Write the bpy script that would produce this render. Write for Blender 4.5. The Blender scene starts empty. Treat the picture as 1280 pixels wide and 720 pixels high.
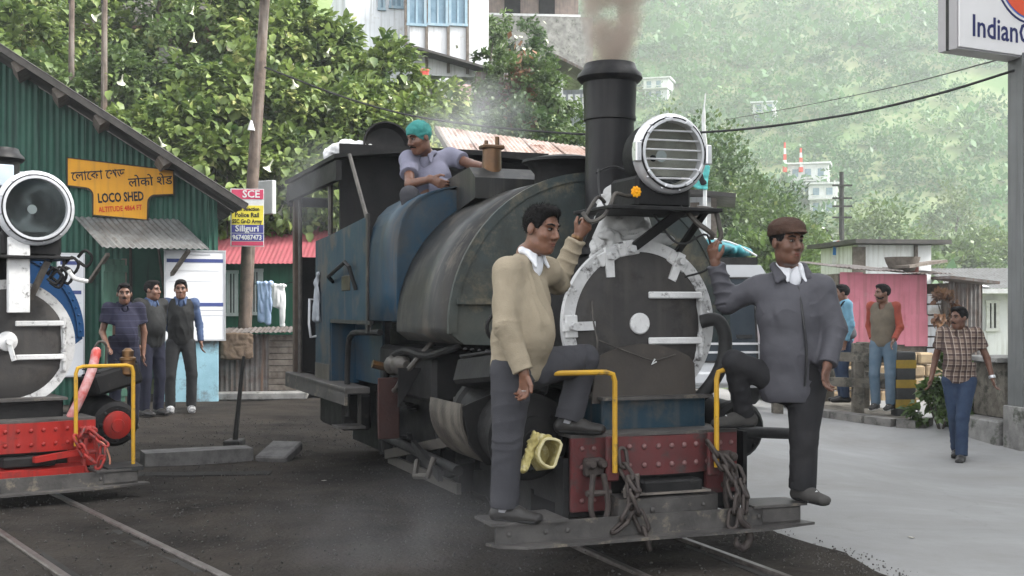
import bpy, bmesh, math, random
import numpy as np
from mathutils import Vector, Matrix, Euler
R = math.radians
random.seed(7); RNG = np.random.default_rng(11)
scene = bpy.context.scene
C = scene.collection
# ---------------------------------------------------------------- camera
FPX, HOR, CAMZ = 1500.0, 385.0, 1.38          # focal length and horizon row of the 1280 px photo, eye height
cam = bpy.data.cameras.new('camera'); camo = bpy.data.objects.new('camera', cam); C.objects.link(camo)
cam.sensor_width = 36.0; cam.lens = 36.0 * FPX / 1280.0
cam.shift_y = (HOR - 360.0) / 1280.0
cam.clip_start = 0.1; cam.clip_end = 3000
camo.location = (0, 0, CAMZ); camo.rotation_euler = (R(90), 0, 0)
scene.camera = camo
# ---------------------------------------------------------------- sky and sun
SUN_EL, SUN_AZ = 42.0, 96.0                    # degrees; azimuth from +Y clockwise seen from above
world = bpy.data.worlds.new('World'); scene.world = world; world.use_nodes = True
wn = world.node_tree; wn.nodes.clear()
sky = wn.nodes.new('ShaderNodeTexSky'); sky.sky_type = 'NISHITA'; sky.sun_disc = False
sky.sun_elevation = R(SUN_EL); sky.sun_rotation = R(SUN_AZ); sky.altitude = 1480
sky.air_density = 1.0; sky.dust_density = 6.0; sky.ozone_density = 1.0
bg = wn.nodes.new('ShaderNodeBackground'); bg.inputs['Strength'].default_value = 0.15
wo = wn.nodes.new('ShaderNodeOutputWorld')
hsv = wn.nodes.new('ShaderNodeHueSaturation'); hsv.inputs['Saturation'].default_value = 0.12
wn.links.new(sky.outputs[0], hsv.inputs['Color']); wn.links.new(hsv.outputs[0], bg.inputs['Color'])
wn.links.new(bg.outputs[0], wo.inputs['Surface'])
sl = bpy.data.lights.new('sun', 'SUN'); sl.energy = 1.5; sl.angle = R(14); sl.color = (1.0, .96, .90)
so = bpy.data.objects.new('sun', sl); C.objects.link(so); so.location = (0, 0, 30)
_d = Vector((math.sin(R(SUN_AZ)) * math.cos(R(SUN_EL)), math.cos(R(SUN_AZ)) * math.cos(R(SUN_EL)), math.sin(R(SUN_EL))))
so.rotation_euler = (-_d).to_track_quat('-Z', 'Y').to_euler()
scene.view_settings.view_transform = 'Standard'; scene.view_settings.look = 'None'
scene.view_settings.exposure = 2.4; scene.view_settings.gamma = 1.0
HAZE = 0.00095
scene.cycles.max_bounces = 6; scene.cycles.diffuse_bounces = 3; scene.cycles.volume_bounces = 1
scene.cycles.transparent_max_bounces = 16; scene.cycles.caustics_reflective = False; scene.cycles.caustics_refractive = False
scene.cycles.volume_step_rate = 2.0; scene.cycles.volume_max_steps = 128

def at(px, py, Y):
    """world point seen at photo pixel (px, py) at distance Y in front of the camera"""
    return Vector(((px - 640.0) / FPX * Y, Y, CAMZ - (py - HOR) / FPX * Y))
def sstep(a, b, x):
    t = np.clip((np.asarray(x, dtype=float) - a) / (b - a), 0, 1); return t * t * (3 - 2 * t)

# ---------------------------------------------------------------- noise in numpy
def _hash(ix, iy, iz, seed):
    with np.errstate(over='ignore'):
        n = (ix.astype(np.uint32) * np.uint32(374761393) + iy.astype(np.uint32) * np.uint32(668265263)
             + iz.astype(np.uint32) * np.uint32(2147483647) + np.uint32(seed * 144665 + 17))
        n = (n ^ (n >> np.uint32(13))) * np.uint32(1274126177)
        n = n ^ (n >> np.uint32(16))
    return (n & np.uint32(0xffff)).astype(np.float64) / 32767.5 - 1.0
def noise3(P, freq=1.0, seed=0):
    P = np.asarray(P, dtype=float) * freq
    I = np.floor(P).astype(np.int64); f = P - I; f = f * f * (3 - 2 * f); out = 0
    for dx in (0, 1):
        wx = f[..., 0] if dx else 1 - f[..., 0]
        for dy in (0, 1):
            wy = f[..., 1] if dy else 1 - f[..., 1]
            for dz in (0, 1):
                wz = f[..., 2] if dz else 1 - f[..., 2]
                out = out + wx * wy * wz * _hash(I[..., 0] + dx, I[..., 1] + dy, I[..., 2] + dz, seed)
    return out
def fbm(P, freq=1.0, oct=4, seed=0):
    s = 0; a = 1.0
    for i in range(oct):
        s = s + a * noise3(P, freq * 2 ** i, seed + i); a *= .5
    return s

# ---------------------------------------------------------------- materials
MATS = {}
def lin(c):
    if isinstance(c, str):
        c = c.lstrip('#'); v = [int(c[i:i + 2], 16) / 255 for i in (0, 2, 4)]
        return tuple((x / 12.92 if x <= .04045 else ((x + .055) / 1.055) ** 2.4) for x in v) + (1,)
    return tuple(c)[:3] + (1,)
def mat(name, c1, c2=None, scale=6, rough=.7, metal=0, bump=.15, bscale=60, spot=None, sscale=10, sth=.6, spec=.2,
        streak=None, spot2=None, detail=6, rvar=0.0, sheen=0, trans=0, bdist=.01):
    """procedural surface: two colours mixed by noise, optional spots of a third colour, optional vertical streaks, fine relief"""
    if name in MATS: return MATS[name]
    m = bpy.data.materials.new(name); m.use_nodes = True; nt = m.node_tree; N = nt.nodes; L = nt.links
    b = N['Principled BSDF']; tc = N.new('ShaderNodeTexCoord')
    b.inputs['Roughness'].default_value = rough; b.inputs['Metallic'].default_value = metal
    b.inputs['Specular IOR Level'].default_value = spec
    if sheen: b.inputs['Sheen Weight'].default_value = sheen
    if trans: b.inputs['Subsurface Weight'].default_value = trans; b.inputs['Subsurface Radius'].default_value = (.02, .01, .006)
    c1 = lin(c1); c2 = lin(c2) if c2 else tuple(x * .75 for x in c1[:3]) + (1,)
    nz = N.new('ShaderNodeTexNoise'); nz.inputs['Scale'].default_value = scale; nz.inputs['Detail'].default_value = detail
    nz.inputs['Roughness'].default_value = .62
    L.new(tc.outputs['Object'], nz.inputs['Vector'])
    cr = N.new('ShaderNodeValToRGB'); cr.color_ramp.elements[0].position = .36; cr.color_ramp.elements[1].position = .66
    cr.color_ramp.elements[0].color = c2; cr.color_ramp.elements[1].color = c1
    L.new(nz.outputs['Fac'], cr.inputs['Fac']); col = cr.outputs['Color']
    def mixc(a, colr, fac):
        mx = N.new('ShaderNodeMix'); mx.data_type = 'RGBA'
        L.new(fac, mx.inputs['Factor']); L.new(a, mx.inputs['A']); mx.inputs['B'].default_value = lin(colr)
        return mx.outputs['Result']
    if spot:
        n2 = N.new('ShaderNodeTexNoise'); n2.inputs['Scale'].default_value = sscale; n2.inputs['Detail'].default_value = 8
        n2.inputs['Roughness'].default_value = .7
        mp = N.new('ShaderNodeMapping'); mp.inputs['Location'].default_value = (3.1, 7.7, 1.3)
        L.new(tc.outputs['Object'], mp.inputs['Vector']); L.new(mp.outputs[0], n2.inputs['Vector'])
        r2 = N.new('ShaderNodeMapRange'); r2.inputs['From Min'].default_value = sth - .06; r2.inputs['From Max'].default_value = sth + .06
        L.new(n2.outputs['Fac'], r2.inputs['Value']); col = mixc(col, spot, r2.outputs[0])
    if spot2:
        n4 = N.new('ShaderNodeTexNoise'); n4.inputs['Scale'].default_value = spot2[1]; n4.inputs['Detail'].default_value = 10; n4.inputs['Roughness'].default_value = .75; n4.inputs['Distortion'].default_value = .6
        mp = N.new('ShaderNodeMapping'); mp.inputs['Location'].default_value = (9.3, 2.2, 5.1); L.new(tc.outputs['Object'], mp.inputs['Vector']); L.new(mp.outputs[0], n4.inputs['Vector'])
        r4 = N.new('ShaderNodeMapRange'); r4.inputs['From Min'].default_value = spot2[2] - .12; r4.inputs['From Max'].default_value = spot2[2] + .12; r4.inputs['To Max'].default_value = spot2[3]
        L.new(n4.outputs['Fac'], r4.inputs['Value']); col = mixc(col, spot2[0], r4.outputs[0])
    if streak:
        n3 = N.new('ShaderNodeTexNoise'); n3.inputs['Scale'].default_value = 1.0; n3.inputs['Detail'].default_value = 5
        mp = N.new('ShaderNodeMapping'); mp.inputs['Scale'].default_value = (14, 14, .9)
        L.new(tc.outputs['Object'], mp.inputs['Vector']); L.new(mp.outputs[0], n3.inputs['Vector'])
        r3 = N.new('ShaderNodeMapRange'); r3.inputs['From Min'].default_value = .5; r3.inputs['From Max'].default_value = .78
        L.new(n3.outputs['Fac'], r3.inputs['Value']); col = mixc(col, streak, r3.outputs[0])
    if rvar:
        oi = N.new('ShaderNodeObjectInfo'); hs = N.new('ShaderNodeHueSaturation'); mr = N.new('ShaderNodeMapRange')
        mr.inputs['To Min'].default_value = 1 - rvar; mr.inputs['To Max'].default_value = 1 + rvar
        L.new(oi.outputs['Random'], mr.inputs['Value']); L.new(mr.outputs[0], hs.inputs['Value']); L.new(col, hs.inputs['Color']); col = hs.outputs[0]
    L.new(col, b.inputs['Base Color'])
    if rough < .95:
        rr = N.new('ShaderNodeMapRange'); rr.inputs['To Min'].default_value = max(.05, rough - .14); rr.inputs['To Max'].default_value = min(1, rough + .14)
        L.new(nz.outputs['Fac'], rr.inputs['Value']); L.new(rr.outputs[0], b.inputs['Roughness'])
    if bump:
        nb = N.new('ShaderNodeTexNoise'); nb.inputs['Scale'].default_value = bscale; nb.inputs['Detail'].default_value = 5
        L.new(tc.outputs['Object'], nb.inputs['Vector'])
        bp = N.new('ShaderNodeBump'); bp.inputs['Strength'].default_value = bump; bp.inputs['Distance'].default_value = bdist
        L.new(nb.outputs['Fac'], bp.inputs['Height']); L.new(bp.outputs[0], b.inputs['Normal'])
    MATS[name] = m; return m
def glass_mat(name, tint=(.9, .95, .95), rough=.03, alpha=.25):
    if name in MATS: return MATS[name]
    m = bpy.data.materials.new(name); m.use_nodes = True; nt = m.node_tree; N = nt.nodes; L = nt.links
    N.remove(N['Principled BSDF']); o = N['Material Output']
    g = N.new('ShaderNodeBsdfGlossy'); g.inputs['Roughness'].default_value = rough
    t = N.new('ShaderNodeBsdfTransparent'); t.inputs['Color'].default_value = lin(tint)
    fr = N.new('ShaderNodeFresnel'); fr.inputs['IOR'].default_value = 1.5
    ad = N.new('ShaderNodeMath'); ad.operation = 'MULTIPLY'; ad.inputs[1].default_value = alpha
    mx = N.new('ShaderNodeMixShader'); L.new(fr.outputs[0], ad.inputs[0]); L.new(ad.outputs[0], mx.inputs[0])
    L.new(t.outputs[0], mx.inputs[1]); L.new(g.outputs[0], mx.inputs[2]); L.new(mx.outputs[0], o.inputs['Surface'])
    MATS[name] = m; return m

# ---------------------------------------------------------------- objects
def link(o, parent=None):
    C.objects.link(o)
    if parent is not None: o.parent = parent
    return o
def tag(o, label=None, cat=None, group=None, kind=None):
    if label: o['label'] = label
    if cat: o['category'] = cat
    if group: o['group'] = group
    if kind: o['kind'] = kind
    return o
def thing(name, label, cat, loc=(0, 0, 0), rz=0, group=None):
    o = bpy.data.objects.new(name, None); o.empty_display_size = .1; link(o)
    o.location = loc; o.rotation_euler = (0, 0, rz); return tag(o, label, cat, group)
def npmesh(name, V, Fq, material=None, smooth=False, tri=None):
    me = bpy.data.meshes.new(name); V = np.asarray(V, dtype=np.float32); Fq = np.asarray(Fq, dtype=np.int32)
    n = Fq.shape[1] if len(Fq) else 4
    me.vertices.add(len(V)); me.vertices.foreach_set('co', V.ravel())
    me.loops.add(Fq.size); me.loops.foreach_set('vertex_index', Fq.ravel())
    me.polygons.add(len(Fq)); me.polygons.foreach_set('loop_start', np.arange(0, Fq.size, n, dtype=np.int32))
    me.update(calc_edges=True)
    if smooth: me.polygons.foreach_set('use_smooth', np.ones(len(Fq), dtype=bool))
    if material: me.materials.append(material)
    return me
def mobj(name, me, parent=None, loc=None, rot=None, scale=None):
    o = bpy.data.objects.new(name, me); link(o, parent)
    if loc is not None: o.location = loc
    if rot is not None: o.rotation_euler = rot
    if scale is not None: o.scale = scale if hasattr(scale, '__len__') else (scale,) * 3
    return o

class MB:
    """collects simple solids; build() makes them one mesh object"""
    def __init__(s): s.v = []; s.f = []; s.sm = []
    def _add(s, vs, fs, smooth=False):
        o = len(s.v); s.v += [tuple(v) for v in vs]; s.f += [tuple(i + o for i in f) for f in fs]; s.sm += [smooth] * len(fs); return s
    def box(s, c, d, rot=None, taper=1.0, bev=0.0):
        x, y, z = (q / 2 for q in d); c = Vector(c)
        if bev > 0:
            b = min(bev, x * .9, y * .9, z * .9); vs = []; fs = []
            pts = []
            for sx in (-1, 1):
                for sy in (-1, 1):
                    for sz in (-1, 1):
                        pts.append((sx, sy, sz))
            idx = {}
            for p in pts:
                for ax in range(3):
                    q = [p[0] * (x - b), p[1] * (y - b), p[2] * (z - b)]
                    q[ax] = p[ax] * (x, y, z)[ax]; idx[(p, ax)] = len(vs); vs.append(Vector(q))
            for ax in range(3):
                a1, a2 = [(1, 2), (2, 0), (0, 1)][ax]
                for sg in (-1, 1):
                    ring = []
                    for t1, t2 in ((-1, -1), (1, -1), (1, 1), (-1, 1)):
                        p = [0, 0, 0]; p[ax] = sg; p[a1] = t1; p[a2] = t2; ring.append(idx[(tuple(p), ax)])
                    fs.append(ring if sg > 0 else ring[::-1])
            for ax in range(3):      # edges along ax
                a1, a2 = [(1, 2), (2, 0), (0, 1)][ax]
                for t1 in (-1, 1):
                    for t2 in (-1, 1):
                        p0 = [0, 0, 0]; p1 = [0, 0, 0]; p0[ax] = -1; p1[ax] = 1
                        for p in (p0, p1): p[a1] = t1; p[a2] = t2
                        q = [idx[(tuple(p0), a1)], idx[(tuple(p1), a1)], idx[(tuple(p1), a2)], idx[(tuple(p0), a2)]]
                        fs.append(q if t1 * t2 < 0 else q[::-1])
            for p in pts:
                t = [idx[(p, 0)], idx[(p, 1)], idx[(p, 2)]]
                fs.append(t if p[0] * p[1] * p[2] > 0 else t[::-1])
            if rot is not None: vs = [rot @ v for v in vs]
            return s._add([v + c for v in vs], fs)
        vs = [Vector((sx * x * (taper if sz > 0 else 1), sy * y * (taper if sz > 0 else 1), sz * z)) for sz in (-1, 1) for sy in (-1, 1) for sx in (-1, 1)]
        if rot is not None: vs = [rot @ v for v in vs]
        return s._add([v + c for v in vs], [(0, 2, 3, 1), (4, 5, 7, 6), (0, 1, 5, 4), (2, 6, 7, 3), (0, 4, 6, 2), (1, 3, 7, 5)])
    def beam(s, a, b, w, h, up=(0, 0, 1)):
        a = Vector(a); b = Vector(b); d = b - a; l = d.length; d.normalize(); up = Vector(up)
        x = d.cross(up)
        if x.length < 1e-4: x = d.cross(Vector((1, 0, 0)))
        x.normalize(); z = x.cross(d)
        m = Matrix((x, d, z)).transposed()
        return s.box((a + b) / 2, (w, l, h), m)
    def cyl(s, a, b, r, r2=None, n=12, caps=True, smooth=True):
        return s.lathe(a, b, [(0, r), (1, r if r2 is None else r2)], n, caps, smooth)
    def lathe(s, a, b, prof, n=16, caps=True, smooth=True, absolute=False):
        """prof: (t along a-b, radius) pairs"""
        a = Vector(a); b = Vector(b); d = b - a; l = d.length; d = d.normalized()
        x = d.orthogonal().normalized(); y = d.cross(x); vs = []; fs = []
        for t, r in prof:
            p = a + d * (t if absolute else t * l)
            for i in range(n):
                q = 2 * math.pi * i / n; vs.append(p + (x * math.cos(q) + y * math.sin(q)) * max(r, 1e-4))
        for k in range(len(prof) - 1):
            for i in range(n):
                j = (i + 1) % n; fs.append((k * n + i, k * n + j, (k + 1) * n + j, (k + 1) * n + i))
        s._add(vs, fs, smooth)
        if caps:
            o = len(s.v) - len(vs); m = len(prof)
            s.f.append(tuple(o + i for i in range(n))[::-1]); s.sm.append(False)
            s.f.append(tuple(o + (m - 1) * n + i for i in range(n))); s.sm.append(False)
        return s
    def tube(s, pts, r, n=8, closed=False, caps=True, sub=0):
        P = [Vector(p) for p in pts]
        if sub:
            Q = []
            m = len(P); rng = range(m if closed else m - 1)
            for i in rng:
                p0 = P[i - 1] if (i > 0 or closed) else P[i]; p1 = P[i]; p2 = P[(i + 1) % m]; p3 = P[(i + 2) % m] if (i + 2 < m or closed) else p2
                for k in range(sub):
                    t = k / sub
                    Q.append(.5 * ((2 * p1) + (p2 - p0) * t + (2 * p0 - 5 * p1 + 4 * p2 - p3) * t * t + (3 * p1 - p0 - 3 * p2 + p3) * t ** 3))
            if not closed: Q.append(P[-1])
            P = Q
        m = len(P); rr = r if hasattr(r, '__len__') else None; vs = []; fs = []; px = None
        for i in range(m):
            if closed: d = P[(i + 1) % m] - P[i - 1]
            else: d = P[min(i + 1, m - 1)] - P[max(i - 1, 0)]
            d = d.normalized() if d.length > 1e-9 else Vector((0, 0, 1))
            x = d.orthogonal().normalized() if px is None else (px - d * px.dot(d)).normalized()
            px = x; y = d.cross(x)
            q = (rr[min(len(rr) - 1, int(i * (len(rr) - 1) / max(1, m - 1) + .5))]) if rr else r
            for k in range(n):
                a = 2 * math.pi * k / n; vs.append(P[i] + (x * math.cos(a) + y * math.sin(a)) * q)
        for i in range(m if closed else m - 1):
            for k in range(n):
                j = (k + 1) % n; i2 = (i + 1) % m; fs.append((i * n + k, i * n + j, i2 * n + j, i2 * n + k))
        s._add(vs, fs, True)
        if caps and not closed:
            o = len(s.v) - len(vs)
            s.f.append(tuple(o + i for i in range(n))[::-1]); s.sm.append(False)
            s.f.append(tuple(o + (m - 1) * n + i for i in range(n))); s.sm.append(False)
        return s
    def prism(s, poly, depth, axis='y', off=0.0):
        """extrude a 2-D polygon: axis y -> poly in (x, z), extruded along y from off to off+depth"""
        n = len(poly)
        def p(a, b, t): return {'y': (a, t, b), 'x': (t, a, b), 'z': (a, b, t)}[axis]
        vs = [p(a, b, off) for a, b in poly] + [p(a, b, off + depth) for a, b in poly]
        fs = [tuple(range(n)), tuple(range(2 * n - 1, n - 1, -1))] + [(i, n + i, n + (i + 1) % n, (i + 1) % n) for i in range(n)]
        return s._add(vs, fs)
    def ell(s, c, r, n=12, m=8, rot=None):
        c = Vector(c); vs = []; fs = []
        for j in range(m + 1):
            t = math.pi * j / m
            for i in range(n):
                a = 2 * math.pi * i / n; q = Vector((r[0] * math.sin(t) * math.cos(a), r[1] * math.sin(t) * math.sin(a), r[2] * math.cos(t)))
                vs.append(c + (rot @ q if rot is not None else q))
        for j in range(m):
            for i in range(n):
                k = (i + 1) % n; fs.append((j * n + i, (j + 1) * n + i, (j + 1) * n + k, j * n + k))
        return s._add(vs, fs, True)
    def corr(s, o, u, w, lu, lw, pitch=.076, amp=.009, th=.004, nper=4, nw=1, clip=None):
        """corrugated sheet: from o, ridges run along w, waves repeat along u"""
        o = Vector(o); u = Vector(u).normalized(); w = Vector(w).normalized(); nrm = u.cross(w).normalized()
        k = max(2, int(lu / pitch * nper)); vs = []; fs = []
        for side in (0, 1):
            for i in range(k + 1):
                t = lu * i / k; h = amp * math.sin(2 * math.pi * t / pitch) - side * th
                for j in range(nw + 1):
                    l = lw if clip is None else clip(t)
                    vs.append(o + u * t + w * (l * j / nw) + nrm * h)
        q = (k + 1) * (nw + 1)
        for i in range(k):
            for j in range(nw):
                a = i * (nw + 1) + j; b = a + nw + 1
                fs.append((a, b, b + 1, a + 1)); fs.append((q + a, q + a + 1, q + b + 1, q + b))
            a = i * (nw + 1); b = a + nw + 1; fs.append((a, q + a, q + b, b))
            a += nw; b += nw; fs.append((a, b, q + b, q + a))
        return s._add(vs, fs, True)
    def mesh(s, name, material=None, xf=None):
        me = bpy.data.meshes.new(name)
        vs = s.v if xf is None else [tuple(xf @ Vector(v)) for v in s.v]
        me.from_pydata(vs, [], s.f); me.polygons.foreach_set('use_smooth', s.sm)
        if material: me.materials.append(material)
        me.update(); return me
    def build(s, name, material, parent=None, loc=None, rot=None, fix=True):
        me = s.mesh(name, material)
        if fix:
            bm = bmesh.new(); bm.from_mesh(me); bmesh.ops.recalc_face_normals(bm, faces=bm.faces); bm.to_mesh(me); bm.free()
        if any(s.sm):
            try: me.set_sharp_from_angle(angle=R(40))
            except Exception: pass
        return mobj(name, me, parent, loc, rot)

_FONT = None
def text(s, size, material, parent, M, name='lettering', depth=.0015, align='CENTER', sx=1.0, bold=0.0):
    """flat mesh lettering; M places it (text x along M's x, up along M's y, facing M's z)"""
    cu = bpy.data.curves.new('tmp', 'FONT'); cu.body = s; cu.size = size; cu.align_x = align; cu.align_y = 'CENTER'
    cu.extrude = depth; cu.offset = bold; cu.resolution_u = 2
    o = bpy.data.objects.new('tmp', cu); C.objects.link(o)
    dg = bpy.context.evaluated_depsgraph_get(); me = bpy.data.meshes.new_from_object(o.evaluated_get(dg))
    C.objects.unlink(o); bpy.data.objects.remove(o); bpy.data.curves.remove(cu)
    me.transform(M @ Matrix.Diagonal((sx, 1, 1, 1))); me.materials.clear(); me.materials.append(material); me.name = name
    return mobj(name, me, parent)
def frame(o, x, z):
    """matrix with x axis, normal z"""
    x = Vector(x).normalized(); z = Vector(z).normalized(); y = z.cross(x); m = Matrix((x, y, z)).transposed().to_4x4(); m.translation = Vector(o); return m
def copy_tree(o, parent=None):
    c = o.copy(); C.objects.link(c); c.parent = parent
    for ch in [q for q in bpy.data.objects if q.parent == o]: copy_tree(ch, c)
    return c

# ---------------------------------------------------------------- signed-distance modelling -> one continuous mesh
def _v(p): return np.array(p, dtype=float)
class SDF:
    def __init__(s, k=.02): s.p = []; s.k = k
    def seg(s, a, b, ra, rb=None, k=None, op='+'):
        a = _v(a); b = _v(b); rb = ra if rb is None else rb; ab = b - a; L2 = max(ab @ ab, 1e-9)
        def fn(X, Y, Z):
            t = np.clip(((X - a[0]) * ab[0] + (Y - a[1]) * ab[1] + (Z - a[2]) * ab[2]) / L2, 0, 1)
            return np.sqrt((X - a[0] - t * ab[0]) ** 2 + (Y - a[1] - t * ab[1]) ** 2 + (Z - a[2] - t * ab[2]) ** 2) - (ra + (rb - ra) * t)
        m = max(ra, rb); s.p.append((op, fn, np.minimum(a, b) - m, np.maximum(a, b) + m, s.k if k is None else k)); return s
    def eseg(s, a, b, r0, r1, side, k=None, op='+'):
        a = _v(a); b = _v(b); ab = b - a; L = max(np.sqrt(ab @ ab), 1e-6); ax = ab / L
        sd = _v(side); sd = sd - ax * (sd @ ax); sd /= np.linalg.norm(sd); fr = np.cross(ax, sd)
        mn = min(r0 + r1)
        def fn(X, Y, Z):
            x, y, z = X - a[0], Y - a[1], Z - a[2]
            w = x * ax[0] + y * ax[1] + z * ax[2]; t = np.clip(w / L, 0, 1)
            e = w - t * L; p = x * sd[0] + y * sd[1] + z * sd[2]; f = x * fr[0] + y * fr[1] + z * fr[2]
            rs = r0[0] + (r1[0] - r0[0]) * t; rf = r0[1] + (r1[1] - r0[1]) * t
            q = np.sqrt((p / rs) ** 2 + (f / rf) ** 2 + (e / np.minimum(rs, rf)) ** 2)
            return (q - 1) * np.minimum(rs, rf)
        m = max(r0 + r1); s.p.append((op, fn, np.minimum(a, b) - m, np.maximum(a, b) + m, s.k if k is None else k)); return s
    def ell(s, c, r, M=None, k=None, op='+'):
        c = _v(c); A = np.eye(3) if M is None else np.array(M)          # rows: local axes
        def fn(X, Y, Z):
            x, y, z = X - c[0], Y - c[1], Z - c[2]
            u = x * A[0, 0] + y * A[0, 1] + z * A[0, 2]; v = x * A[1, 0] + y * A[1, 1] + z * A[1, 2]; w = x * A[2, 0] + y * A[2, 1] + z * A[2, 2]
            q = np.sqrt((u / r[0]) ** 2 + (v / r[1]) ** 2 + (w / r[2]) ** 2)
            g = np.sqrt((u / r[0] ** 2) ** 2 + (v / r[1] ** 2) ** 2 + (w / r[2] ** 2) ** 2) + 1e-9
            return np.where(q > .3, q * (q - 1) / g, -min(r) * .7)
        m = max(r); s.p.append((op, fn, c - m, c + m, s.k if k is None else k)); return s
    def cut(s, c, n, lo, hi, k=.004):
        """remove the half-space on the side n points to, inside the box lo-hi"""
        c = _v(c); n = _v(n); n = n / np.linalg.norm(n)
        s.p.append(('-', lambda X, Y, Z: -((X - c[0]) * n[0] + (Y - c[1]) * n[1] + (Z - c[2]) * n[2]), _v(lo), _v(hi), k)); return s
    def mesh(s, name, h, material=None, wr=0, wf=9.0, wst=(1, 1, 1), seed=0):
        add = [p for p in s.p if p[0] == '+']
        lo = np.min([p[2] for p in add], axis=0) - 4 * h; hi = np.max([p[3] for p in add], axis=0) + 4 * h
        n = np.ceil((hi - lo) / h).astype(int) + 1
        D = np.full(n, 1.0, dtype=np.float32); ax = [lo[i] + h * np.arange(n[i]) for i in range(3)]
        for op, fn, l, u, k in s.p:
            i0 = np.clip(np.floor((l - k - lo) / h).astype(int) - 1, 0, n); i1 = np.clip(np.ceil((u + k - lo) / h).astype(int) + 2, 0, n)
            if np.any(i1 <= i0): continue
            X = ax[0][i0[0]:i1[0], None, None]; Y = ax[1][None, i0[1]:i1[1], None]; Z = ax[2][None, None, i0[2]:i1[2]]
            d = fn(X, Y, Z); sub = D[i0[0]:i1[0], i0[1]:i1[1], i0[2]:i1[2]]
            if op == '+': hh = np.clip(k - np.abs(sub - d), 0, None); sub[...] = np.minimum(sub, d) - hh * hh / (4 * k)
            else: d = -d; hh = np.clip(k - np.abs(sub - d), 0, None); sub[...] = np.maximum(sub, d) + hh * hh / (4 * k)
        ins = D < 0
        cnt = sum(ins[dx:n[0] - 1 + dx, dy:n[1] - 1 + dy, dz:n[2] - 1 + dz].astype(np.int8) for dx in (0, 1) for dy in (0, 1) for dz in (0, 1))
        act = np.argwhere((cnt > 0) & (cnt < 8)); ids = np.full(cnt.shape, -1, dtype=np.int32); ids[act[:, 0], act[:, 1], act[:, 2]] = np.arange(len(act))
        cor = [(dx, dy, dz) for dx in (0, 1) for dy in (0, 1) for dz in (0, 1)]
        val = np.stack([D[act[:, 0] + c[0], act[:, 1] + c[1], act[:, 2] + c[2]] for c in cor], axis=1).astype(float)
        acc = np.zeros((len(act), 3)); num = np.zeros(len(act))
        for i in range(8):
            for j in range(i + 1, 8):
                dd = np.array(cor[j]) - np.array(cor[i])
                if np.abs(dd).sum() != 1: continue
                a, b = val[:, i], val[:, j]; mk = (a < 0) != (b < 0)
                t = np.where(mk, a / np.where(mk, a - b, 1), 0)
                acc += np.where(mk[:, None], np.array(cor[i]) + t[:, None] * dd, 0); num += mk
        V = lo + h * (act + acc / np.maximum(num, 1)[:, None])
        quads = []
        for axn in range(3):
            sl0 = [slice(None)] * 3; sl1 = [slice(None)] * 3; sl0[axn] = slice(0, -1); sl1[axn] = slice(1, None)
            a = ins[tuple(sl0)]; b = ins[tuple(sl1)]; e = np.argwhere(a != b)
            o1, o2 = [q for q in range(3) if q != axn]
            if axn == 1: o1, o2 = o2, o1
            e = e[(e[:, o1] > 0) & (e[:, o2] > 0) & (e[:, o1] < n[o1] - 1) & (e[:, o2] < n[o2] - 1)]
            def cid(d1, d2):
                q = e.copy(); q[:, o1] += d1; q[:, o2] += d2; return ids[q[:, 0], q[:, 1], q[:, 2]]
            Q = np.stack([cid(-1, -1), cid(0, -1), cid(0, 0), cid(-1, 0)], axis=1)
            fl = a[e[:, 0], e[:, 1], e[:, 2]]
            quads.append(np.where(fl[:, None], Q, Q[:, ::-1]))
        Q = np.concatenate(quads); Q = Q[(Q >= 0).all(axis=1)]
        me = npmesh(name, V, Q, material, True)
        if wr:
            nr = np.zeros(len(V) * 3, dtype=np.float32); me.vertices.foreach_get('normal', nr); nr = nr.reshape(-1, 3)
            q = V * np.array(wst); qq = q + noise3(q, wf * .5, seed + 5)[:, None] * .08; w = 1.6 * np.abs(noise3(qq, wf, seed)) ** .7 - .8 + .45 * noise3(q, wf * 2.3, seed + 2)
            V2 = (V + nr * (w * wr)[:, None]).astype(np.float32); me.vertices.foreach_set('co', V2.ravel()); me.update()
        return me
# ================================================================ layout frames
LA = R(21); LO = Vector((.947, 6.405, 0))           # main engine: origin under the front board, y runs back along the engine
LB = R(35); LO2 = Vector((-3.42, 8.35, 0))          # engine on the left track
def loco_w(x, y, z=0, O=LO, a=LA): return Vector((O.x + x * math.cos(a) - y * math.sin(a), O.y + x * math.sin(a) + y * math.cos(a), O.z + z))
def loc_plane(px, py, O, rz, yo=0.0):
    """pixel -> (x, z) on the vertical plane local y = yo of a frame at O turned by rz"""
    c, s = math.cos(rz), math.sin(rz); rx, rzz = (px - 640) / FPX, -(py - HOR) / FPX
    t = (yo - O[0] * s + O[1] * c) / (-rx * s + c)
    X, Y = rx * t, t
    return ((X - O[0]) * c + (Y - O[1]) * s, CAMZ + rzz * t - O[2])
def gz(x, y):
    x = np.asarray(x, dtype=float); y = np.asarray(y, dtype=float)
    return -.24 * sstep(2.2, 4.4, x) * sstep(6.5, 11, y) * (1 - .55 * sstep(13.2, 16.0, y))
def gzf(x, y): return float(gz(x, y))
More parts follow.
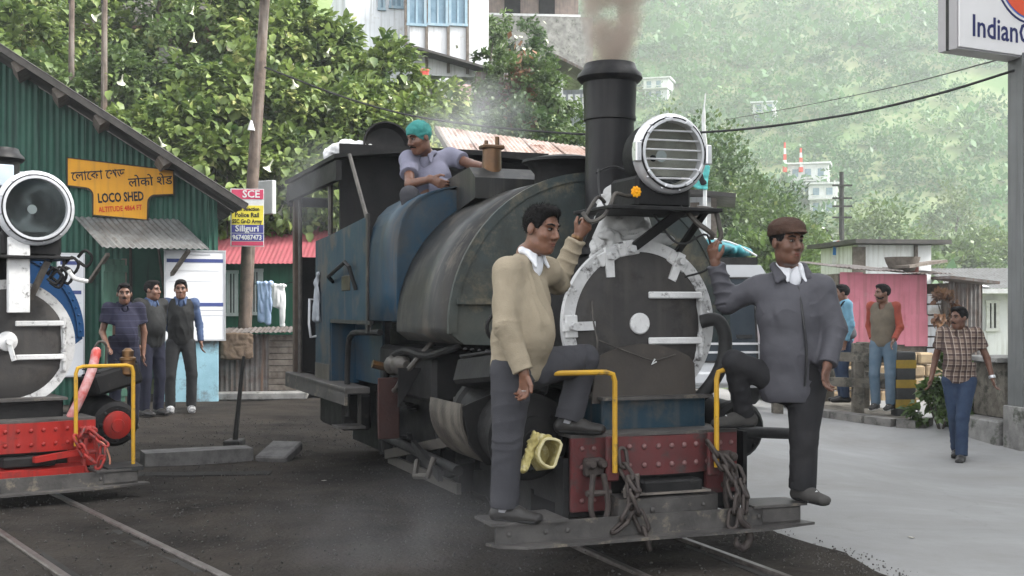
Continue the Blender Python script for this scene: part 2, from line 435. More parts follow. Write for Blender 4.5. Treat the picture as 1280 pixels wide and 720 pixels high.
def terrain(x, y):
    x = np.asarray(x, dtype=float); y = np.asarray(y, dtype=float); P = np.stack([x, y, x * 0], axis=-1)
    n1 = fbm(P, .09, 3, 3)
    yb = 23.5 + 5.5 * np.clip(x - 1.0, 0, None) + n1 * .8
    bank = np.clip(y - yb, 0, None) * .98
    lim = 9.0 - 2.2 * sstep(-6.5, -3.5, x); bank = np.where(bank > lim, lim + (bank - lim) * np.where(x < -5, .5, .12), bank) + np.where(bank > 0, n1 * .4, 0)
    n2 = fbm(P, .016, 4, 21); rid = np.abs(noise3(P + np.array([0, 0, 5.0]), .022, 9))
    far = np.clip(y - 150 - n2 * 14 + x * .12, 0, None) * .52 + np.where(y > 150, n2 * 6 - rid * 9, 0)
    return np.maximum(np.maximum(bank, far), 0) - .30 * sstep(18, 22, y)
def grid(name, xs, ys, zf, material, kind='structure', dz=0.0):
    X, Y = np.meshgrid(xs, ys, indexing='ij'); Z = zf(X, Y) + dz
    V = np.stack([X, Y, Z], -1).reshape(-1, 3); nx, ny = len(xs), len(ys)
    i, j = np.meshgrid(np.arange(nx - 1), np.arange(ny - 1), indexing='ij'); a = (i * ny + j).ravel()
    o = mobj(name, npmesh(name, V, np.stack([a, a + ny, a + ny + 1, a + 1], 1), material, True)); return tag(o, kind=kind)

m_ash = mat('coal_ash_ground', (.0155, .0143, .0132), (.037, .0335, .030), scale=1.6, rough=.92, bump=.75, bscale=34, bdist=.03,
            spot=(.065, .061, .056), sscale=9, sth=.66, detail=9, spot2=((.055, .047, .039), .7, .53, .85), spec=.04)
m_road = mat('worn_road', (.29, .29, .286), (.225, .225, .222), scale=.9, rough=.8, bump=.25, bscale=70, spot=(.20, .20, .195), sscale=2.6, sth=.68, detail=9, spot2=((.19, .183, .172), .45, .54, .75), streak=None)
def cracks(m, scale, width, fac):
    nt = m.node_tree; N = nt.nodes; L = nt.links; b = N['Principled BSDF']; tc = N.new('ShaderNodeTexCoord'); nz = N.new('ShaderNodeTexNoise'); nz.inputs['Scale'].default_value = 1.3; nz.inputs['Detail'].default_value = 6; L.new(tc.outputs['Object'], nz.inputs['Vector'])
    ad = N.new('ShaderNodeVectorMath'); ad.operation = 'MULTIPLY_ADD'; ad.inputs[1].default_value = (.9, .9, .0); L.new(nz.outputs['Color'], ad.inputs[0]); L.new(tc.outputs['Object'], ad.inputs[2])
    vo = N.new('ShaderNodeTexVoronoi'); vo.feature = 'DISTANCE_TO_EDGE'; vo.inputs['Scale'].default_value = scale; L.new(ad.outputs[0], vo.inputs['Vector']); mr = N.new('ShaderNodeMapRange'); mr.inputs['From Min'].default_value = 0; mr.inputs['From Max'].default_value = width; mr.inputs['To Min'].default_value = fac; mr.inputs['To Max'].default_value = 0; L.new(vo.outputs['Distance'], mr.inputs['Value'])
    mx = N.new('ShaderNodeMix'); mx.data_type = 'RGBA'; L.new(mr.outputs[0], mx.inputs['Factor']); L.new(b.inputs['Base Color'].links[0].from_socket, mx.inputs['A']); mx.inputs['B'].default_value = (.07, .068, .065, 1); L.new(mx.outputs['Result'], b.inputs['Base Color'])
cracks(m_road, .22, .003, .14)
m_gravel = mat('track_gravel', (.13, .12, .11), (.055, .05, .048), scale=30, rough=.95, bump=.8, bscale=60, bdist=.02)
m_soil = mat('hill_soil', (.075, .135, .042), (.16, .185, .09), scale=.07, rough=.95, bump=.3, bscale=3)
m_conc = mat('old_concrete', (.27, .265, .25), (.14, .135, .13), scale=4, rough=.9, bump=.4, bscale=40, spot=(.06, .065, .05), sscale=5, sth=.6)
m_steelrail = mat('rail_steel', (.16, .145, .135), (.07, .06, .055), scale=12, rough=.45, metal=.6, bump=.1)

# ================================================================ ground, road, rails
XS = np.unique(np.concatenate([np.linspace(-60, -12, 14), np.linspace(-12, 14, 131), np.linspace(14, 60, 14)]))
YS = np.unique(np.concatenate([np.linspace(-12, 3, 10), np.linspace(3, 19, 100), np.linspace(19, 24, 8)]))
def gr(X, Y):
    P = np.stack([X, Y, X * 0], -1)
    return gz(X, Y) + fbm(P, 1.3, 3, 2) * .012 * (1 - sstep(1.2, 2.2, X - (Y - 6.4) * -.38 - .9)) - .30 * sstep(18, 22, Y) - .006
ground = grid('ground', XS, YS, gr, m_ash)
hx = np.unique(np.concatenate([np.linspace(-380, -40, 40), np.linspace(-40, 45, 100), np.linspace(45, 380, 40)]))
hy = np.unique(np.concatenate([np.linspace(23.0, 60, 60), np.linspace(60, 375, 90)]))
hill = grid('hillside', hx, hy, lambda X, Y: terrain(X, Y) - .03, m_soil)
# road: everything to the right of the track
V = []; us = np.concatenate([[0], np.linspace(.25, 14, 40)]); vs_ = np.linspace(-12, 13.2, 110)
for i, u in enumerate(us):
    for v in vs_:
        e = .83 + float(noise3(np.array([0, v, 3.0]), 1.7, 4)) * .09 + float(noise3(np.array([0, v, 9.0]), 6, 4)) * .03
        p = loco_w(e + u, v); V.append((p.x, p.y, gzf(p.x, p.y) + (.016 if i else -.03)))
n = len(vs_); Fq = [(i * n + j, (i + 1) * n + j, (i + 1) * n + j + 1, i * n + j + 1) for i in range(len(us) - 1) for j in range(n - 1)]
road = tag(mobj('road', npmesh('road', V, Fq, m_road, True)), kind='structure')
# loose stones along the road edge
def pebbles(name, pts, smin, smax, material, parent=None):
    T = np.array([(1, 0, 0), (0, 1, 0), (-1, 0, 0), (0, -1, 0), (0, 0, 1), (0, 0, -1)], float)
    F = np.array([(0, 1, 4), (1, 2, 4), (2, 3, 4), (3, 0, 4), (1, 0, 5), (2, 1, 5), (3, 2, 5), (0, 3, 5)])
    k = len(pts); S = RNG.uniform(smin, smax, (k, 1, 1)) * RNG.uniform(.55, 1, (k, 1, 3)); a = RNG.uniform(0, 6.3, k)
    Q = T[None] * S; x = Q[..., 0] * np.cos(a)[:, None] - Q[..., 1] * np.sin(a)[:, None]; y = Q[..., 0] * np.sin(a)[:, None] + Q[..., 1] * np.cos(a)[:, None]
    VV = np.stack([x, y, Q[..., 2]], -1) + np.asarray(pts)[:, None]; FF = (F[None] + 6 * np.arange(k)[:, None, None]).reshape(-1, 3)
    return tag(mobj(name, npmesh(name, VV.reshape(-1, 3), FF, material), parent), kind='stuff')
pts = []
for _ in range(4200):
    p = loco_w(.80 + random.gauss(.0, .15), random.uniform(-3.2, 9)); pts.append((p.x, p.y, gzf(p.x, p.y) + .008))
g1 = pebbles('gravel', pts, .002, .009, m_gravel); g1['label'] = 'loose grey gravel along the edge of the road beside the track'; g1['category'] = 'gravel'
pts = []
for _ in range(9000):
    x, y = random.uniform(-5.5, 1.2), random.uniform(4.2, 15)
    pts.append((x, y, gzf(x, y) + .004))
g2 = pebbles('cinders', pts, .003, .012, mat('cinders', (.10, .094, .088), (.022, .021, .02), scale=40, rough=.95, bump=.3)); g2['label'] = 'scattered black cinders over the dark yard'; g2['category'] = 'cinders'
def rail(O, a, x, y0, y1):
    prof = [(-.03, 0), (.03, 0), (.03, .03), (-.03, .03)]
    mb = MB(); steps = 30
    p = loco_w(x, 0, 0, O, a)
    mb.box((0, (y0 + y1) / 2, -.012), (.05, y1 - y0, .05), bev=.008)
    o = mb.build('rail', m_steelrail, None, (p.x, p.y, 0), (0, 0, a)); return tag(o, kind='structure')
for x in (-.335, .335): rail(LO, LA, x, -5.5, .9)
for x in (-.335, .335): rail(LO2, LB, x, -7, 10)
# flangeway groove filled with ash beside each rail
for (O, a, sg) in ((LO, LA, 1), (LO, LA, -1), (LO2, LB, 1), (LO2, LB, -1)):
    p = loco_w(sg * .335, 0, 0, O, a); mb = MB(); mb.box((-sg * .055, -2.6, -.011), (.05, 7, .01))
    tag(mb.build('rail_groove', mat('groove_dirt', (.02, .019, .018), (.035, .033, .03), scale=9, rough=.95), None, (p.x, p.y, 0), (0, 0, a)), kind='structure')

# ================================================================ loco shed (left)
SO = Vector((-4.42, 18.0, 0)); SA = R(20)
def sp(px, py, yo=0): return loc_plane(px, py, SO, SA, yo)
m_green = mat('green_painted_tin', (.016, .068, .048), (.026, .092, .064), scale=2.2, rough=.5, bump=.15, bscale=25, streak=(.012, .035, .028), spot=(.05, .045, .035), sscale=5, sth=.72)
m_greend = mat('green_door_paint', (.035, .085, .06), (.05, .11, .08), scale=3, rough=.55, streak=(.02, .05, .035))
m_tinroof = mat('sooty_roof_tin', (.045, .043, .042), (.08, .075, .07), scale=3, rough=.75, bump=.2)
m_timber = mat('old_timber', (.085, .07, .058), (.16, .14, .12), scale=8, rough=.85, bump=.5, bscale=20)
m_awning = mat('grey_zinc', (.20, .205, .20), (.13, .13, .125), scale=4, rough=.55, metal=.25, bump=.1, streak=(.09, .08, .07))
shed = thing('loco_shed', 'green corrugated engine shed with sloping dark roof on the left', 'shed', SO, SA)
xl, zl = sp(-60, 16.3, -.9); xr, zr = sp(310, 255, -.9)
rs_ = (zr - zl) / (xr - xl)
def roofz(x): return zl + (x - xl) * rs_
xw0 = sp(-70, 300)[0]; xd0 = sp(157, 400)[0]; xd1 = sp(207, 400)[0]; ztd = sp(180, 306)[1]
def wall_sheets(x0, x1, zb, ztop):
    w = .62; x = x0
    while x < x1 - .05:
        ww = min(w, x1 - x); mb = MB(); off = random.uniform(-.006, .006)
        mb.corr((x - .02, off, zb), (1, 0, 0), (0, 0, 1), ww + .04, 1, pitch=.085, amp=.011, clip=lambda t, X=x: max(.1, ztop(X + t) - zb))
        mb.build('sheet', m_green, shed, (0, 0, 0)); x += w
wall_sheets(xw0, xd0, -.05, lambda x: roofz(x) - .10)
wall_sheets(xd0, xd1, ztd, lambda x: roofz(x) - .10)
wall_sheets(xd1, -.02, .0, lambda x: roofz(x) - .10)
for zz in (2.36,):   # horizontal lap joint of the upper sheets
    mb = MB(); mb.corr((xw0, -.02, 3.25), (1, 0, 0), (0, 0, 1), sp(48, 100)[0] - xw0, 1, pitch=.085, amp=.011, clip=lambda t: max(.05, roofz(xw0 + t) - .1 - 3.25)); mb.build('upper_sheet', m_green, shed)
mb = MB(); xx = sp(80, 200)[0]; mb.box((xx, -.02, 2.2), (.045, .05, 2.2)); mb.build('cover_strip', m_green, shed)
mb = MB()   # side, back walls, floor slab inside
mb.box((-.01, 3.0, 1.35), (.04, 6, 2.75)); mb.box((xw0 / 2, 6.0, 2.2), (abs(xw0), .05, 4.4)); mb.build('inner_wall', m_green, shed)
for px in (26, 76, 127, 205):
    x, z = sp(px, 100, -.5); mb = MB(); z = roofz(x) - .10
    mb.box((x, -.35, z), (.17, 1.05, .15), Matrix.Rotation(-math.atan(rs_) * -1, 3, 'Y')); mb.build('roof_beam', m_timber, shed)
# roof: corrugated sheets running down the slope
sl_ = math.hypot(1, rs_)
for k in range(9):
    y0 = -.95 + k * .78; mb = MB()
    mb.corr((xl, y0 + .80, zl + random.uniform(0, .008)), (0, -1, 0), (1 / sl_, 0, rs_ / sl_), .80, (xr - xl) * sl_ + random.uniform(-.03, .02), pitch=.09, amp=.011)
    mb.build('roof_sheet', m_tinroof, shed)
mb = MB(); mb.beam((xl, -.93, zl - .05), (xr - .02, -.93, zr - .05), .03, .09); mb.build('verge_board', mat('black_timber', (.028, .027, .026), (.05, .046, .042), scale=8, rough=.8), shed)
# awning over the door
ax0, az0 = sp(93, 271); ax1, _ = sp(222, 280); fx0, fz0 = sp(128, 309, -.85); fx1, fz1 = sp(262, 312, -.85)
mb = MB(); k = 60; vs = []
for side in (0, 1):
    for i in range(k + 1):
        t = i / k; h = .012 * math.sin(t * 2 * math.pi * 17) - side * .004
        a = Vector((ax0 + (ax1 - ax0) * t, -.02, az0)); b = Vector((fx0 + (fx1 - fx0) * t, -.85, fz0)); vs += [a + Vector((0, 0, h)), b + Vector((0, 0, h))]
q = 2 * (k + 1); fs = []
for i in range(k):
    a = 2 * i; fs += [(a, a + 1, a + 3, a + 2), (q + a, q + a + 2, q + a + 3, q + a + 1), (a + 1, q + a + 1, q + a + 3, a + 3)]
mb._add(vs, fs, True); mb.build('awning', m_awning, shed)
for px0, py0, px1, py1 in ((112, 352, 135, 318), (207, 354, 236, 313)):
    a = sp(px0, py0); b = sp(px1, py1, -.7); mb = MB(); mb.beam((a[0], -.02, a[1]), (b[0], -.7, b[1]), .05, .05); mb.build('awning_strut', m_timber, shed)
# door leaf swung open, door frame
d0 = sp(128, 322, -.45); d1 = sp(157, 322, -.06); zb_ = .02
mb = MB(); a = Vector((d0[0], -.5, 0)); b = Vector((d1[0], -.03, 0)); dv = (b - a).normalized(); nn = Vector((-dv.y, dv.x, 0))
mb.beam((a.x, a.y, 1.05), (b.x, b.y, 1.05), .035, 2.06); door = mb.build('door', m_greend, shed)
mb = MB()
for zz in (.15, 1.0, 1.95): MB().beam((a + nn * -.03).to_tuple()[:2] + (zz,), (b + nn * -.03).to_tuple()[:2] + (zz,), .02, .1).build('ledge', m_greend, door)
mb = MB(); mb.box((xd0 - .02, -.03, 1.05), (.07, .08, 2.1)); mb.box((xd1 + .02, -.03, 1.05), (.07, .08, 2.1)); mb.build('door_frame', m_timber, shed)
# blue plastered plinth at the corner
m_blue = mat('pale_blue_plaster', (.28, .47, .55), (.22, .38, .45), scale=3, rough=.85, bump=.2, spot=(.11, .11, .105), sscale=2.0, sth=.55)
px0 = sp(206, 430, -.1)[0]; zt = sp(240, 424, -.1)[1]; mb = MB(); mb.box(((px0 + .0) / 2, -.09, zt / 2 - .05), (abs(px0), .16, zt + .1), bev=.01); mb.build('plinth', m_blue, shed)
# notice boards
m_white = mat('white_board_paint', (.74, .75, .77), (.66, .67, .69), scale=1.3, rough=.45, bump=.03)
m_bluep = mat('blue_print', (.05, .07, .20), (.06, .08, .23), scale=2, rough=.5, bump=0)
m_greyp = mat('grey_print', (.48, .49, .52), (.42, .43, .46), scale=2, rough=.5, bump=0)
m_fr = mat('aluminium_trim', (.5, .51, .52), (.42, .43, .44), scale=4, rough=.4, metal=.6, bump=.05)
def board(label, pxs, pys, yo, bands):
    x0, z1 = sp(pxs[0], pys[0], yo); x1, z0 = sp(pxs[1], pys[1], yo)
    base = Matrix.Rotation(SA, 3, 'Z') @ Vector((0, yo, 0)) + SO
    t = thing('notice_board', label, 'notice board', base, SA)
    mb = MB(); mb.box(((x0 + x1) / 2, 0, (z0 + z1) / 2), (x1 - x0, .03, z1 - z0), bev=.004); mb.build('panel', m_white, t)
    mb = MB()
    for zz in (z0, z1): mb.box(((x0 + x1) / 2, -.008, zz), (x1 - x0 + .03, .035, .022))
    for xx in (x0, x1): mb.box((xx, -.008, (z0 + z1) / 2), (.022, .037, z1 - z0 - .024))
    mb.build('frame', m_fr, t)
    for (f0, f1, mm, xa, xb) in bands:
        mb = MB(); za = z1 + (z0 - z1) * f0; zb2 = z1 + (z0 - z1) * f1; xa = x0 + (x1 - x0) * xa; xb = x0 + (x1 - x0) * xb
        mb.box(((xa + xb) / 2, -.017, (za + zb2) / 2), (xb - xa, .004, za - zb2)); mb.build('printed_band', mm, t)
rows = [(.22, .223, m_greyp, .06, .9), (.34, .343, m_greyp, .06, .8)] + [(.66 + .06 * i, .664 + .06 * i, m_greyp, .04, .97) for i in range(2)]
cols_ = []
board('white framed notice board with two blue header bands behind the man in black', (206, 281), (313, 425), -.2,
      [(.03, .05, m_greyp, .3, .75), (.09, .13, m_bluep, .03, .97), (.58, .62, m_bluep, .03, .97)] + rows + cols_)
board('narrow white notice board beside the open green door', (72, 105), (317, 470), -.06, [(.06, .09, m_bluep, .1, .9), (.3, .33, m_bluep, .3, .9)] + [(.4 + .08 * i, .404 + .08 * i, m_greyp, .1, .9) for i in range(5)])
# small paper strip above the left engine
x0, z1 = sp(8, 214, -.05); x1, z0 = sp(62, 228, -.05); base = Matrix.Rotation(SA, 3, 'Z') @ Vector((0, -.05, 0)) + SO
t = thing('paper_strip', 'small white paper strip on the green wall above the left engine lamp', 'notice', base, SA)
mb = MB(); mb.box(((x0 + x1) / 2, 0, (z0 + z1) / 2), (x1 - x0, .006, z1 - z0), Matrix.Rotation(R(2), 3, 'Y')); mb.build('paper', m_white, t)
# yellow LOCO SHED sign
m_yel = mat('yellow_enamel', (.72, .34, .018), (.64, .29, .015), scale=3, rough=.5, bump=.04, spot=(.45, .24, .06), sscale=8, sth=.68, streak=(.5, .24, .03))
m_blk = mat('black_print', (.012, .012, .012), (.02, .02, .02), rough=.6, bump=0)
m_redp = mat('red_print', (.55, .035, .012), (.5, .03, .01), rough=.6, bump=0)
base = Matrix.Rotation(SA, 3, 'Z') @ Vector((0, -.08, 0)) + SO
sign = thing('loco_shed_sign', 'yellow T-shaped sign with black and red lettering on the green wall', 'sign', base, SA)
def spp(px, py): return sp(px, py, -.08)
def rnd(poly_pts): return [spp(*p) for p in poly_pts]
outer = [(83, 196), (218, 212), (217, 245), (192, 243)]
def arcp(cx, cy, r, a0, a1, n=5): return [(cx + r * math.cos(R(a0 + (a1 - a0) * i / n)), cy + r * math.sin(R(a0 + (a1 - a0) * i / n))) for i in range(n + 1)]
outer = [(84, 197), (217, 213)] + [(217, 243)] + arcp(194, 253, 9, -80, -180) + [(184, 275), (116, 269)] + arcp(106, 245, 10, 10, -80) + [(84, 232)]
mb = MB(); mb.prism(rnd(outer), .03, 'y', 0); mb.build('panel', m_yel, sign)
def shrink(P, d):
    out = []; n = len(P); ar = sum(P[i - 1][0] * P[i][1] - P[i][0] * P[i - 1][1] for i in range(n))
    for i in range(n):
        a, b, c = Vector(P[i - 1]), Vector(P[i]), Vector(P[(i + 1) % n]); e1 = (b - a).normalized(); e2 = (c - b).normalized()
        m = Vector((-e1.y - e2.y, e1.x + e2.x)); m = m.normalized() * d * (1 if ar > 0 else -1); out.append((b.x + m.x, b.y + m.y))
    return out
PO = rnd(outer); PI_ = shrink(PO, .012); PO2 = shrink(PO, -.012); n = len(PO); vs = []; fs = []
for P, yy in ((PO2, -.006), (PI_, -.006), (PI_, .036), (PO2, .036)): vs += [(a, yy, b) for a, b in P]
for k in range(4):
    for i in range(n): fs.append((k * n + i, k * n + (i + 1) % n, ((k + 1) % 4) * n + (i + 1) % n, ((k + 1) % 4) * n + i))
mb = MB(); mb._add(vs, fs); mb.build('rim', mat('dark_sign_rim', (.03, .022, .012), (.05, .035, .02), rough=.6), sign)
def sm(px, py, rotd=-3.5): 
    a, b = spp(px, py); return Matrix.Translation((a, -.006, b)) @ Matrix.Rotation(R(rotd) * -1, 4, 'Y') @ Matrix.Rotation(R(90), 4, 'X')
sc = 18 / 1500.0
text('\u09c7\u09b2\u09be\u09c7\u0995\u09be \u09c7\u09b6\u09a1', 16 * sc, m_blk, sign, sm(123, 219, 6), sx=.80, bold=.002)
text('\u0932\u094b\u0915\u094b \u0936\u0947\u0921', 15.5 * sc, m_blk, sign, sm(188, 227, 6), sx=.95, bold=.002)
text('LOCO SHED', 15.5 * sc, m_blk, sign, sm(151, 247, 5), sx=.62, bold=.006)
text('ALTITUDE 4864 FT', 9 * sc, m_redp, sign, sm(150.5, 261, 5), sx=.68, bold=.002)
# ================================================================ green hut with red roof behind, tin store, clothes
m_redroof = mat('faded_red_tin', (.33, .085, .10), (.26, .075, .085), scale=2, rough=.6, streak=(.28, .10, .10))
m_hutg = mat('hut_green_paint', (.025, .11, .065), (.035, .13, .08), scale=2, rough=.6, streak=(.02, .07, .045))
HO = at(320, 440, 21.5); HO.z = 0
hut = thing('green_hut', 'green hut with faded red tin roof behind the utility pole', 'hut', HO, 0)
def hp(px, py, yo=0): return loc_plane(px, py, HO, 0, yo)
x0 = hp(235, 400)[0]; x1 = hp(405, 400)[0]; zt = hp(300, 328)[1]
mb = MB(); mb.box(((x0 + x1) / 2, 1.2, zt / 2), (x1 - x0, 2.4, zt)); mb.build('wall', m_hutg, hut)
zr0 = hp(300, 330, -.35)[1]; zr1 = hp(300, 280, 1.3)[1]; xx = hp(230, 330, -.35)[0]; i = 0
while xx < x1 + .1:
    mb = MB(); dy = Vector((0, 1.65, zr1 - zr0)); mb.corr((xx, -.35, zr0 + random.uniform(0, .01)), (1, 0, 0), dy, .68, dy.length, pitch=.085, amp=.006); mb.build('roof_sheet', m_redroof, hut); xx += .65
m_wp = mat('white_frame_paint', (.62, .63, .62), (.5, .5, .49), scale=9, rough=.6)
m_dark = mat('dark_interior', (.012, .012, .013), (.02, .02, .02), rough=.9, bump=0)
for a, b, c, d, nb in ((286, 296, 340, 393, 1), (309, 327, 338, 392, 4)):
    X0, Z1 = hp(a, c); X1, Z0 = hp(b, d); w = tag(MB().box(((X0 + X1) / 2, -.01, (Z0 + Z1) / 2), (X1 - X0, .03, Z1 - Z0)).build('window', m_dark, hut))
    mb = MB()
    for zz in (Z0, Z1): mb.box(((X0 + X1) / 2, -.035, zz), (X1 - X0 + .08, .05, .06))
    for xq in (X0, X1): mb.box((xq, -.035, (Z0 + Z1) / 2), (.06, .052, Z1 - Z0 - .062))
    mb.build('window_frame', m_wp, w)
    for q in range(nb): 
        xq = X0 + (X1 - X0) * (q + 1) / (nb + 1); MB().box((xq, -.03, (Z0 + Z1) / 2), (.028, .02, Z1 - Z0 - .06)).build('bar', m_wp, w)
# tin store
m_oldtin = mat('rusted_zinc', (.18, .175, .17), (.10, .08, .07), scale=5, rough=.6, metal=.2, streak=(.11, .06, .035), bump=.15)
TO = at(318, 497, 18.3); TO.z = 0
store = thing('tin_store', 'low store of rusty corrugated tin with flat roof beside the shed', 'shed', TO, R(8))
def tp(px, py, yo=0): return loc_plane(px, py, TO, R(8), yo)
xa, zt = tp(262, 418); xb = tp(335, 418)[0]; xc = tp(372, 418)[0]
xx = xa
while xx < xb - .05:
    ww = min(.3, xb - xx); MB().corr((xx, 0, .1), (1, 0, 0), (0, 0, 1), ww + .02, zt - .1, pitch=.076, amp=.01).build('sheet', m_oldtin, store); xx += .3
zz = .12
while zz < zt - .03:
    MB().box(((xb + xc) / 2 + .02, random.uniform(-.005, .01), zz + .045), (xc - xb + .02, .025, .085)).build('plank', m_timber, store); zz += .095
MB().box(((xa + xb) / 2, .6, zt / 2), (xb - xa - .05, 1.0, zt - .05)).box(((xb + xc) / 2, .6, zt / 2), (xc - xb - .05, 1.0, zt - .06)).build('inner_lining', m_dark, store)
for k in range(5):
    x = xa - .06 + k * (xc - xa + .1) / 5; MB().corr((x, -.14 - random.uniform(0, .04), zt + .02 + k * .004), (1, 0, 0), (0, 1, .05), (xc - xa + .1) / 5 + .05, 1.3, pitch=.076, amp=.009).build('roof_sheet', m_oldtin, store)
MB().box(((xa + xc) / 2, .5, .05), (xc - xa + .3, 1.5, .12), bev=.02).build('stone_base', m_conc, store)
# sack hanging on the tin store
x0, z1 = tp(275, 416, -.2); x1, z0 = tp(316, 450, -.2)
s = SDF(.04); 
for fx in (.2, .5, .8): s.eseg((x0 + (x1 - x0) * fx, 0, z1 - .03), (x0 + (x1 - x0) * fx, -.01, z0 + .04), (.1, .03), (.1, .035), (1, 0, 0))
t = thing('brown_sack', 'brown sacking draped over the front of the tin store', 'sack', TO + Matrix.Rotation(R(8), 3, 'Z') @ Vector((0, -.16, 0)), R(8))
mobj('cloth', s.mesh('sack', .012, mat('sacking', (.10, .072, .05), (.15, .11, .08), scale=12, rough=.95, bump=.4, bscale=150), wr=.012, wf=9), t)
# clothes on the hut's line
m_lb = mat('light_blue_cloth', (.38, .48, .66), (.30, .40, .58), scale=9, rough=.9, bump=.2, bscale=120)
m_wc = mat('white_cloth', (.72, .72, .71), (.60, .60, .60), scale=7, rough=.9, bump=.2, bscale=120)
def hang(name, label, cat, px, py, Y, legs, material, seed):
    """washing hung over a line: legs are (dx px, width px, length px)"""
    P0 = at(px, py, Y); t = thing(name, label, cat, P0, 0); k = Y / FPX; s = SDF(.03)
    for dx, w, l in legs:
        a = Vector((dx * k, 0, 0)); b = Vector((dx * k + random.uniform(-.02, .02), -.03, -l * k)); s.eseg(a, b, (w * k * .5, .028), (w * k * .42, .035), (1, 0, 0)); s.seg((a.x - w * k * .4, 0, 0), (a.x + w * k * .4, 0, 0), .03)
    mobj('cloth', s.mesh(name, .012, material, wr=.018, wf=8, wst=(2.2, 1, .5), seed=seed), t); return t
hang('jeans', 'light blue trousers hanging to dry in front of the hut window', 'trousers', 329, 354, 20.6, [(-3, 10, 47), (6, 10, 50)], m_lb, 3)
hang('white_shirt', 'white garment hanging to dry beside the light blue trousers', 'garment', 347, 357, 20.5, [(-2, 12, 26), (5, 9, 50)], m_wc, 5)
tag(MB().tube([at(300, 352, 20.7), at(335, 356, 20.6), at(372, 352, 20.5)], .006, 5, sub=5).build('clothes_line', m_dark), 'thin washing line strung in front of the green hut', 'line')
# ================================================================ drain kerb, slab and point lever in the yard
m_stone = mat('yard_stone', (.15, .145, .14), (.075, .072, .07), scale=7, rough=.9, bump=.5, bscale=30)
a = at(178, 575, 10.6); b = at(312, 572, 11.0); a.z = b.z = .03
tag(MB().beam(a, b, .30, .16).build('drain_kerb', m_stone), 'long grey stone drain edging beside the left engine', 'kerb')
o = MB().box((0, 0, 0), (.30, .42, .09), bev=.015).build('stone_slab', m_stone, None, at(349, 571, 11.0) + Vector((0, 0, .06)), (R(14), 0, R(-12)))
o.location.z = .05; tag(o, 'small tilted stone slab lying at the end of the drain', 'slab')
m_pit = mat('dark_drain_soil', (.018, .017, .016), (.03, .028, .026), rough=.95)  # dark soil colour of the flat drain channel strip
a = at(255, 592, 10.0); a.z = -.012; tag(MB().box((0, 0, 0), (1.1, .22, .03)).build('drain_channel', m_pit, None, a, (0, 0, R(5))), kind='structure')
m_iron = mat('black_iron', (.018, .018, .018), (.035, .033, .03), scale=9, rough=.55, metal=.4, bump=.15)
lv = at(293, 557, 12.0); lv.z = 0
t = thing('point_lever', 'black iron lever post standing in the yard before the tin store', 'lever', lv)
k = 12.0 / FPX
MB().cyl((0, 0, 0), (9 * k, .04, 98 * k), .028, .02, 8).build('lever', m_iron, t); MB().box((0, 0, .03), (.16, .3, .07), bev=.01).build('base', m_iron, t)
MB().cyl((9 * k, .04, 97 * k), (10.4 * k, .05, 112 * k), .022, .016, 8).build('grip', m_iron, t)
# ================================================================ utility pole with boards
m_pole = mat('weathered_pole', (.13, .10, .08), (.07, .055, .045), scale=7, rough=.9, bump=.5, bscale=25, streak=(.19, .17, .15))
PB = at(303, 420, 19.2); PBz = PB.copy(); PBz.z = 0
pole = thing('utility_pole', 'leaning dark wooden utility pole beside the green hut', 'pole', PBz)
top = at(333, -30, 19.6) - PBz
MB().tube([(0, 0, -.1), top * .33 + Vector((-.04, 0, 0)), top * .66 + Vector((-.02, 0, 0)), top], [.115, .108, .095, .08], 10, sub=4).build('post', m_pole, pole)
MB().beam(top * .95 + Vector((-.5, -.12, 0)), top * .95 + Vector((.5, -.12, 0)), .08, .1).build('cross_arm', m_timber, pole)
for dx in (-.4, .4): MB().lathe(top * .95 + Vector((dx, -.12, .03)), top * .95 + Vector((dx, -.12, .2)), [(0, .02), (.3, .05), (.6, .03), (1, .045)], 8).build('insulator', m_wp, pole)
# small white insulator halfway up the pole
q = at(314, 163, 19.3) - PBz; MB().lathe(q, q + Vector((0, 0, .16)), [(0, .06), (.6, .035), (1, .015)], 10).build('reel_insulator', m_wp, pole)
sg = at(309, 272, 18.95); sg_t = thing('advert_board', 'tall coaching advert board in red, yellow and blue on the pole', 'sign', sg, R(6)); k = 18.95 / FPX
def sb(y0, y1, m, nm='colour_band', yo=-.013, x0=-19, x1=20): MB().box(((x0 + x1) / 2 * k, yo, -((y0 + y1) / 2 - 272) * k), ((x1 - x0) * k, .004, (y1 - y0) * k)).build(nm, m, sg_t)
MB().box((0, 0, 0), (41 * k, .02, 72 * k)).build('panel', m_wp, sg_t)
m_pk = mat('print_pink', (.50, .06, .12), (.45, .05, .10), rough=.5, bump=0); m_ye = mat('print_yellow', (.68, .58, .06), (.6, .5, .05), rough=.5, bump=0)
m_nb = mat('print_navy', (.055, .06, .24), (.05, .05, .2), rough=.5, bump=0)
sb(237, 249, m_pk); sb(257, 281, m_ye); sb(281, 291, m_nb); sb(292, 301, m_nb); sb(302, 307, m_pk)
def st(s, py, size, m, sx=1, px=0): text(s, size * k, m, sg_t, Matrix.Translation((px * k, -.017, -(py - 272) * k)) @ Matrix.Rotation(R(90), 4, 'X'), sx=sx, bold=.003)
st('SCE', 243, 13, m_wp, 1.0, 5); st('Staff Selection', 261.5, 6.5, m_blk, .82); st('Police Rail', 269, 8, m_blk, .9); st('SSC Gr-D Army', 277, 7, m_blk, .78)
st('Siliguri', 286, 11, m_wp, 1.0); st('9674087473', 297, 8.5, m_wp, .85)
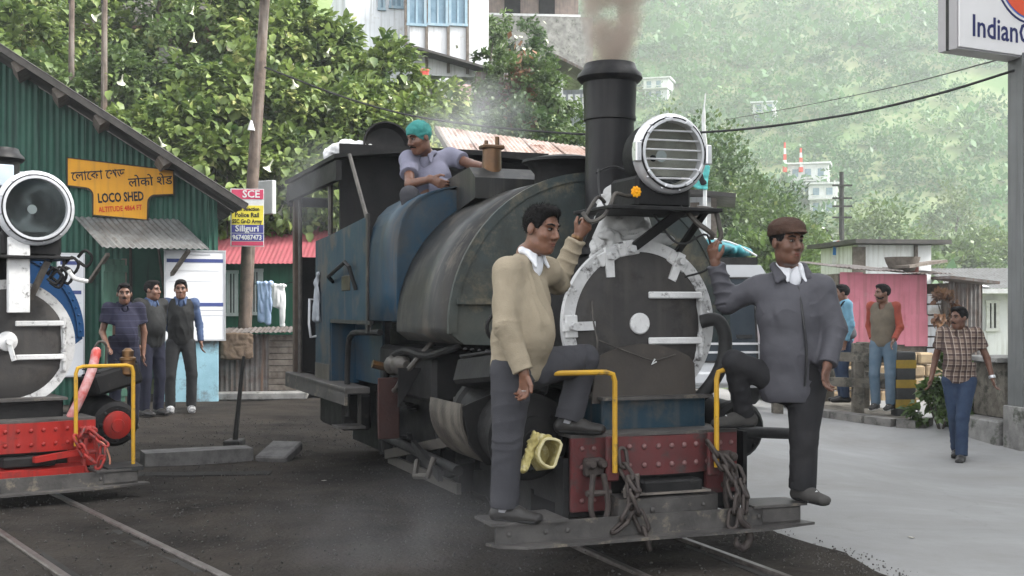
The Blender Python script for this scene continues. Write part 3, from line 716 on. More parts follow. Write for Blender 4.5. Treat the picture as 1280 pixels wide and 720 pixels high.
# small white lit-box sign behind the pole
bx = at(333, 247, 20.0); t = thing('box_sign', 'blank grey-white box sign fixed behind the pole', 'sign', bx, R(-30)); k = 20 / FPX
MB().box((0, 0, 0), (26 * k, .1, 42 * k), bev=.01).build('panel', mat('grey_sign_face', (.42, .43, .42), (.36, .37, .36), rough=.5), t); MB().box((-16 * k, .02, 0), (16 * k, .05, .06)).build('bracket', m_iron, t)
# two thin poles behind the shed roof
for i, (px, py0, w, Y, lb) in enumerate(((88, -40, .07, 23, 'thin bare pole behind the shed roof, the left of two'), (129, -40, .07, 22.5, 'thin bare pole behind the shed roof, the right of two'), (197, -20, .05, 25.5, 'short thin pole on the bank, left of a close pair'), (211, -20, .05, 25.5, 'short thin pole on the bank, right of a close pair'))):
    p = at(px, 300, Y); p.z = max(0, float(terrain(p.x, p.y)))
    q = at(px + 2, py0, Y); t = thing('bank_pole', lb, 'pole', p, group='thin poles on the bank')
    MB().tube([(0, 0, -.3), (.01, 0, (q.z - p.z) * .5), (q.x - p.x, 0, q.z - p.z)], [w, w * .9, w * .8], 8, sub=3).build('post', m_pole, t)
    MB().box((0, -w, (q.z - p.z) * .92), (.03, .03, .12)).build('bracket', m_iron, t)
# ================================================================ steam engines
m_soot = mat('sooty_black', (.012, .012, .0125), (.021, .0205, .020), scale=5, rough=.58, bump=.18, bscale=45, spot=(.04, .037, .034), sscale=7, sth=.68, spec=.12)
m_chim = mat('chimney_black', (.011, .011, .012), (.017, .0165, .0165), scale=4, rough=.42, metal=.1, bump=.12, bscale=30, streak=(.026, .025, .024), spec=.16)
m_door = mat('smokebox_grey', (.040, .038, .037), (.054, .051, .049), scale=2.5, rough=.6, bump=.15, bscale=50, spot=(.026, .025, .024), sscale=4, sth=.58, streak=(.065, .06, .055), spot2=((.08, .07, .06), 3.0, .62, .6))
m_apron = mat('apron_brown_black', (.048, .043, .039), (.065, .056, .048), scale=3, rough=.6, bump=.15, spot=(.10, .08, .065), sscale=6, sth=.68)
m_silver = mat('white_lead_paint', (.60, .60, .595), (.44, .44, .435), scale=7, rough=.5, metal=.05, bump=.25, bscale=40, spot=(.085, .08, .078), sscale=13, sth=.60)
m_silver2 = mat('clean_white_paint', (.66, .66, .65), (.55, .55, .545), scale=9, rough=.55, bump=.25, bscale=60, spot=(.16, .155, .15), sscale=18, sth=.63)
m_beam = mat('dull_red_paint', (.115, .030, .030), (.085, .030, .030), scale=5, rough=.5, bump=.15, spot=(.055, .045, .042), sscale=8, sth=.58)
m_bred = mat('bright_red_paint', (.34, .022, .017), (.26, .022, .018), scale=4, rough=.45, bump=.1, spot=(.07, .03, .026), sscale=9, sth=.64, streak=(.12, .03, .026))
m_tank = mat('stained_tank_side', (.033, .031, .027), (.018, .021, .023), scale=1.6, rough=.42, bump=.1, bscale=18, spot=(.085, .075, .062), sscale=2.5, sth=.58, streak=(.07, .064, .056), spot2=((.03, .028, .026), 1.2, .55, .7))
m_tankf = mat('limescaled_tank_front', (.070, .074, .064), (.036, .050, .052), scale=1.7, rough=.6, bump=.2, bscale=40, spot=(.135, .12, .085), sscale=4, sth=.56, detail=9, spot2=((.03, .032, .028), 2.2, .55, .8))
m_tankb = mat('deep_blue_enamel', (.012, .045, .070), (.02, .058, .082), scale=1.6, rough=.4, bump=.08, spot=(.045, .05, .052), sscale=4, sth=.62)
m_lblue = mat('loco_blue_paint', (.009, .038, .068), (.014, .043, .068), scale=1.8, rough=.45, bump=.08, bscale=20, spot=(.05, .056, .06), sscale=2.4, sth=.58, streak=(.05, .052, .052), spot2=((.035, .034, .033), 1.5, .56, .7))
m_lblued = mat('grimy_blue_paint', (.012, .036, .058), (.018, .040, .055), scale=2, rough=.5, bump=.12, spot=(.062, .06, .056), sscale=3, sth=.55, streak=(.075, .07, .066))
m_blueR = mat('left_engine_blue', (.012, .05, .14), (.015, .06, .15), scale=3, rough=.4, bump=.05)
m_yrail = mat('yellow_rail_paint', (.52, .30, .025), (.42, .24, .03), scale=10, rough=.45, bump=.1, spot=(.12, .09, .05), sscale=14, sth=.62)
m_rivet = mat('worn_rivet', (.19, .10, .095), (.13, .07, .068), scale=30, rough=.5, bump=.1)
m_chain = mat('chain_rust', (.075, .062, .055), (.045, .038, .036), scale=20, rough=.6, metal=.3, bump=.25)
m_chainr = mat('chain_red', (.30, .03, .025), (.2, .03, .025), scale=10, rough=.45, bump=.15, spot=(.06, .04, .04), sscale=14, sth=.6)
m_step = mat('worn_step_iron', (.10, .094, .088), (.055, .052, .05), scale=6, rough=.6, metal=.15, bump=.3, bscale=50, spot=(.19, .165, .13), sscale=9, sth=.62)
m_dusty = mat('dusty_wood_bar', (.20, .175, .15), (.11, .10, .09), scale=8, rough=.9, bump=.4, bscale=60)
m_brass = mat('old_brass', (.22, .12, .05), (.12, .075, .045), scale=14, rough=.4, metal=.8, bump=.1)
m_brasso = mat('sooty_brass', (.13, .075, .04), (.09, .055, .035), scale=14, rough=.45, metal=.7, bump=.1)
m_rub = mat('black_rubber', (.02, .02, .02), (.03, .03, .03), scale=9, rough=.55, bump=.1)
m_pipe = mat('worn_pipe', (.10, .092, .08), (.055, .05, .047), scale=12, rough=.5, metal=.3, bump=.15)
m_coal = mat('coal', (.012, .012, .013), (.03, .03, .03), scale=20, rough=.45, bump=.4)
m_casing = mat('grimy_cylinder_casing', (.095, .086, .073), (.05, .045, .04), scale=4, rough=.5, bump=.2, spot=(.04, .035, .033), sscale=5, sth=.55, streak=(.14, .126, .105))
m_refl = mat('lamp_reflector', (.58, .53, .46), (.34, .30, .25), scale=4, rough=.35, metal=.35, bump=.1)
m_chrome = mat('lamp_bright_metal', (.70, .70, .71), (.58, .58, .59), scale=8, rough=.32, metal=.6, bump=.12, spot=(.2, .2, .2), sscale=20, sth=.7)
m_lampw = mat('lamp_ring_white', (.55, .56, .58), (.44, .45, .47), scale=7, rough=.5, metal=.1, bump=.1)
m_glass = glass_mat('lamp_glass', (.90, .93, .93), .05, .45)
RIV = {}
def rivet(parent, p, r=.011, m=None, axis='y', sg=-1):
    m = m or m_beam; key = (m.name, round(r, 4), axis)
    if key not in RIV:
        mb = MB(); e = {'y': (0, sg, 0), 'x': (sg, 0, 0), 'z': (0, 0, 1)}[axis]; e = Vector(e)
        mb.lathe((0, 0, 0), e * r * .8, [(0, r), (.5, r * .85), (1, r * .3)], 8); RIV[key] = mb.mesh('rivet', m)
    return mobj('rivet', RIV[key], parent, p)
def link_mesh(name, L, W, r, m):
    pts = []; k = 6
    for i in range(k + 1): a = math.pi * i / k; pts.append((W * math.cos(a), 0, L / 2 + W * math.sin(a)))
    for i in range(k + 1): a = math.pi + math.pi * i / k; pts.append((W * math.cos(a), 0, -L / 2 + W * math.sin(a)))
    return MB().tube(pts, r, 7, closed=True).mesh(name, m)
def chain(parent, pts, m, L=.055, W=.024, r=.0105):
    """links following a polyline"""
    key = ('link', m.name, L)
    if key not in RIV: RIV[key] = link_mesh('chain_link', L, W, r, m)
    P = [Vector(p) for p in pts]; step = L + W * 2 - r * 2.4; i = 0; d = 0; seg = 0; k = 0; total = sum((P[j + 1] - P[j]).length for j in range(len(P) - 1))
    acc = [0]
    for j in range(len(P) - 1): acc.append(acc[-1] + (P[j + 1] - P[j]).length)
    s = step * .5
    while s < total:
        j = max(q for q in range(len(P) - 1) if acc[q] <= s); t = (s - acc[j]) / max(1e-6, acc[j + 1] - acc[j]); p = P[j].lerp(P[j + 1], t); dr = (P[j + 1] - P[j]).normalized()
        q = Vector((0, 0, 1)).rotation_difference(dr) @ Euler((0, 0, (k % 2) * R(80) + random.uniform(-.25, .25))).to_quaternion()
        o = mobj('chain_link', RIV[key], parent, p); o.rotation_mode = 'QUATERNION'; o.rotation_quaternion = q; s += step; k += 1
def arc(cx, cz, r, a0, a1, n): return [(cx + r * math.cos(R(a0 + (a1 - a0) * i / n)), cz + r * math.sin(R(a0 + (a1 - a0) * i / n))) for i in range(n + 1)]
def ringseg(mb, cx, cz, r0, r1, y0, y1, a0, a1, n):
    """flat ring segment facing -y, from y0 (front) to y1"""
    A = arc(cx, cz, r1, a0, a1, n); B = arc(cx, cz, r0, a0, a1, n); vs = []; fs = []
    for P, y in ((A, y0), (B, y0), (B, y1), (A, y1)): vs += [(p[0], y, p[1]) for p in P]
    m = n + 1
    for k in range(4):
        for i in range(n): fs.append((k * m + i, k * m + i + 1, ((k + 1) % 4) * m + i + 1, ((k + 1) % 4) * m + i))
    if abs(a1 - a0) < 359: fs += [(0, m, 2 * m, 3 * m), (n, 3 * m + n, 2 * m + n, m + n)]
    mb._add(vs, fs, False); return mb

def headlamp(root, c, r, bars, ringm, dz, glassy):
    x, y, z = c
    lamp = MB().lathe((x, y + .30, z), (x, y, z), [(0, r * .55), (.25, r * .86), (.6, r * .9), (1, r * .92)], 28, caps=False).build('headlamp', m_soot, root)
    MB().lathe((x, y + .30, z), (x, y + .26, z), [(0, .01), (1, r * .6)], 20).build('lamp_back', m_soot, lamp)
    MB().lathe((x, y + .22, z), (x, y + .01, z), [(0, .02), (.15, r * .3), (.4, r * .55), (.75, r * .72), (1, r * .8)], 28, caps=False).build('reflector', m_refl if glassy else mat('dark_reflector', (.34, .35, .35), (.16, .165, .165), scale=3, rough=.16, metal=.9, bump=.05), lamp)
    MB().lathe((x, y + .12, z), (x, y + .16, z), [(0, .035), (1, .012)], 12).build('bulb', m_wp, lamp)
    rg = MB().lathe((x, y + .05, z), (x, y - .03, z), [(0, r * .93), (.1, r), (.55, r), (.7, r * .97), (.8, r * .9), (1, r * .85), (1.0, r * .79), (.4, r * .775)], 36, caps=False).build('lamp_ring', ringm, lamp)
    for k in range(12):
        a = 2 * math.pi * k / 12 + .2; rivet(rg, (x + r * .915 * math.cos(a), y - .012, z + r * .915 * math.sin(a)), .009, ringm)
    MB().tube([(x + r * .875 * math.cos(2 * math.pi * k / 40), y - .022, z + r * .875 * math.sin(2 * math.pi * k / 40)) for k in range(40)], .006, 6, closed=True).build('ring_groove', m_soot, rg)
    MB().lathe((x, y + .02, z), (x, y + .012, z), [(0, r * .785), (1, r * .785)], 32).build('lamp_glass', m_glass, lamp)
    if bars:
        for k in range(6):
            zz = z + (k - 2.5) * r * .235 - .01; hw = math.sqrt(max(.01, (r * .8) ** 2 - (zz - z) ** 2)); MB().cyl((x - hw, y - .012, zz), (x + hw, y - .012, zz + .004), .0055, n=6).build('guard_bar', m_chrome, lamp)
        for s_ in (-1, 1):
            MB().box((x + s_ * r * .98, y - .012, z), (.035, .05, .11), bev=.006).build('hinge' if s_ < 0 else 'catch', ringm, lamp)
        for a in (60, 100, 140, 220, 260, 300, 335): MB().box((x + r * .83 * math.cos(R(a)), y - .03, z + r * .83 * math.sin(R(a))), (.05, .014, .02), Matrix.Rotation(-R(a + 90), 3, 'Y'), bev=.004).build('glass_clip', ringm, lamp)
    return lamp

def engine_front(root, q):
    dz = q['dz']; zc = 1.29 + dz; rr = q['ring']
    # front step board
    x0, x1 = q['board']; mb = MB(); zt = q['bz']
    mb.box(((x0 + x1) / 2, .01, zt - .06), (x1 - x0 - .06, .018, .105)); mb.build('board_web', m_step, root)
    mb = MB(); mb.prism([(x0 + .0, .07), (x0 + .03, -.02), (x0 + .16, -.10), (x1 - .32, -.10), (x1 + .05, -.02), (x1 + .02, .07)], .014, 'z', zt - .122); mb.build('board_flange', m_step, root)
    mb = MB(); mb.prism([(x0, -.02), (x0 + .42, -.02), (x0 + .42, .30), (x0, .24)], .014, 'z', zt - .012); mb.build('step_plate', m_step, root)
    mb = MB(); mb.prism([(x1 - .34, -.02), (x1, -.02), (x1, .2), (x1 - .34, .24)], .014, 'z', zt - .012); mb.build('step_plate', m_step, root)
    for xx in (x0 + .1, x0 + .3, x0 + .42, x1 - .30, x1 - .2, x1 - .08): rivet(root, (xx, .0, zt - .06), .014, m_step)
    MB().box((x1 - .16, -.003, zt - .058), (.24, .012, .08), bev=.004).build('web_patch', m_step, root)
    MB().box((-.60, .33, zt + .10), (.03, .12, .34)).build('board_bracket', m_soot, root); MB().box((.42, .33, zt + .10), (.03, .12, .34)).build('board_bracket', m_soot, root)
    # buffer beam
    bm = q['beam']; b0, b1 = q['bx']; z1 = q['beamz']
    MB().box(((b0 + .235 + b0) / 2, .245, z1 - .20), (.235, .03, .40), bev=.004).build('beam_cheek', bm, root)
    MB().box(((b1 - .20 + b1) / 2, .245, z1 - .17), (.20, .03, .34), bev=.004).build('beam_cheek', bm, root)
    n = 14; vs = []; fs = []; xa, xb = b0 + .20, b1 - .17
    for i in range(n + 1):
        t = i / n; x = xa + (xb - xa) * t; yy = .215 - .055 * math.sin(math.pi * t)
        for z in (z1 - .21, z1): vs += [(x, yy, z), (x, yy + .02, z)]
    for i in range(n):
        a = 4 * i; b = a + 4; fs += [(a, b, b + 2, a + 2), (a + 1, a + 3, b + 3, b + 1), (a + 2, b + 2, b + 3, a + 3), (a, a + 1, b + 1, b)]
    fs += [(0, 2, 3, 1), (4 * n, 4 * n + 1, 4 * n + 3, 4 * n + 2)]
    bp = MB()._add(vs, fs).build('buffer_beam', bm, root)
    for i in range(8):
        t = .06 + .88 * i / 7; x = xa + (xb - xa) * t; yy = .215 - .055 * math.sin(math.pi * t)
        for z in (z1 - .055, z1 - .155): rivet(bp, (x, yy, z), .0165, m_rivet if q['main'] else bm)
    for x in (b0 + .06, b0 + .13, b1 - .11, b1 - .04):
        for z in (z1 - .06, z1 - .16, z1 - .34): 
            if x < 0 or z > z1 - .3: rivet(root, (x, .23, z), .015, m_rivet if q['main'] else bm)
    mb = MB(); mb.box(((b0 + b1) / 2, .42, z1 + .006), (b1 - b0, .38, .018)); mb.build('front_deck', m_step, root)
    MB().box(((b0 + b1) / 2, .30, z1 - .26), (b1 - b0 - .06, .05, .34)).build('beam_back', m_soot, root)
    MB().box(((xa + xb) / 2 + .02, .16, z1 - .27), (.36, .12, .07), bev=.01).build('coupling_block', m_soot, root)
    # bowed bar below the beam
    vs = []; fs = []; xa2, xb2 = q['bar']
    for i in range(n + 1):
        t = i / n; x = xa2 + (xb2 - xa2) * t; yf = .12 - .075 * math.sin(math.pi * t)
        for (yy, zz) in ((yf, z1 - .435), (yf, z1 - .325), (.23, z1 - .31), (.23, z1 - .435)): vs.append((x, yy, zz))
    for i in range(n):
        a = 4 * i; b = a + 4
        for k in range(4): fs.append((a + k, b + k, b + (k + 1) % 4, a + (k + 1) % 4))
    fs += [(0, 1, 2, 3), (4 * n + 3, 4 * n + 2, 4 * n + 1, 4 * n)]
    br = MB()._add(vs, fs).build('bowed_bar', q['barm'], root); rivet(br, (xa2 + .17, .06, z1 - .38), .016, q['barm']); rivet(br, (xb2 - .12, .07, z1 - .37), .012, q['barm'])
    if q['main']:
        MB().beam((xa2 + .02, .05, z1 - .285), (xa2 + .14, .20, z1 - .22), .05, .05).build('wood_wedge', m_dusty, root)
        MB().box(((xa2 + xb2) / 2, .15, z1 - .30), (xb2 - xa2 - .12, .12, .012)).build('dust_shelf', m_dusty, root)
    # yellow grab rails
    zr = q['railz']
    for side, xi, xo in q['rails']:
        y = .115 if q['main'] else .13; tail = [(xo - side * .012, y + .02, zr), (xo, y + .06, zr), (xo, y + .30, zr), (xo, y + .36, zr - .04), (xo, y + .37, z1 - .1)] if q['main'] else [(xo - side * .012, y, zr - .012), (xo, y, zr - .05), (xo, y, zt + .2), (xo, y, zt - .01)]
        MB().tube([(xi, y, z1 - .18), (xi, y, z1 + .2), (xi, y, zr - .05), (xi + side * .012, y, zr - .012), (xi + side * .05, y, zr), ((xi + xo) / 2, y, zr), (xo - side * .05, y, zr)] + tail, .0145, 8).build('grab_rail', m_yrail, root)
        if q['main']: MB().box((xi, .15, z1 - .11), (.075, .03, .24), bev=.008).build('rail_bracket', bm, root)
    # smokebox
    MB().lathe((0, 1.22, zc), (0, .60, zc), [(0, rr * .92), (1, rr * .92)], 48).build('smokebox', m_soot, root)
    ring = ringseg(MB(), 0, zc, rr * .855, rr, .575, .62, *q['ringarc'], 48).build('smokebox_ring', m_silver, root)
    if q['main']:
        for a in (200, 178, 155, 130, 108, 92, 70, 48, 25, 8): rivet(ring, (rr * .93 * math.cos(R(a)), .577, zc + rr * .93 * math.sin(R(a))), .013, m_silver)
    MB().lathe((0, .6, zc), (0, .545, zc), [(0, rr * .86), (.35, rr * .86), (.6, rr * .82), (.85, rr * .55), (1, .02)], 48).build('smokebox_door', m_door, root)
    # hinge straps on the engine's left-hand side
    for zz in q['straps']:
        MB().box((.215, .535, zc + zz), (.36, .022, .04), bev=.006).build('hinge_strap', m_silver2, root)
        MB().cyl((.385, .545, zc + zz - .035), (.385, .545, zc + zz + .035), .022, n=10).build('hinge_knuckle', m_silver, root)
    MB().cyl((.387, .548, zc - .2), (.387, .548, zc + .2), .014, n=8).build('hinge_pin', m_silver, root); MB().box((.385, .58, zc - .02), (.05, .03, .40), bev=.006).build('hinge_plate', m_silver, root)
    if q['main']:
        MB().lathe((-.02, .552, zc), (-.02, .528, zc), [(0, .062), (.7, .062), (1, .055)], 24).build('door_boss', m_silver2, root)
    else:
        MB().lathe((-.02, .552, zc + .02), (-.02, .50, zc + .02), [(0, .075), (.5, .07), (1, .02)], 20).build('door_boss', m_silver2, root)
        MB().beam((-.02, .49, zc + .02), (.012, .47, zc - .12), .025, .03).build('door_handle', m_silver2, root); MB().cyl((-.02, .5, zc + .02), (-.02, .45, zc + .02), .025, n=10).build('handle_hub', m_silver2, root)
    for (a, l, tw) in q['dogs']:
        ca, sa = math.cos(R(a)), math.sin(R(a)); p = Vector((rr * .90 * ca, .565, zc + rr * .90 * sa)); d = Vector((-ca, 0, -sa)); d.rotate(Euler((0, R(tw), 0)))
        dg = MB().beam(p - d * .05, p + d * l, .05, .035, up=(0, 1, 0)).build('door_clamp', m_silver2, root)
        MB().box((p.x, p.y + .01, p.z), (.13, .03, .075), Matrix.Rotation(-R(a - 90), 3, 'Y'), bev=.006).build('clamp_foot', m_silver2, dg); MB().cyl(p + Vector((0, -.01, 0)), p + Vector((0, -.06, 0)), .022, n=6, smooth=False).build('clamp_nut', m_silver, dg)
    # saddle under the smokebox
    MB().box((.02, .68, (z1 + zc - rr * .95) / 2 + .02), (.66, .5, (zc - rr * .95) - z1 + .06), bev=.01).build('saddle', q['saddlem'], root)
    MB().box((.02, .66, zc - rr * .95 + .045), (.70, .56, .018)).build('saddle_lip', m_step, root)
    # chimney
    cy = .98; cz = zc + rr * .85
    MB().lathe((0, cy, cz), (0, cy, q['chim']), [(t_, r_ * .88) for t_, r_ in ((0, .27), (.06, .21), (.12, .172), (.70, .168), (.705, .182), (.72, .182), (.735, .178), (.90, .186), (.905, .205), (.925, .228), (.945, .222), (.97, .19), (1, .175), (1, .14), (.85, .135))], 36, caps=False).build('chimney', m_chim, root)
    MB().lathe((0, cy, cz + .5), (0, cy, cz + .52), [(0, .14), (1, .14)], 20).build('chimney_throat', m_dark, root)
    # lamp shelf and lamp
    lx, ly, lz, lr = q['lamp']
    zs = lz - lr - .085
    MB().box((lx - .05, ly + .2, zs), (q['shelf'], .50, .022), bev=.004).build('lamp_shelf', m_soot, root)
    MB().box((lx - .02, ly + .22, zs + .10), (lr * 1.55, .34, .18), bev=.02).build('lamp_cradle', m_soot, root)
    headlamp(root, (lx, ly, lz), lr, q['main'], m_chrome if q['main'] else m_lampw, dz, q['main'])
    # tank
    tr, tz = q['tankr'], q['tankz']; y0, y1 = 1.2, q['tanky']
    prof = [(tr, tz - .04)] + arc(0, tz, tr, 0, 180, 44) + [(-tr, tz - .04)]
    prof += [(-tr + .08, tz - .10), (-.4, tz - .12), (.4, tz - .12), (tr - .08, tz - .10)]
    MB().prism(prof, y1 - y0, 'y', y0).build('tank', q['tankm'], root).data.polygons.foreach_set('use_smooth', [False] * 2 + [True] * (len(prof)))
    fp = [(x * .985, tz + (z - tz) * .985) for x, z in prof]; MB().prism(fp, .012, 'y', y0 - .012).build('tank_front', q['tankfm'], root)
    ringseg(MB(), 0, tz, tr - .045, tr + .008, y0 - .022, y0 + .01, -2, 182, 44).build('tank_rim', q['rimm'], root)
    for k in range(0 if q['main'] else 33):
        a = 2 + 176 * k / 32; rivet(root, ((tr - .02) * math.cos(R(a)), y0 - .022, tz + (tr - .02) * math.sin(R(a))), .010, q['rimm'])

def cylinder(root, sx, m, cover, zo, main, full=True):
    x = sx * .74; cr_ = 1.0 if main else .72
    if not full:
        x = sx * .60; c = MB().lathe((x, 1.15, .70 + zo), (x, .46, .66 + zo), [(0, .15), (.03, .17), (.1, .17), (.13, .155), (.86, .155), (.89, .175), (.96, .175), (1, .15)], 24).build('cylinder', m_soot, root)
        for k in range(8): rivet(c, (x + .13 * math.cos(k * .785), .457, .66 + zo + .13 * math.sin(k * .785)), .014, cover)
        return
    c = MB().lathe((x, 1.15, .70 + zo), (x, .42, .62 + zo), [(t_, r_ * cr_) for t_, r_ in ((0, .20), (.03, .235), (.1, .235), (.13, .215), (.86, .215), (.89, .24), (.96, .24), (1, .20))], 28).build('cylinder', m_soot, root)
    for k in range(8):
        a = 2 * math.pi * k / 8; rivet(c, (x + .165 * cr_ * math.cos(a), .417, .62 + zo + .165 * cr_ * math.sin(a)), .018, m_soot)
    MB().lathe((x, .42, .62 + zo), (x, .375, .615 + zo), [(t_, r_ * (.86 if not main else 1)) for t_, r_ in ((0, .125), (.5, .125), (.62, .112), (.7, .06), (1, .055))], 24).build('cylinder_cover', cover, c)
    MB().box((x + sx * .04, .78, .94 + zo), (.36, .62, .16), Matrix.Rotation(R(-16) * sx, 3, 'Y') @ Matrix.Rotation(R(-5), 3, 'X'), bev=.02).build('valve_chest', m_soot, root)
    MB().box((x + sx * .05, .78, 1.03 + zo), (.30, .56, .02), Matrix.Rotation(R(-16) * sx, 3, 'Y') @ Matrix.Rotation(R(-5), 3, 'X'), bev=.006).build('chest_lid', m_soot, root)
    rm = Matrix.Rotation(R(-16) * sx, 3, 'Y')
    for k in range(5):
        for e in (-.13, .13): 
            p = Vector((x + sx * .05, .78, 1.04 + zo)) + rm @ Vector((e, (k - 2) * .125, .01)); rivet(root, p, .016, m_soot, 'z')
    MB().lathe((x + sx * .11, .50, .98 + zo), (x + sx * .11, .50, 1.2 + zo), [(0, .03), (.1, .055), (.55, .055), (.58, .062), (.66, .062), (.7, .045), (.9, .045), (1, .02)], 14).build('oil_cup', m_brass if not main else m_brasso, root)

# ---------------------------------------------------------------- the main engine
eng = thing('steam_engine', 'dark blue and black steam engine smoking in the middle of the yard', 'locomotive', LO, LA)
engine_front(eng, dict(dz=0, ring=.485, board=(-1.13, .73), bz=.30, beam=m_beam, bx=(-.585, .435), beamz=.685, bar=(-.36, .245), barm=m_step, main=True,
    railz=1.04, rails=[(-1, -.385, -.80), (1, .234, .62)], ringarc=(-48, 205), straps=(.165, -.10), dogs=[(118, .12, 25), (56, .12, -10), (182, .14, 0), (100, .03, 0)],
    saddlem=m_lblued, chim=2.865, lamp=(.045, .28, 2.24, .225), shelf=.70, tankr=.96, tankz=1.26, tanky=2.36, tankm=m_tank, tankfm=m_tankf, rimm=m_tankf))
for a, b in (((-.30, .53, 1.86), (-.02, .40, 1.78)), ): pass
# white-painted chimney saddle with old lagging
s = SDF(.03); s.eseg((0, .78, 1.70), (0, .84, 1.98), (.22, .13), (.145, .14), (1, 0, 0))
for k in range(9): s.ell((random.uniform(-.2, .22), .68 + random.uniform(-.03, .02), 1.77 + random.uniform(-.03, .06)), (.075, .05, .04), k=.03)
mobj('lagging', s.mesh('lagging', .011, mat('dirty_white_lagging', (.50, .50, .49), (.36, .36, .35), scale=6, rough=.85, bump=.5, bscale=25, spot=(.14, .135, .13), sscale=8, sth=.62), wr=.02, wf=14), eng)
MB().beam((.135, .30, 1.935), (-.05, .54, 1.735), .05, .03, up=(0, 1, 0)).build('lamp_strut', m_soot, eng)
MB().beam((.30, .34, 1.935), (.25, .60, 1.70), .035, .025, up=(0, 1, 0)).build('lamp_strut', m_soot, eng)
# apron plate in front of the door, string, hose
ap = [(-.33, 1.10)] + [(-.33 + .62 * t, 1.10 + .085 * math.sin(math.pi * t) ** .8 - .02 * t) for t in [i / 16 for i in range(1, 16)]] + [(.29, 1.06), (.30, .845), (-.36, .845)]
o = MB().prism(ap, .016, 'y', .455).build('apron_plate', m_apron, eng)
MB().tube([(-.36, .45, 1.02), (-.335, .44, 1.18), (-.345, .47, 1.30), (-.33, .52, 1.42)], .006, 5, sub=4).build('string', m_pipe, eng)
MB().tube([(-.325, .445, 1.20), (-.1, .43, 1.115), (.02, .435, 1.085), (.16, .44, 1.115)], .004, 5, sub=4).build('string', m_pipe, eng)
MB().tube([(.02, .43, 1.09), (0, .43, 1.06), (.03, .43, 1.075)], .005, 5).build('string_knot', m_wp, eng)
MB().tube([(.36, .5, 1.30), (.43, .44, 1.31), (.47, .42, 1.22), (.46, .42, 1.08), (.40, .44, .95), (.33, .50, .84)], .04, 12, sub=5).build('brake_hose', m_rub, eng)
# bent pipes that the crew hold
MB().tube([(-.10, .40, 2.02), (-.20, .34, 2.00), (-.28, .32, 2.01), (-.32, .30, 1.95), (-.37, .29, 1.88), (-.44, .30, 1.85), (-.47, .34, 1.90)], .012, 8, sub=5).build('hand_pipe', m_pipe, eng)
MB().tube([(-.30, .42, 1.97), (-.37, .36, 1.99), (-.43, .34, 1.92), (-.47, .35, 1.84)], .010, 8, sub=5).build('hand_pipe', m_pipe, eng)
MB().beam((-.43, .40, 1.72), (-.35, .38, 1.90), .028, .028).build('pipe_stay', m_soot, eng)
MB().tube([(.16, .34, 1.94), (.22, .30, 1.86), (.30, .28, 1.80), (.31, .30, 1.775)], .015, 8, sub=5).build('hand_pipe', m_pipe, eng)
MB().tube([(.24, .34, 1.95), (.33, .30, 1.93), (.35, .28, 1.85), (.36, .28, 1.78), (.33, .29, 1.74)], .014, 8, sub=5).build('hand_pipe', m_pipe, eng)
MB().tube([(.05, .5, 1.92), (.14, .46, 1.78), (.22, .44, 1.75), (.34, .40, 1.80), (.36, .40, 1.62), (.25, .5, 1.56)], .007, 6, sub=5).build('cable', m_rub, eng)
MB().tube([(-.16, .80, 2.20), (-.20, .70, 2.05), (-.19, .6, 1.95), (-.12, .5, 1.96)], .006, 6, sub=4).build('cable', m_rub, eng)
MB().tube([(-.17, .82, 2.18), (-.05, .79, 2.22), (.10, .76, 2.14), (.16, .7, 2.10)], .006, 6, sub=4).build('cable', m_rub, eng)
# marigold on the shelf
m_mari = mat('marigold', (.75, .36, .01), (.7, .28, .01), rough=.7, bump=.2)
fl = thing('marigold', 'yellow marigold tucked on the lamp shelf beside the chimney', 'flower', loco_w(-.20, .24, 2.0), LA); fl.scale = (.72,) * 3
for k in range(9):
    a = 2 * math.pi * k / 9; MB().ell((.026 * math.cos(a), -.012, .026 * math.sin(a) + .02), (.020, .008, .014), 8, 5, Matrix.Rotation(-a, 3, 'Y')).build('petal', m_mari, fl)
MB().ell((0, -.016, .02), (.014, .012, .014), 8, 6).build('flower_head', m_mari, fl)
# chains, shackles and hook
def shackle(root, x, y, ztop, m, s=1.0):
    MB().box((x, y + .06, ztop + .03), (.11 * s, .06, .10), bev=.012).build('shackle_plate', m, root)
    for e in (-.032, .032): MB().lathe((x + e * s, y + .03, ztop + .05), (x + e * s, y - .01, ztop + .05), [(0, .026), (.6, .026), (1, .016)], 10).build('shackle_nut', m, root)
    MB().tube([(x - .03 * s, y, ztop), (x - .045 * s, y - .01, ztop - .10), (x - .05 * s, y - .015, ztop - .18), (x - .03 * s, y - .02, ztop - .245), (x, y - .02, ztop - .26), (x + .03 * s, y - .02, ztop - .245), (x + .05 * s, y - .015, ztop - .18), (x + .045 * s, y - .01, ztop - .10), (x + .03 * s, y, ztop)], .016, 8, sub=3).build('shackle', m, root)
    MB().cyl((x - .07 * s, y - .005, ztop - .10), (x + .07 * s, y - .005, ztop - .10), .017, n=8).build('shackle_pin', m, root)
shackle(eng, -.475, .13, .50, m_chain)
chain(eng, [(-.335, .13, .62), (-.335, .10, .52), (-.315, .03, .45), (-.36, -.02, .33), (-.42, -.03, .25), (-.47, -.02, .21)], m_chain, L=.058, W=.025, r=.011)
chain(eng, [(-.315, .05, .48), (-.34, -.02, .36), (-.30, -.03, .26), (-.275, -.04, .17)], m_chain, L=.07, W=.027, r=.0115)
chain(eng, [(.19, .13, .64), (.22, .08, .57), (.26, .03, .47), (.275, -.02, .34), (.25, -.03, .24)], m_chain, L=.058, W=.025, r=.011)
chain(eng, [(.27, .10, .56), (.33, .05, .47), (.345, .0, .38), (.33, -.02, .30), (.30, -.03, .25)], m_chain, L=.058, W=.025, r=.011)
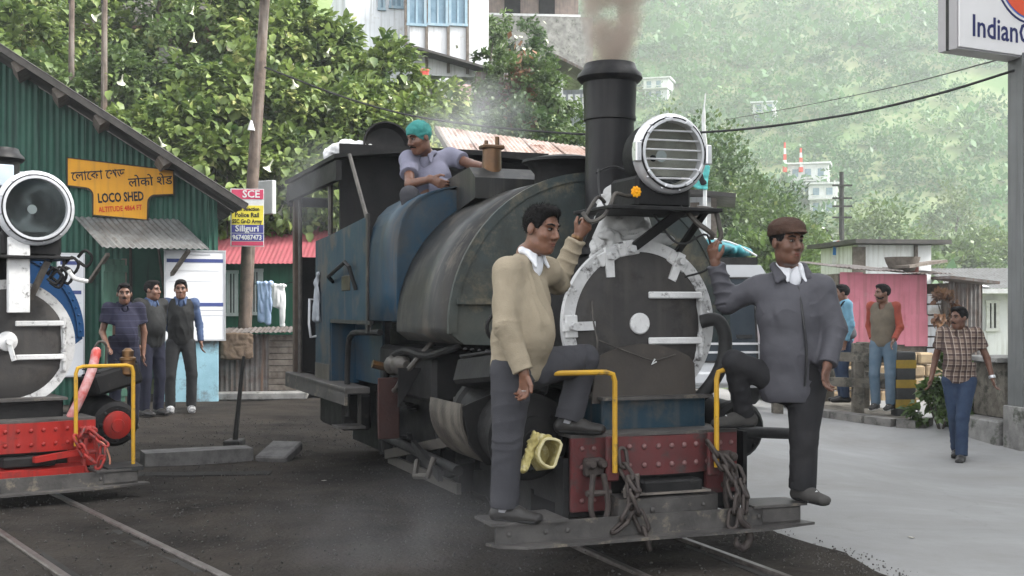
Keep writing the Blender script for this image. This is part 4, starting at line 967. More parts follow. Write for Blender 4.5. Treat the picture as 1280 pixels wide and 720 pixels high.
MB().tube([(.29, -.04, .30), (.285, -.05, .24), (.335, -.05, .19), (.34, -.05, .13), (.305, -.05, .09), (.265, -.05, .105), (.255, -.05, .15)], [.022, .02, .02, .022, .024, .02, .012], 9, sub=4).build('coupling_hook', m_chain, eng)
shackle(eng, .35, .16, .50, m_chain, .8)
# cylinders, right-hand valve spindle tube
cylinder(eng, -1, m_soot, m_soot, .05, True); cylinder(eng, 1, m_soot, m_soot, .0, True, False)
MB().cyl((.55, .42, .66), (1.0, .40, .63), .034, n=14).build('spindle_tube', m_rub, eng); MB().lathe((.985, .40, .631), (1.005, .40, .63), [(0, .037), (1, .037)], 14).build('tube_collar', m_chim, eng)
# crescent-shaped casing by the left cylinder
A = arc(-.74, .78, .31, 168, 292, 18); B = arc(-.74, .78, .295, 168, 292, 18)
vs = [(p[0], yy, p[1]) for P in (A, B) for yy in (.72, 1.30) for p in P]; m_ = 19; fs = []
for i in range(18): fs += [(i, i + 1, m_ + i + 1, m_ + i), (2 * m_ + i, 3 * m_ + i, 3 * m_ + i + 1, 2 * m_ + i + 1), (i, 2 * m_ + i, 2 * m_ + i + 1, i + 1), (m_ + i, m_ + i + 1, 3 * m_ + i + 1, 3 * m_ + i)]
MB()._add(vs, fs, True).build('cylinder_casing', m_casing, eng)
MB().prism([(-1.04, .83), (-1.0, .62), (-.9, .50), (-.74, .47), (-.6, .5), (-.55, .9), (-.7, .96)], .02, 'y', .70).build('casing_front', m_soot, eng)
# lubricator with ring handle
MB().cyl((-.80, .80, 1.06), (-.80, .80, 1.20), .028, n=10).build('lubricator', m_soot, eng); MB().tube([(-.80 + .06 * math.cos(a), .80, 1.27 + .075 * math.sin(a)) for a in [2 * math.pi * i / 16 for i in range(16)]], .012, 7, closed=True).build('ring_handle', m_soot, eng)
# frames and wheels
for sx in (-1, 1):
    MB().prism([(.25, .30), (5.9, .34), (5.9, .74), (.25, .68)], .025, 'x', sx * .50 - .012).build('frame_plate', m_soot, eng)
wm = MB(); wm.lathe((-.05, 0, 0), (.05, 0, 0), [(0, .30), (.1, .33), (.7, .325), (.8, .35), (1, .35), (1, .27), (0, .27), (0, .3)], 32, caps=False); wm_me = wm.mesh('tyre', m_soot)
for y in (1.95, 3.55):
    MB().cyl((-.55, y, .34), (.55, y, .34), .05, n=10).build('axle', m_soot, eng)
    for sx in (-1, 1):
        w = bpy.data.objects.new('wheel', MB().cyl((-.07, 0, 0), (.07, 0, 0), .08, n=14).mesh('hub', m_soot)); link(w, eng); w.location = (sx * .34, y, .34)
        t_ = mobj('tyre', wm_me, w); 
        for k in range(8):
            a = 2 * math.pi * k / 8; MB().beam((0, .06 * math.cos(a), .06 * math.sin(a)), (0, .28 * math.cos(a), .28 * math.sin(a)), .03, .05, up=(1, 0, 0)).build('spoke', m_soot, w)
        MB().beam((sx * .60, y - .02, .36), (sx * .60, y + .05, .16), .06, .10, up=(1, 0, 0)).build('crank', m_soot, eng)
for sx in (-1, 1):
    MB().beam((sx * .66, 1.9, .18), (sx * .66, 3.65, .18), .03, .07).build('coupling_rod', m_pipe, eng); MB().beam((sx * .70, 1.2, .62), (sx * .70, 3.6, .22), .03, .07).build('connecting_rod', m_pipe, eng)
    MB().beam((sx * .72, 1.15, .80), (sx * .72, 1.75, .78), .06, .05).build('slide_bar', m_pipe, eng)
MB().lathe((0, 1.2, 1.29), (0, 4.4, 1.29), [(0, .42), (1, .44)], 32).build('boiler', m_soot, eng)
MB().box((0, 3.9, .85), (.85, 1.2, .7)).build('firebox', m_soot, eng)
MB().box((0, 3.4, .43), (.94, 4.6, .62)).build('under_light_block', m_soot, eng)  # added box that stops light passing through under the engine
for sx in (-1, 1):
    for y in (1.95, 3.55):
        for k in range(5): MB().beam((sx * .60, y - .36 + k * .05, .60 + k * .022), (sx * .60, y + .36 - k * .05, .60 + k * .022), .07, .018).build('spring_leaf', m_soot, eng)
        MB().beam((sx * .66, y + .42, .70), (sx * .62, y + .40, .18), .05, .07).build('brake_hanger', m_soot, eng); MB().box((sx * .60, y + .38, .30), (.10, .07, .20), bev=.01).build('brake_block', m_soot, eng)
    MB().box((sx * .78, 4.7, .50), (.25, .9, .30), bev=.02).build('tool_box', m_soot, eng)
    MB().cyl((sx * .80, 1.5, .36), (sx * .80, 3.3, .40), .035, n=10).build('drain_pipe', m_soot, eng)
MB().box((0, .75, .45), (.9, .9, .4)).build('front_frame_box', m_soot, eng)
# tank filler, valve box, sand box
MB().lathe((-.03, 1.62, 2.16), (-.03, 1.62, 2.36), [(0, .19), (.5, .19), (.8, .24), (.86, .275), (.95, .27), (1, .22)], 32).build('tank_filler', m_soot, eng)
MB().lathe((-.03, 1.62, 2.35), (-.03, 1.62, 2.375), [(0, .22), (1, .15)], 24).build('filler_lid', m_soot, eng)
MB().prism([(1.98, 2.12), (2.62, 2.02), (2.62, 2.30), (2.10, 2.34), (1.98, 2.26)], .46, 'x', -.52).build('valve_box', m_tank, eng)
vb = MB().cyl((-.35, 2.12, 2.30), (-.35, 2.12, 2.47), .068, .064, 16).build('safety_valve', m_brasso, eng)
MB().box((-.35, 2.12, 2.485), (.16, .10, .03), bev=.008).build('valve_bridge', m_brasso, vb); MB().cyl((-.39, 2.12, 2.49), (-.39, 2.12, 2.53), .014, n=8).build('valve_stud', m_brasso, vb); MB().cyl((-.31, 2.12, 2.49), (-.31, 2.12, 2.56), .016, n=8).build('valve_stud', m_brasso, vb)
# coal bunker: curved sides behind the tank
for sx in (-1, 1):
    P = [(sx * x, z) for x, z in ((.955, 1.29), (.957, 1.5), (.957, 1.72), (.95, 1.86), (.925, 1.98), (.88, 2.07), (.81, 2.14), (.72, 2.19), (.62, 2.22), (.53, 2.235))]
    Q = [(x - sx * .018, z - .006) for x, z in P][::-1]
    MB().prism(P + Q, .80, 'y', 2.362).build('bunker_side', m_lblue, eng).data.polygons.foreach_set('use_smooth', [False] * 2 + [True] * (2 * len(P)))
MB().prism([(sx * x, z) for sx, seq in ((-1, 1), (1, -1)) for x, z in ((.945, 1.29), (.947, 1.5), (.947, 1.72), (.94, 1.86), (.915, 1.98), (.87, 2.07), (.80, 2.135), (.71, 2.18), (.61, 2.21))[::seq]], .02, 'y', 2.375).build('bunker_front', m_lblue, eng)
MB().box((-.47, 1.172, 1.42), (.9, .03, .035)).build('tank_seam', m_tankf, eng)
MB().box((0, 2.75, 1.30), (1.84, .78, .03)).build('bunker_floor', m_soot, eng)
pts = []
for _ in range(900):
    x, y = random.uniform(-.85, .85), random.uniform(2.42, 3.9); pts.append((x, y, 1.86 + .12 * math.cos(x * 1.6) + random.uniform(-.05, .04)))
MB().box((0, 3.15, 1.6), (1.7, 1.5, .5)).build('coal_bed', m_coal, eng); pebbles('coal_heap', pts, .03, .075, m_coal, eng)
# cab side sheets
for sx in (-1, 1):
    X = sx * .955
    MB().prism([(3.165, 1.285), (4.46, 1.285), (4.46, 2.0), (3.165, 2.07)], .02, 'x', X - .01).build('cab_sheet', m_lblued, eng)
    MB().box((X + sx * .006, 3.165, 1.64), (.024, .05, .90), bev=.004).build('seam_strip', m_tank, eng)
    MB().box((X, 3.17, 1.26), (.03, .06, .10)).build('seam_foot', m_step, eng)
    MB().box((X, 3.75, 1.27), (.03, 1.35, .03)).build('sheet_edge', m_tank, eng)
    MB().prism([(4.46, .74), (5.05, .74), (5.05, 1.98), (4.46, 2.0)], .02, 'x', X - .01).build('door_sheet', m_lblued, eng)
    MB().box((X + sx * .004, 4.76, .82), (.022, .58, .15)).build('kick_plate', m_casing, eng)
    MB().box((X - sx * .12, 4.46, 1.0), (.24, .03, .52)).build('recess_panel', m_lblue, eng)
    MB().box((X - sx * .22, 4.0, 1.02), (.02, .9, .5)).build('recess_panel', m_lblue, eng)
    MB().box((X, 6.02, 1.66), (.05, .09, 1.86)).build('rear_post', mat('cab_post_brown', (.06, .045, .036), (.09, .07, .055), scale=9, rough=.7), eng)
    MB().cyl((X - sx * .0, 5.82, .75), (X, 5.82, 2.55), .02, n=8).build('grab_pole', m_pipe, eng)
    MB().cyl((X, 4.48, 2.0), (X, 4.48, 2.62), .022, n=8).build('roof_stay', m_pipe, eng); MB().cyl((X, 3.20, 2.05), (X - sx * .03, 3.9, 2.62), .016, n=8).build('roof_stay', m_pipe, eng)
    MB().tube([(X, 5.02, 1.45), (X + sx * .07, 5.02, 1.46), (X + sx * .075, 5.02, 1.24), (X + sx * .06, 5.02, 1.12), (X, 5.02, 1.13)], .013, 8).build('door_handle', m_chrome, eng)
    MB().tube([(X + sx * .02, 4.30, 1.60), (X + sx * .08, 4.2, 1.64), (X + sx * .08, 3.6, 1.74), (X + sx * .07, 3.5, 1.70), (X + sx * .02, 3.48, 1.52)], .016, 8).build('side_rail', m_soot, eng)
    MB().box((X + sx * .012, 3.85, 1.58), (.012, .28, .12), bev=.004).build('builder_plate', mat('plate_bronze', (.055, .045, .028), (.08, .066, .04), rough=.4, metal=.4), eng)
    MB().box((sx * .95, 4.8, .735), (.20, 2.55, .05), bev=.006).build('footplate_edge', m_step, eng); MB().box((sx * 1.04, 4.8, .68), (.02, 2.55, .12)).build('footplate_valance', m_step, eng)
    MB().tube([(X - sx * .02, 3.92, .50), (X - sx * .02, 3.94, .80), (X - sx * .02, 3.90, 1.08), (X - sx * .02, 3.78, 1.17), (X - sx * .02, 3.5, 1.19), (X - sx * .02, 2.9, 1.20)], .024, 9, sub=3).build('grab_rail', m_soot, eng)
    MB().box((sx * .93, 3.92, .42), (.22, .26, .02)).box((sx * .84, 3.92, .56), (.02, .05, .28)).build('cab_step', m_step, eng)
    MB().box((sx * .92, 2.72, .66), (.16, .02, .44), bev=.006).build('guard_plate', mat('guard_brown', (.05, .024, .021), (.036, .021, .019), scale=5, rough=.6, bump=.2), eng)
    # injector and pipework below the tank
    MB().tube([(sx * .80, 1.4, 1.16), (sx * .84, 2.0, 1.06), (sx * .86, 2.5, 1.08), (sx * .84, 3.0, .98), (sx * .82, 3.2, .72), (sx * .8, 3.2, .45)], .026, 8, sub=3).build('feed_pipe', m_soot, eng)
    MB().tube([(sx * .70, 2.2, 1.2), (sx * .90, 2.3, .95), (sx * .90, 2.6, .80), (sx * .80, 3.1, .78)], .02, 8, sub=3).build('feed_pipe', m_pipe, eng)
    MB().lathe((sx * .86, 2.45, .98), (sx * .86, 2.95, .96), [(0, .03), (.1, .06), (.4, .07), (.5, .045), (.7, .075), (.9, .05), (1, .03)], 12).build('injector', m_pipe, eng)
    MB().cyl((sx * .86, 2.95, .94), (sx * .98, 2.95, .97), .03, n=8).build('injector_valve', m_brass, eng)
    MB().box((sx * .66, 2.7, .92), (.3, 1.4, .36), bev=.03).build('pump_box', m_soot, eng)
    MB().box((sx * .62, 2.2, .70), (.12, 2.9, .05)).build('running_bar', m_soot, eng)
    MB().beam((sx * .9, 1.55, .32), (sx * .8, 2.5, .42), .03, .06).build('brake_beam', m_soot, eng)
    MB().tube([(sx * .88, 1.75, .42), (sx * .92, 1.75, .30), (sx * .92, 2.05, .26), (sx * .86, 2.2, .34)], .02, 7).build('sand_pipe', m_pipe, eng)
MB().prism([(-.97, .70), (-.97, .97), (-.80, .97)], .015, 'y', 2.28).build('bracket_plate', m_soot, eng)
MB().box((0, 5.3, .735), (1.8, 1.6, .05)).build('cab_floor', m_soot, eng)
MB().box((0, 4.2, 2.0), (1.88, .03, 1.5)).build('cab_front', m_soot, eng)
MB().box((0, 6.02, 1.3), (1.86, .03, 1.15)).build('cab_rear', m_soot, eng)
# roof
n = 12; vs = []; fs = []
for yy in (3.95, 6.16):
    for i in range(n + 1):
        x = -1.04 + 2.08 * i / n; vs += [(x, yy, 2.63 + .085 * (1 - (x / 1.04) ** 2)), (x, yy, 2.595 + .085 * (1 - (x / 1.04) ** 2))]
m_ = 2 * (n + 1)
for i in range(n):
    a = 2 * i; fs += [(a, a + 2, a + 3, a + 1), (m_ + a, m_ + a + 1, m_ + a + 3, m_ + a + 2), (a, m_ + a, m_ + a + 2, a + 2), (a + 1, a + 3, m_ + a + 3, m_ + a + 1)]
fs += [(0, 1, m_ + 1, m_), (2 * n, m_ + 2 * n, m_ + 2 * n + 1, 2 * n + 1)]
MB()._add(vs, fs).build('cab_roof', m_soot, eng)
for sx in (-1, 1): MB().beam((sx * 1.0, 3.97, 2.50), (sx * 1.0, 6.14, 2.50), .05, .16).build('roof_valance', m_soot, eng)
MB().lathe((-1.02, 6.1, 2.42), (-.6, 6.1, 2.42), [(0, .05), (1, .05)], 10).build('rolled_blind', m_rub, eng)
# objects on the roof
p = loco_w(-.50, 4.35, 2.72); pan = thing('metal_pan', 'round black metal pan standing on edge on the cab roof', 'pan', p, LA)
MB().lathe((0, .06, .03), (0, -.05, .05), [(0, .15), (.3, .19), (1, .215), (1, .20), (.4, .175), (.2, .1), (.2, .01)], 28, caps=False).build('bowl', m_soot, pan)
s = SDF(.05)
for k in range(10): s.ell((random.uniform(-.2, .22), random.uniform(-.1, .1), random.uniform(.02, .10)), (random.uniform(.07, .12), .09, random.uniform(.04, .07)))
p = loco_w(-.72, 4.5, 2.68); t = thing('white_cloth_bundle', 'crumpled white cloth bundle lying on the cab roof', 'cloth', p, LA); mobj('cloth', s.mesh('bundle', .012, m_wc, wr=.03, wf=13), t)
# pale rag hanging on the cab door
p = loco_w(-.985, 4.9, 1.60); t = thing('pale_rag', 'pale grey rag hanging by the cab door handle', 'rag', p, LA); s = SDF(.03)
s.eseg((0, 0, 0), (.0, .02, -.32), (.07, .02), (.12, .025), (0, 1, 0)); s.seg((0, 0, 0), (0, -.05, .08), .025)
mobj('cloth', s.mesh('rag', .012, mat('rag', (.33, .35, .37), (.25, .27, .29), scale=9, rough=.95, bump=.3), wr=.015, wf=11, wst=(1, 2, .6)), t)
# rolled golden bag on the step beside the left-hand man
p = loco_w(-.86, .06, .64); t = thing('gold_bag', 'crumpled gold plastic bag hanging beside the front step', 'bag', p, LA)
m_gold = mat('gold_plastic', (.44, .38, .16), (.30, .25, .09), scale=14, rough=.4, bump=.4, bscale=50, spot=(.56, .52, .34), sscale=12, sth=.6)
t.scale = (.78,) * 3
s = SDF(.02); s.seg((-.10, -.03, -.10), (-.01, -.01, .11), .034, .03); s.seg((-.01, -.01, .11), (.10, 0, .09), .022)
mobj('roll', s.mesh('roll', .007, m_gold, wr=.012, wf=24), t)
vs = []; fs = []; nn_ = 18
for j in range(3):
    for i in range(nn_):
        a = 2 * math.pi * i / nn_; vs.append((.075 + .075 * math.cos(a) * (1 - .04 * j) + .012 * math.sin(3 * a + j), -.06 + .10 * j, .01 + .095 * math.sin(a) + .012 * math.cos(2 * a) - .02 * j))
for j in range(2):
    for i in range(nn_): fs.append((j * nn_ + i, j * nn_ + (i + 1) % nn_, (j + 1) * nn_ + (i + 1) % nn_, (j + 1) * nn_ + i))
fs.append(tuple(2 * nn_ + i for i in range(nn_)))
o = MB()._add(vs, fs, True).build('bag_body', m_gold, t, fix=False); sd = o.modifiers.new('s', 'SOLIDIFY'); sd.thickness = .01
MB().tube([(v[0], v[1], v[2]) for v in vs[:nn_]], .010, 6, closed=True).build('bag_rim', mat('gold_rim', (.55, .50, .30), (.42, .37, .2), rough=.4), t)

# ---------------------------------------------------------------- the engine on the left
LO2 = LO2 + Vector((.05 * math.cos(LB), .05 * math.sin(LB), 0))
eng2 = thing('steam_engine', 'black engine with bright red beam and white ringed lamp at left edge', 'locomotive', LO2, LB)
engine_front(eng2, dict(dz=-.175, ring=.475, board=(-.80, .80), bz=.205, beam=m_bred, bx=(-.53, .53), beamz=.56, bar=(-.40, .42), barm=m_bred, main=False,
    railz=.955, rails=[(1, .36, .775), (-1, -.36, -.775)], ringarc=(0, 360), straps=(.15, -.10), dogs=[],
    saddlem=m_soot, chim=2.60, lamp=(.145, .38, 2.11, .275), shelf=.62, tankr=.70, tankz=1.17, tanky=2.3, tankm=m_blueR, tankfm=m_blueR, rimm=m_blueR))
cylinder(eng2, 1, m_soot, m_bred, -.13, False); cylinder(eng2, -1, m_soot, m_bred, -.13, False)
shackle(eng2, .47, .16, .43, m_chainr)
chain(eng2, [(.42, .14, .50), (.36, .08, .42), (.40, .06, .33), (.47, .05, .26)], m_chainr)
chain(eng2, [(.46, .13, .48), (.54, .08, .40), (.53, .06, .30), (.48, .05, .20)], m_chainr)
MB().beam((.05, .05, .31), (.42, .12, .34), .05, .04).build('draw_bar', m_bred, eng2)
MB().tube([(.60, .46, 1.02), (.58, .40, 1.05), (.54, .36, .92), (.45, .33, .72), (.38, .35, .57)], .035, 10, sub=4).build('brake_hose', mat('red_white_hose', (.55, .40, .40), (.42, .06, .05), scale=9, rough=.5), eng2)
MB().tube([(.56, .45, 1.02), (.60, .42, 1.12), (.66, .42, 1.10), (.66, .43, .95)], .01, 7, sub=4).build('cable', m_pipe, eng2)
MB().tube([(.55, .30, .40), (.60, .25, .36), (.63, .22, .26), (.62, .2, .2)], .008, 7, sub=4).build('drain_pipe', mat('copper_pipe', (.55, .25, .17), (.45, .2, .14), rough=.35, metal=.7), eng2)
MB().prism([(.55, .0), (.80, -.03), (.84, .30), (.55, .34)], .03, 'z', .19).build('step_pad', m_rub, eng2)
MB().box((.03, .42, 1.62), (.15, .06, .55), Matrix.Rotation(R(0), 3, 'Y'), bev=.005).build('lamp_bracket', m_silver2, eng2)
MB().beam((.22, .36, 1.72), (.12, .46, 1.45), .045, .03, up=(0, 1, 0)).build('lamp_strut', m_casing, eng2)
MB().box((-.06, .62, 2.36), (.20, .04, .16), bev=.006).build('number_plate', mat('plate_pale', (.45, .52, .60), (.38, .44, .5), rough=.5), eng2)
for k in range(7):
    x = .24 + random.uniform(-.02, .28); z = 1.72 + random.uniform(-.16, .06)
    MB().tube([(x, .40, z), (x + .04, .36, z + .05), (x + .09, .36, z), (x + .06, .38, z - .07), (x, .4, z - .03)], .012, 6, sub=3).build('lamp_wiring', m_soot, eng2)
MB().tube([(.50, .34, 1.58), (.40, .32, 1.60), (.36, .33, 1.66)], .016, 7, sub=3).build('pipe_end', m_silver2, eng2)
MB().lathe((0, 1.2, 1.15), (0, 4.4, 1.15), [(0, .42), (1, .44)], 24).build('boiler', m_soot, eng2)
for sx in (-1, 1):
    MB().prism([(.25, .22), (4.6, .26), (4.6, .6), (.25, .55)], .025, 'x', sx * .50 - .012).build('frame_plate', m_soot, eng2)
    for y in (1.9, 3.4):
        w = bpy.data.objects.new('wheel', MB().cyl((-.07, 0, 0), (.07, 0, 0), .08, n=14).mesh('hub', m_soot)); link(w, eng2); w.location = (sx * .34, y, .34); mobj('tyre', wm_me, w)
        for k in range(8):
            a = 2 * math.pi * k / 8; MB().beam((0, .06 * math.cos(a), .06 * math.sin(a)), (0, .28 * math.cos(a), .28 * math.sin(a)), .03, .05, up=(1, 0, 0)).build('spoke', m_soot, w)
MB().box((0, 4.0, 1.45), (1.5, 1.4, 1.5), bev=.03).build('cab', m_blueR, eng2); MB().box((0, 4.1, 2.42), (1.6, 1.8, .06), bev=.02).build('cab_roof', m_soot, eng2)
LEAF = []; LF = []
for i, (t, w, z) in enumerate(((0, .03, 0), (.28, .30, .05), (.65, .27, .02), (1.0, .02, -.16))):
    LEAF += [(t, -w, z + w * .18), (t, 0, z), (t, w, z + w * .18)]
for i in range(3):
    a = 3 * i; LF += [(a, a + 3, a + 4, a + 1), (a + 1, a + 4, a + 5, a + 2)]
LEAF = np.array(LEAF, float); LF = np.array(LF)
QL = np.array([(0, 0, 0), (.45, .32, .03), (1, 0, -.05), (.5, -.32, .03)], float); QF = np.array([(0, 1, 2, 3)])
def leaves(P, D, size, tmpl=(None, None), roll=1.0):
    """P points, D growth directions, size per leaf -> verts, faces"""
    T, F = tmpl if tmpl[0] is not None else (LEAF, LF)
    n = len(P); D = D / np.maximum(1e-6, np.linalg.norm(D, axis=1))[:, None]; U = np.tile(np.array([0, 0, 1.0]), (n, 1)) + RNG.normal(0, .35 * roll, (n, 3))
    Sd = np.cross(U, D); Sd /= np.maximum(1e-6, np.linalg.norm(Sd, axis=1))[:, None]; Nn = np.cross(D, Sd); s = np.asarray(size).reshape(-1, 1, 1) * np.ones((n, 1, 1))
    V = P[:, None] + s * (T[None, :, 0:1] * D[:, None] + T[None, :, 1:2] * Sd[:, None] + T[None, :, 2:3] * Nn[:, None])
    return V.reshape(-1, 3), (F[None] + len(T) * np.arange(n)[:, None, None]).reshape(-1, F.shape[1])
# ================================================================ people
def skin_mat(nm, c):
    return mat(nm, c, (c[0] * .70, c[1] * .64, c[2] * .62), scale=16, rough=.45, bump=.25, bscale=110, trans=.05, spec=.4, bdist=.003, spot=(c[0] * 1.25, c[1] * 1.0, c[2] * .9), sscale=22, sth=.62)
m_sk1 = skin_mat('skin_brown', (.185, .092, .058)); m_sk2 = skin_mat('skin_dark', (.150, .076, .050)); m_sk3 = skin_mat('skin_mid', (.17, .088, .057))
m_hair = mat('black_hair', (.007, .0065, .0065), (.012, .011, .0105), scale=30, rough=.75, bump=.5, bscale=160, spec=.08)
m_eye = mat('eye_white', (.30, .27, .24), (.25, .22, .2), rough=.3, bump=0); m_iris = mat('eye_dark', (.012, .009, .008), (.02, .015, .012), rough=.25, bump=0)
m_lip = mat('lip', (.17, .065, .05), (.14, .05, .04), rough=.45, bump=0)
def cloth_mat(nm, c, c2=None, **k): return folds(mat(nm, c, c2 or tuple(x * .82 for x in c), scale=k.pop('scale', 5), rough=k.pop('rough', .92), bump=k.pop('bump', .25), bscale=k.pop('bscale', 220), **k))
def folds(m, scale=6.0, dist=.028, st=.8, stretch=(1, 1, .8)):
    nt = m.node_tree; N = nt.nodes; L = nt.links; b = N['Principled BSDF']
    if 'fold' in N: return m
    tc = N.new('ShaderNodeTexCoord'); tc.name = 'fold'; mp = N.new('ShaderNodeMapping'); mp.inputs['Scale'].default_value = stretch; mp.inputs['Rotation'].default_value = (.4, .5, .2); L.new(tc.outputs['Object'], mp.inputs['Vector'])
    nz = N.new('ShaderNodeTexNoise'); nz.noise_type = 'RIDGED_MULTIFRACTAL'; nz.inputs['Scale'].default_value = scale; nz.inputs['Detail'].default_value = 2.5; nz.inputs['Distortion'].default_value = .7; L.new(mp.outputs[0], nz.inputs['Vector'])
    bp = N.new('ShaderNodeBump'); bp.inputs['Strength'].default_value = st; bp.inputs['Distance'].default_value = dist; L.new(nz.outputs['Fac'], bp.inputs['Height'])
    if b.inputs['Normal'].links: L.new(b.inputs['Normal'].links[0].from_socket, bp.inputs['Normal'])
    L.new(bp.outputs[0], b.inputs['Normal']); return m
def basis(f, u=(0, 0, 1)):
    f = Vector(f).normalized(); u = Vector(u); r = f.cross(u).normalized(); u = r.cross(f).normalized(); return r, f, u
def hand_sdf(s, W, d, side, curl, sc=1.0, spread=.10, thumb=1):
    """palm, four fingers and a thumb from wrist W along d; side = direction of the thumb; curl bends towards nrm"""
    d = Vector(d).normalized(); side = Vector(side); side = (side - d * side.dot(d)).normalized(); nrm = d.cross(side) * thumb
    s.eseg(W - d * .02 * sc, W + d * .075 * sc, (.028 * sc, .02 * sc), (.038 * sc, .015 * sc), side, k=.012)
    for i, (off, L) in enumerate(((.028, .072), (.0095, .082), (-.0095, .076), (-.027, .060))):
        b = W + d * (.083 - abs(i - 1.2) * .005) * sc + side * off * sc; dr = (d + side * off * spread * 18).normalized(); ang = 0; p = b
        for j, fr in enumerate((.45, .30, .25)):
            ang += curl * (1.0 if j else .9) + i * .03; q = Matrix.Rotation(0, 3, 'X')
            dd = (dr * math.cos(ang) + nrm * math.sin(ang)); e = p + dd * L * fr * sc
            s.seg(p, e, (.0098 - .0012 * j) * sc, (.0090 - .0012 * j) * sc, k=.004); p = e
    b = W + d * .025 * sc + side * .030 * sc; m1 = b + (d * .75 + side * .65 + nrm * .25).normalized() * .042 * sc; m2 = m1 + (d * .9 + side * .2 + nrm * .45 * min(1, curl)).normalized() * .032 * sc
    s.seg(b, m1, .0125 * sc, .0108 * sc, k=.008); s.seg(m1, m2, .0105 * sc, .0085 * sc, k=.004)
def fold_disp(me, segs, seed=0, k_=1.0):
    """cloth folds: waves that wind round each limb, strongest where the amplitude says"""
    n = len(me.vertices); V = np.zeros(n * 3); N_ = np.zeros(n * 3); me.vertices.foreach_get('co', V); me.vertices.foreach_get('normal', N_); V = V.reshape(-1, 3); N_ = N_.reshape(-1, 3)
    best = np.full(n, 9.0); D = np.zeros(n)
    for i, (a, b, amps, wl, tw) in enumerate(segs):
        a = np.array(a); b = np.array(b); ab = b - a; L = np.linalg.norm(ab); ax = ab / L; t = np.clip(((V - a) @ ax) / L, 0, 1); rel = V - a - t[:, None] * ab; dist = np.linalg.norm(rel, axis=1)
        o = np.cross(ax, (.3, .5, .81)); o /= np.linalg.norm(o); o2 = np.cross(ax, o); ang = np.arctan2(rel @ o2, rel @ o)
        amp = np.interp(t, [q[0] for q in amps], [q[1] for q in amps]); nz = noise3(V, 7.0, seed + i); ph = t * L / wl * 2 * np.pi + tw * np.sin(ang + i) * 2 + 1.2 * np.sin(2 * ang + 1.7 * i) + nz * 2.2
        w = amp * .85 * k_ * (.8 - 1.7 * np.abs(np.sin(ph * .5)) ** .65) * np.clip(.35 + 1.1 * noise3(V, 4.5, seed + i + 30), .05, 1.2); m = dist < best; best = np.where(m, dist, best); D = np.where(m, w, D)
    me.vertices.foreach_set('co', (V + N_ * D[:, None]).astype(np.float32).ravel()); me.update()
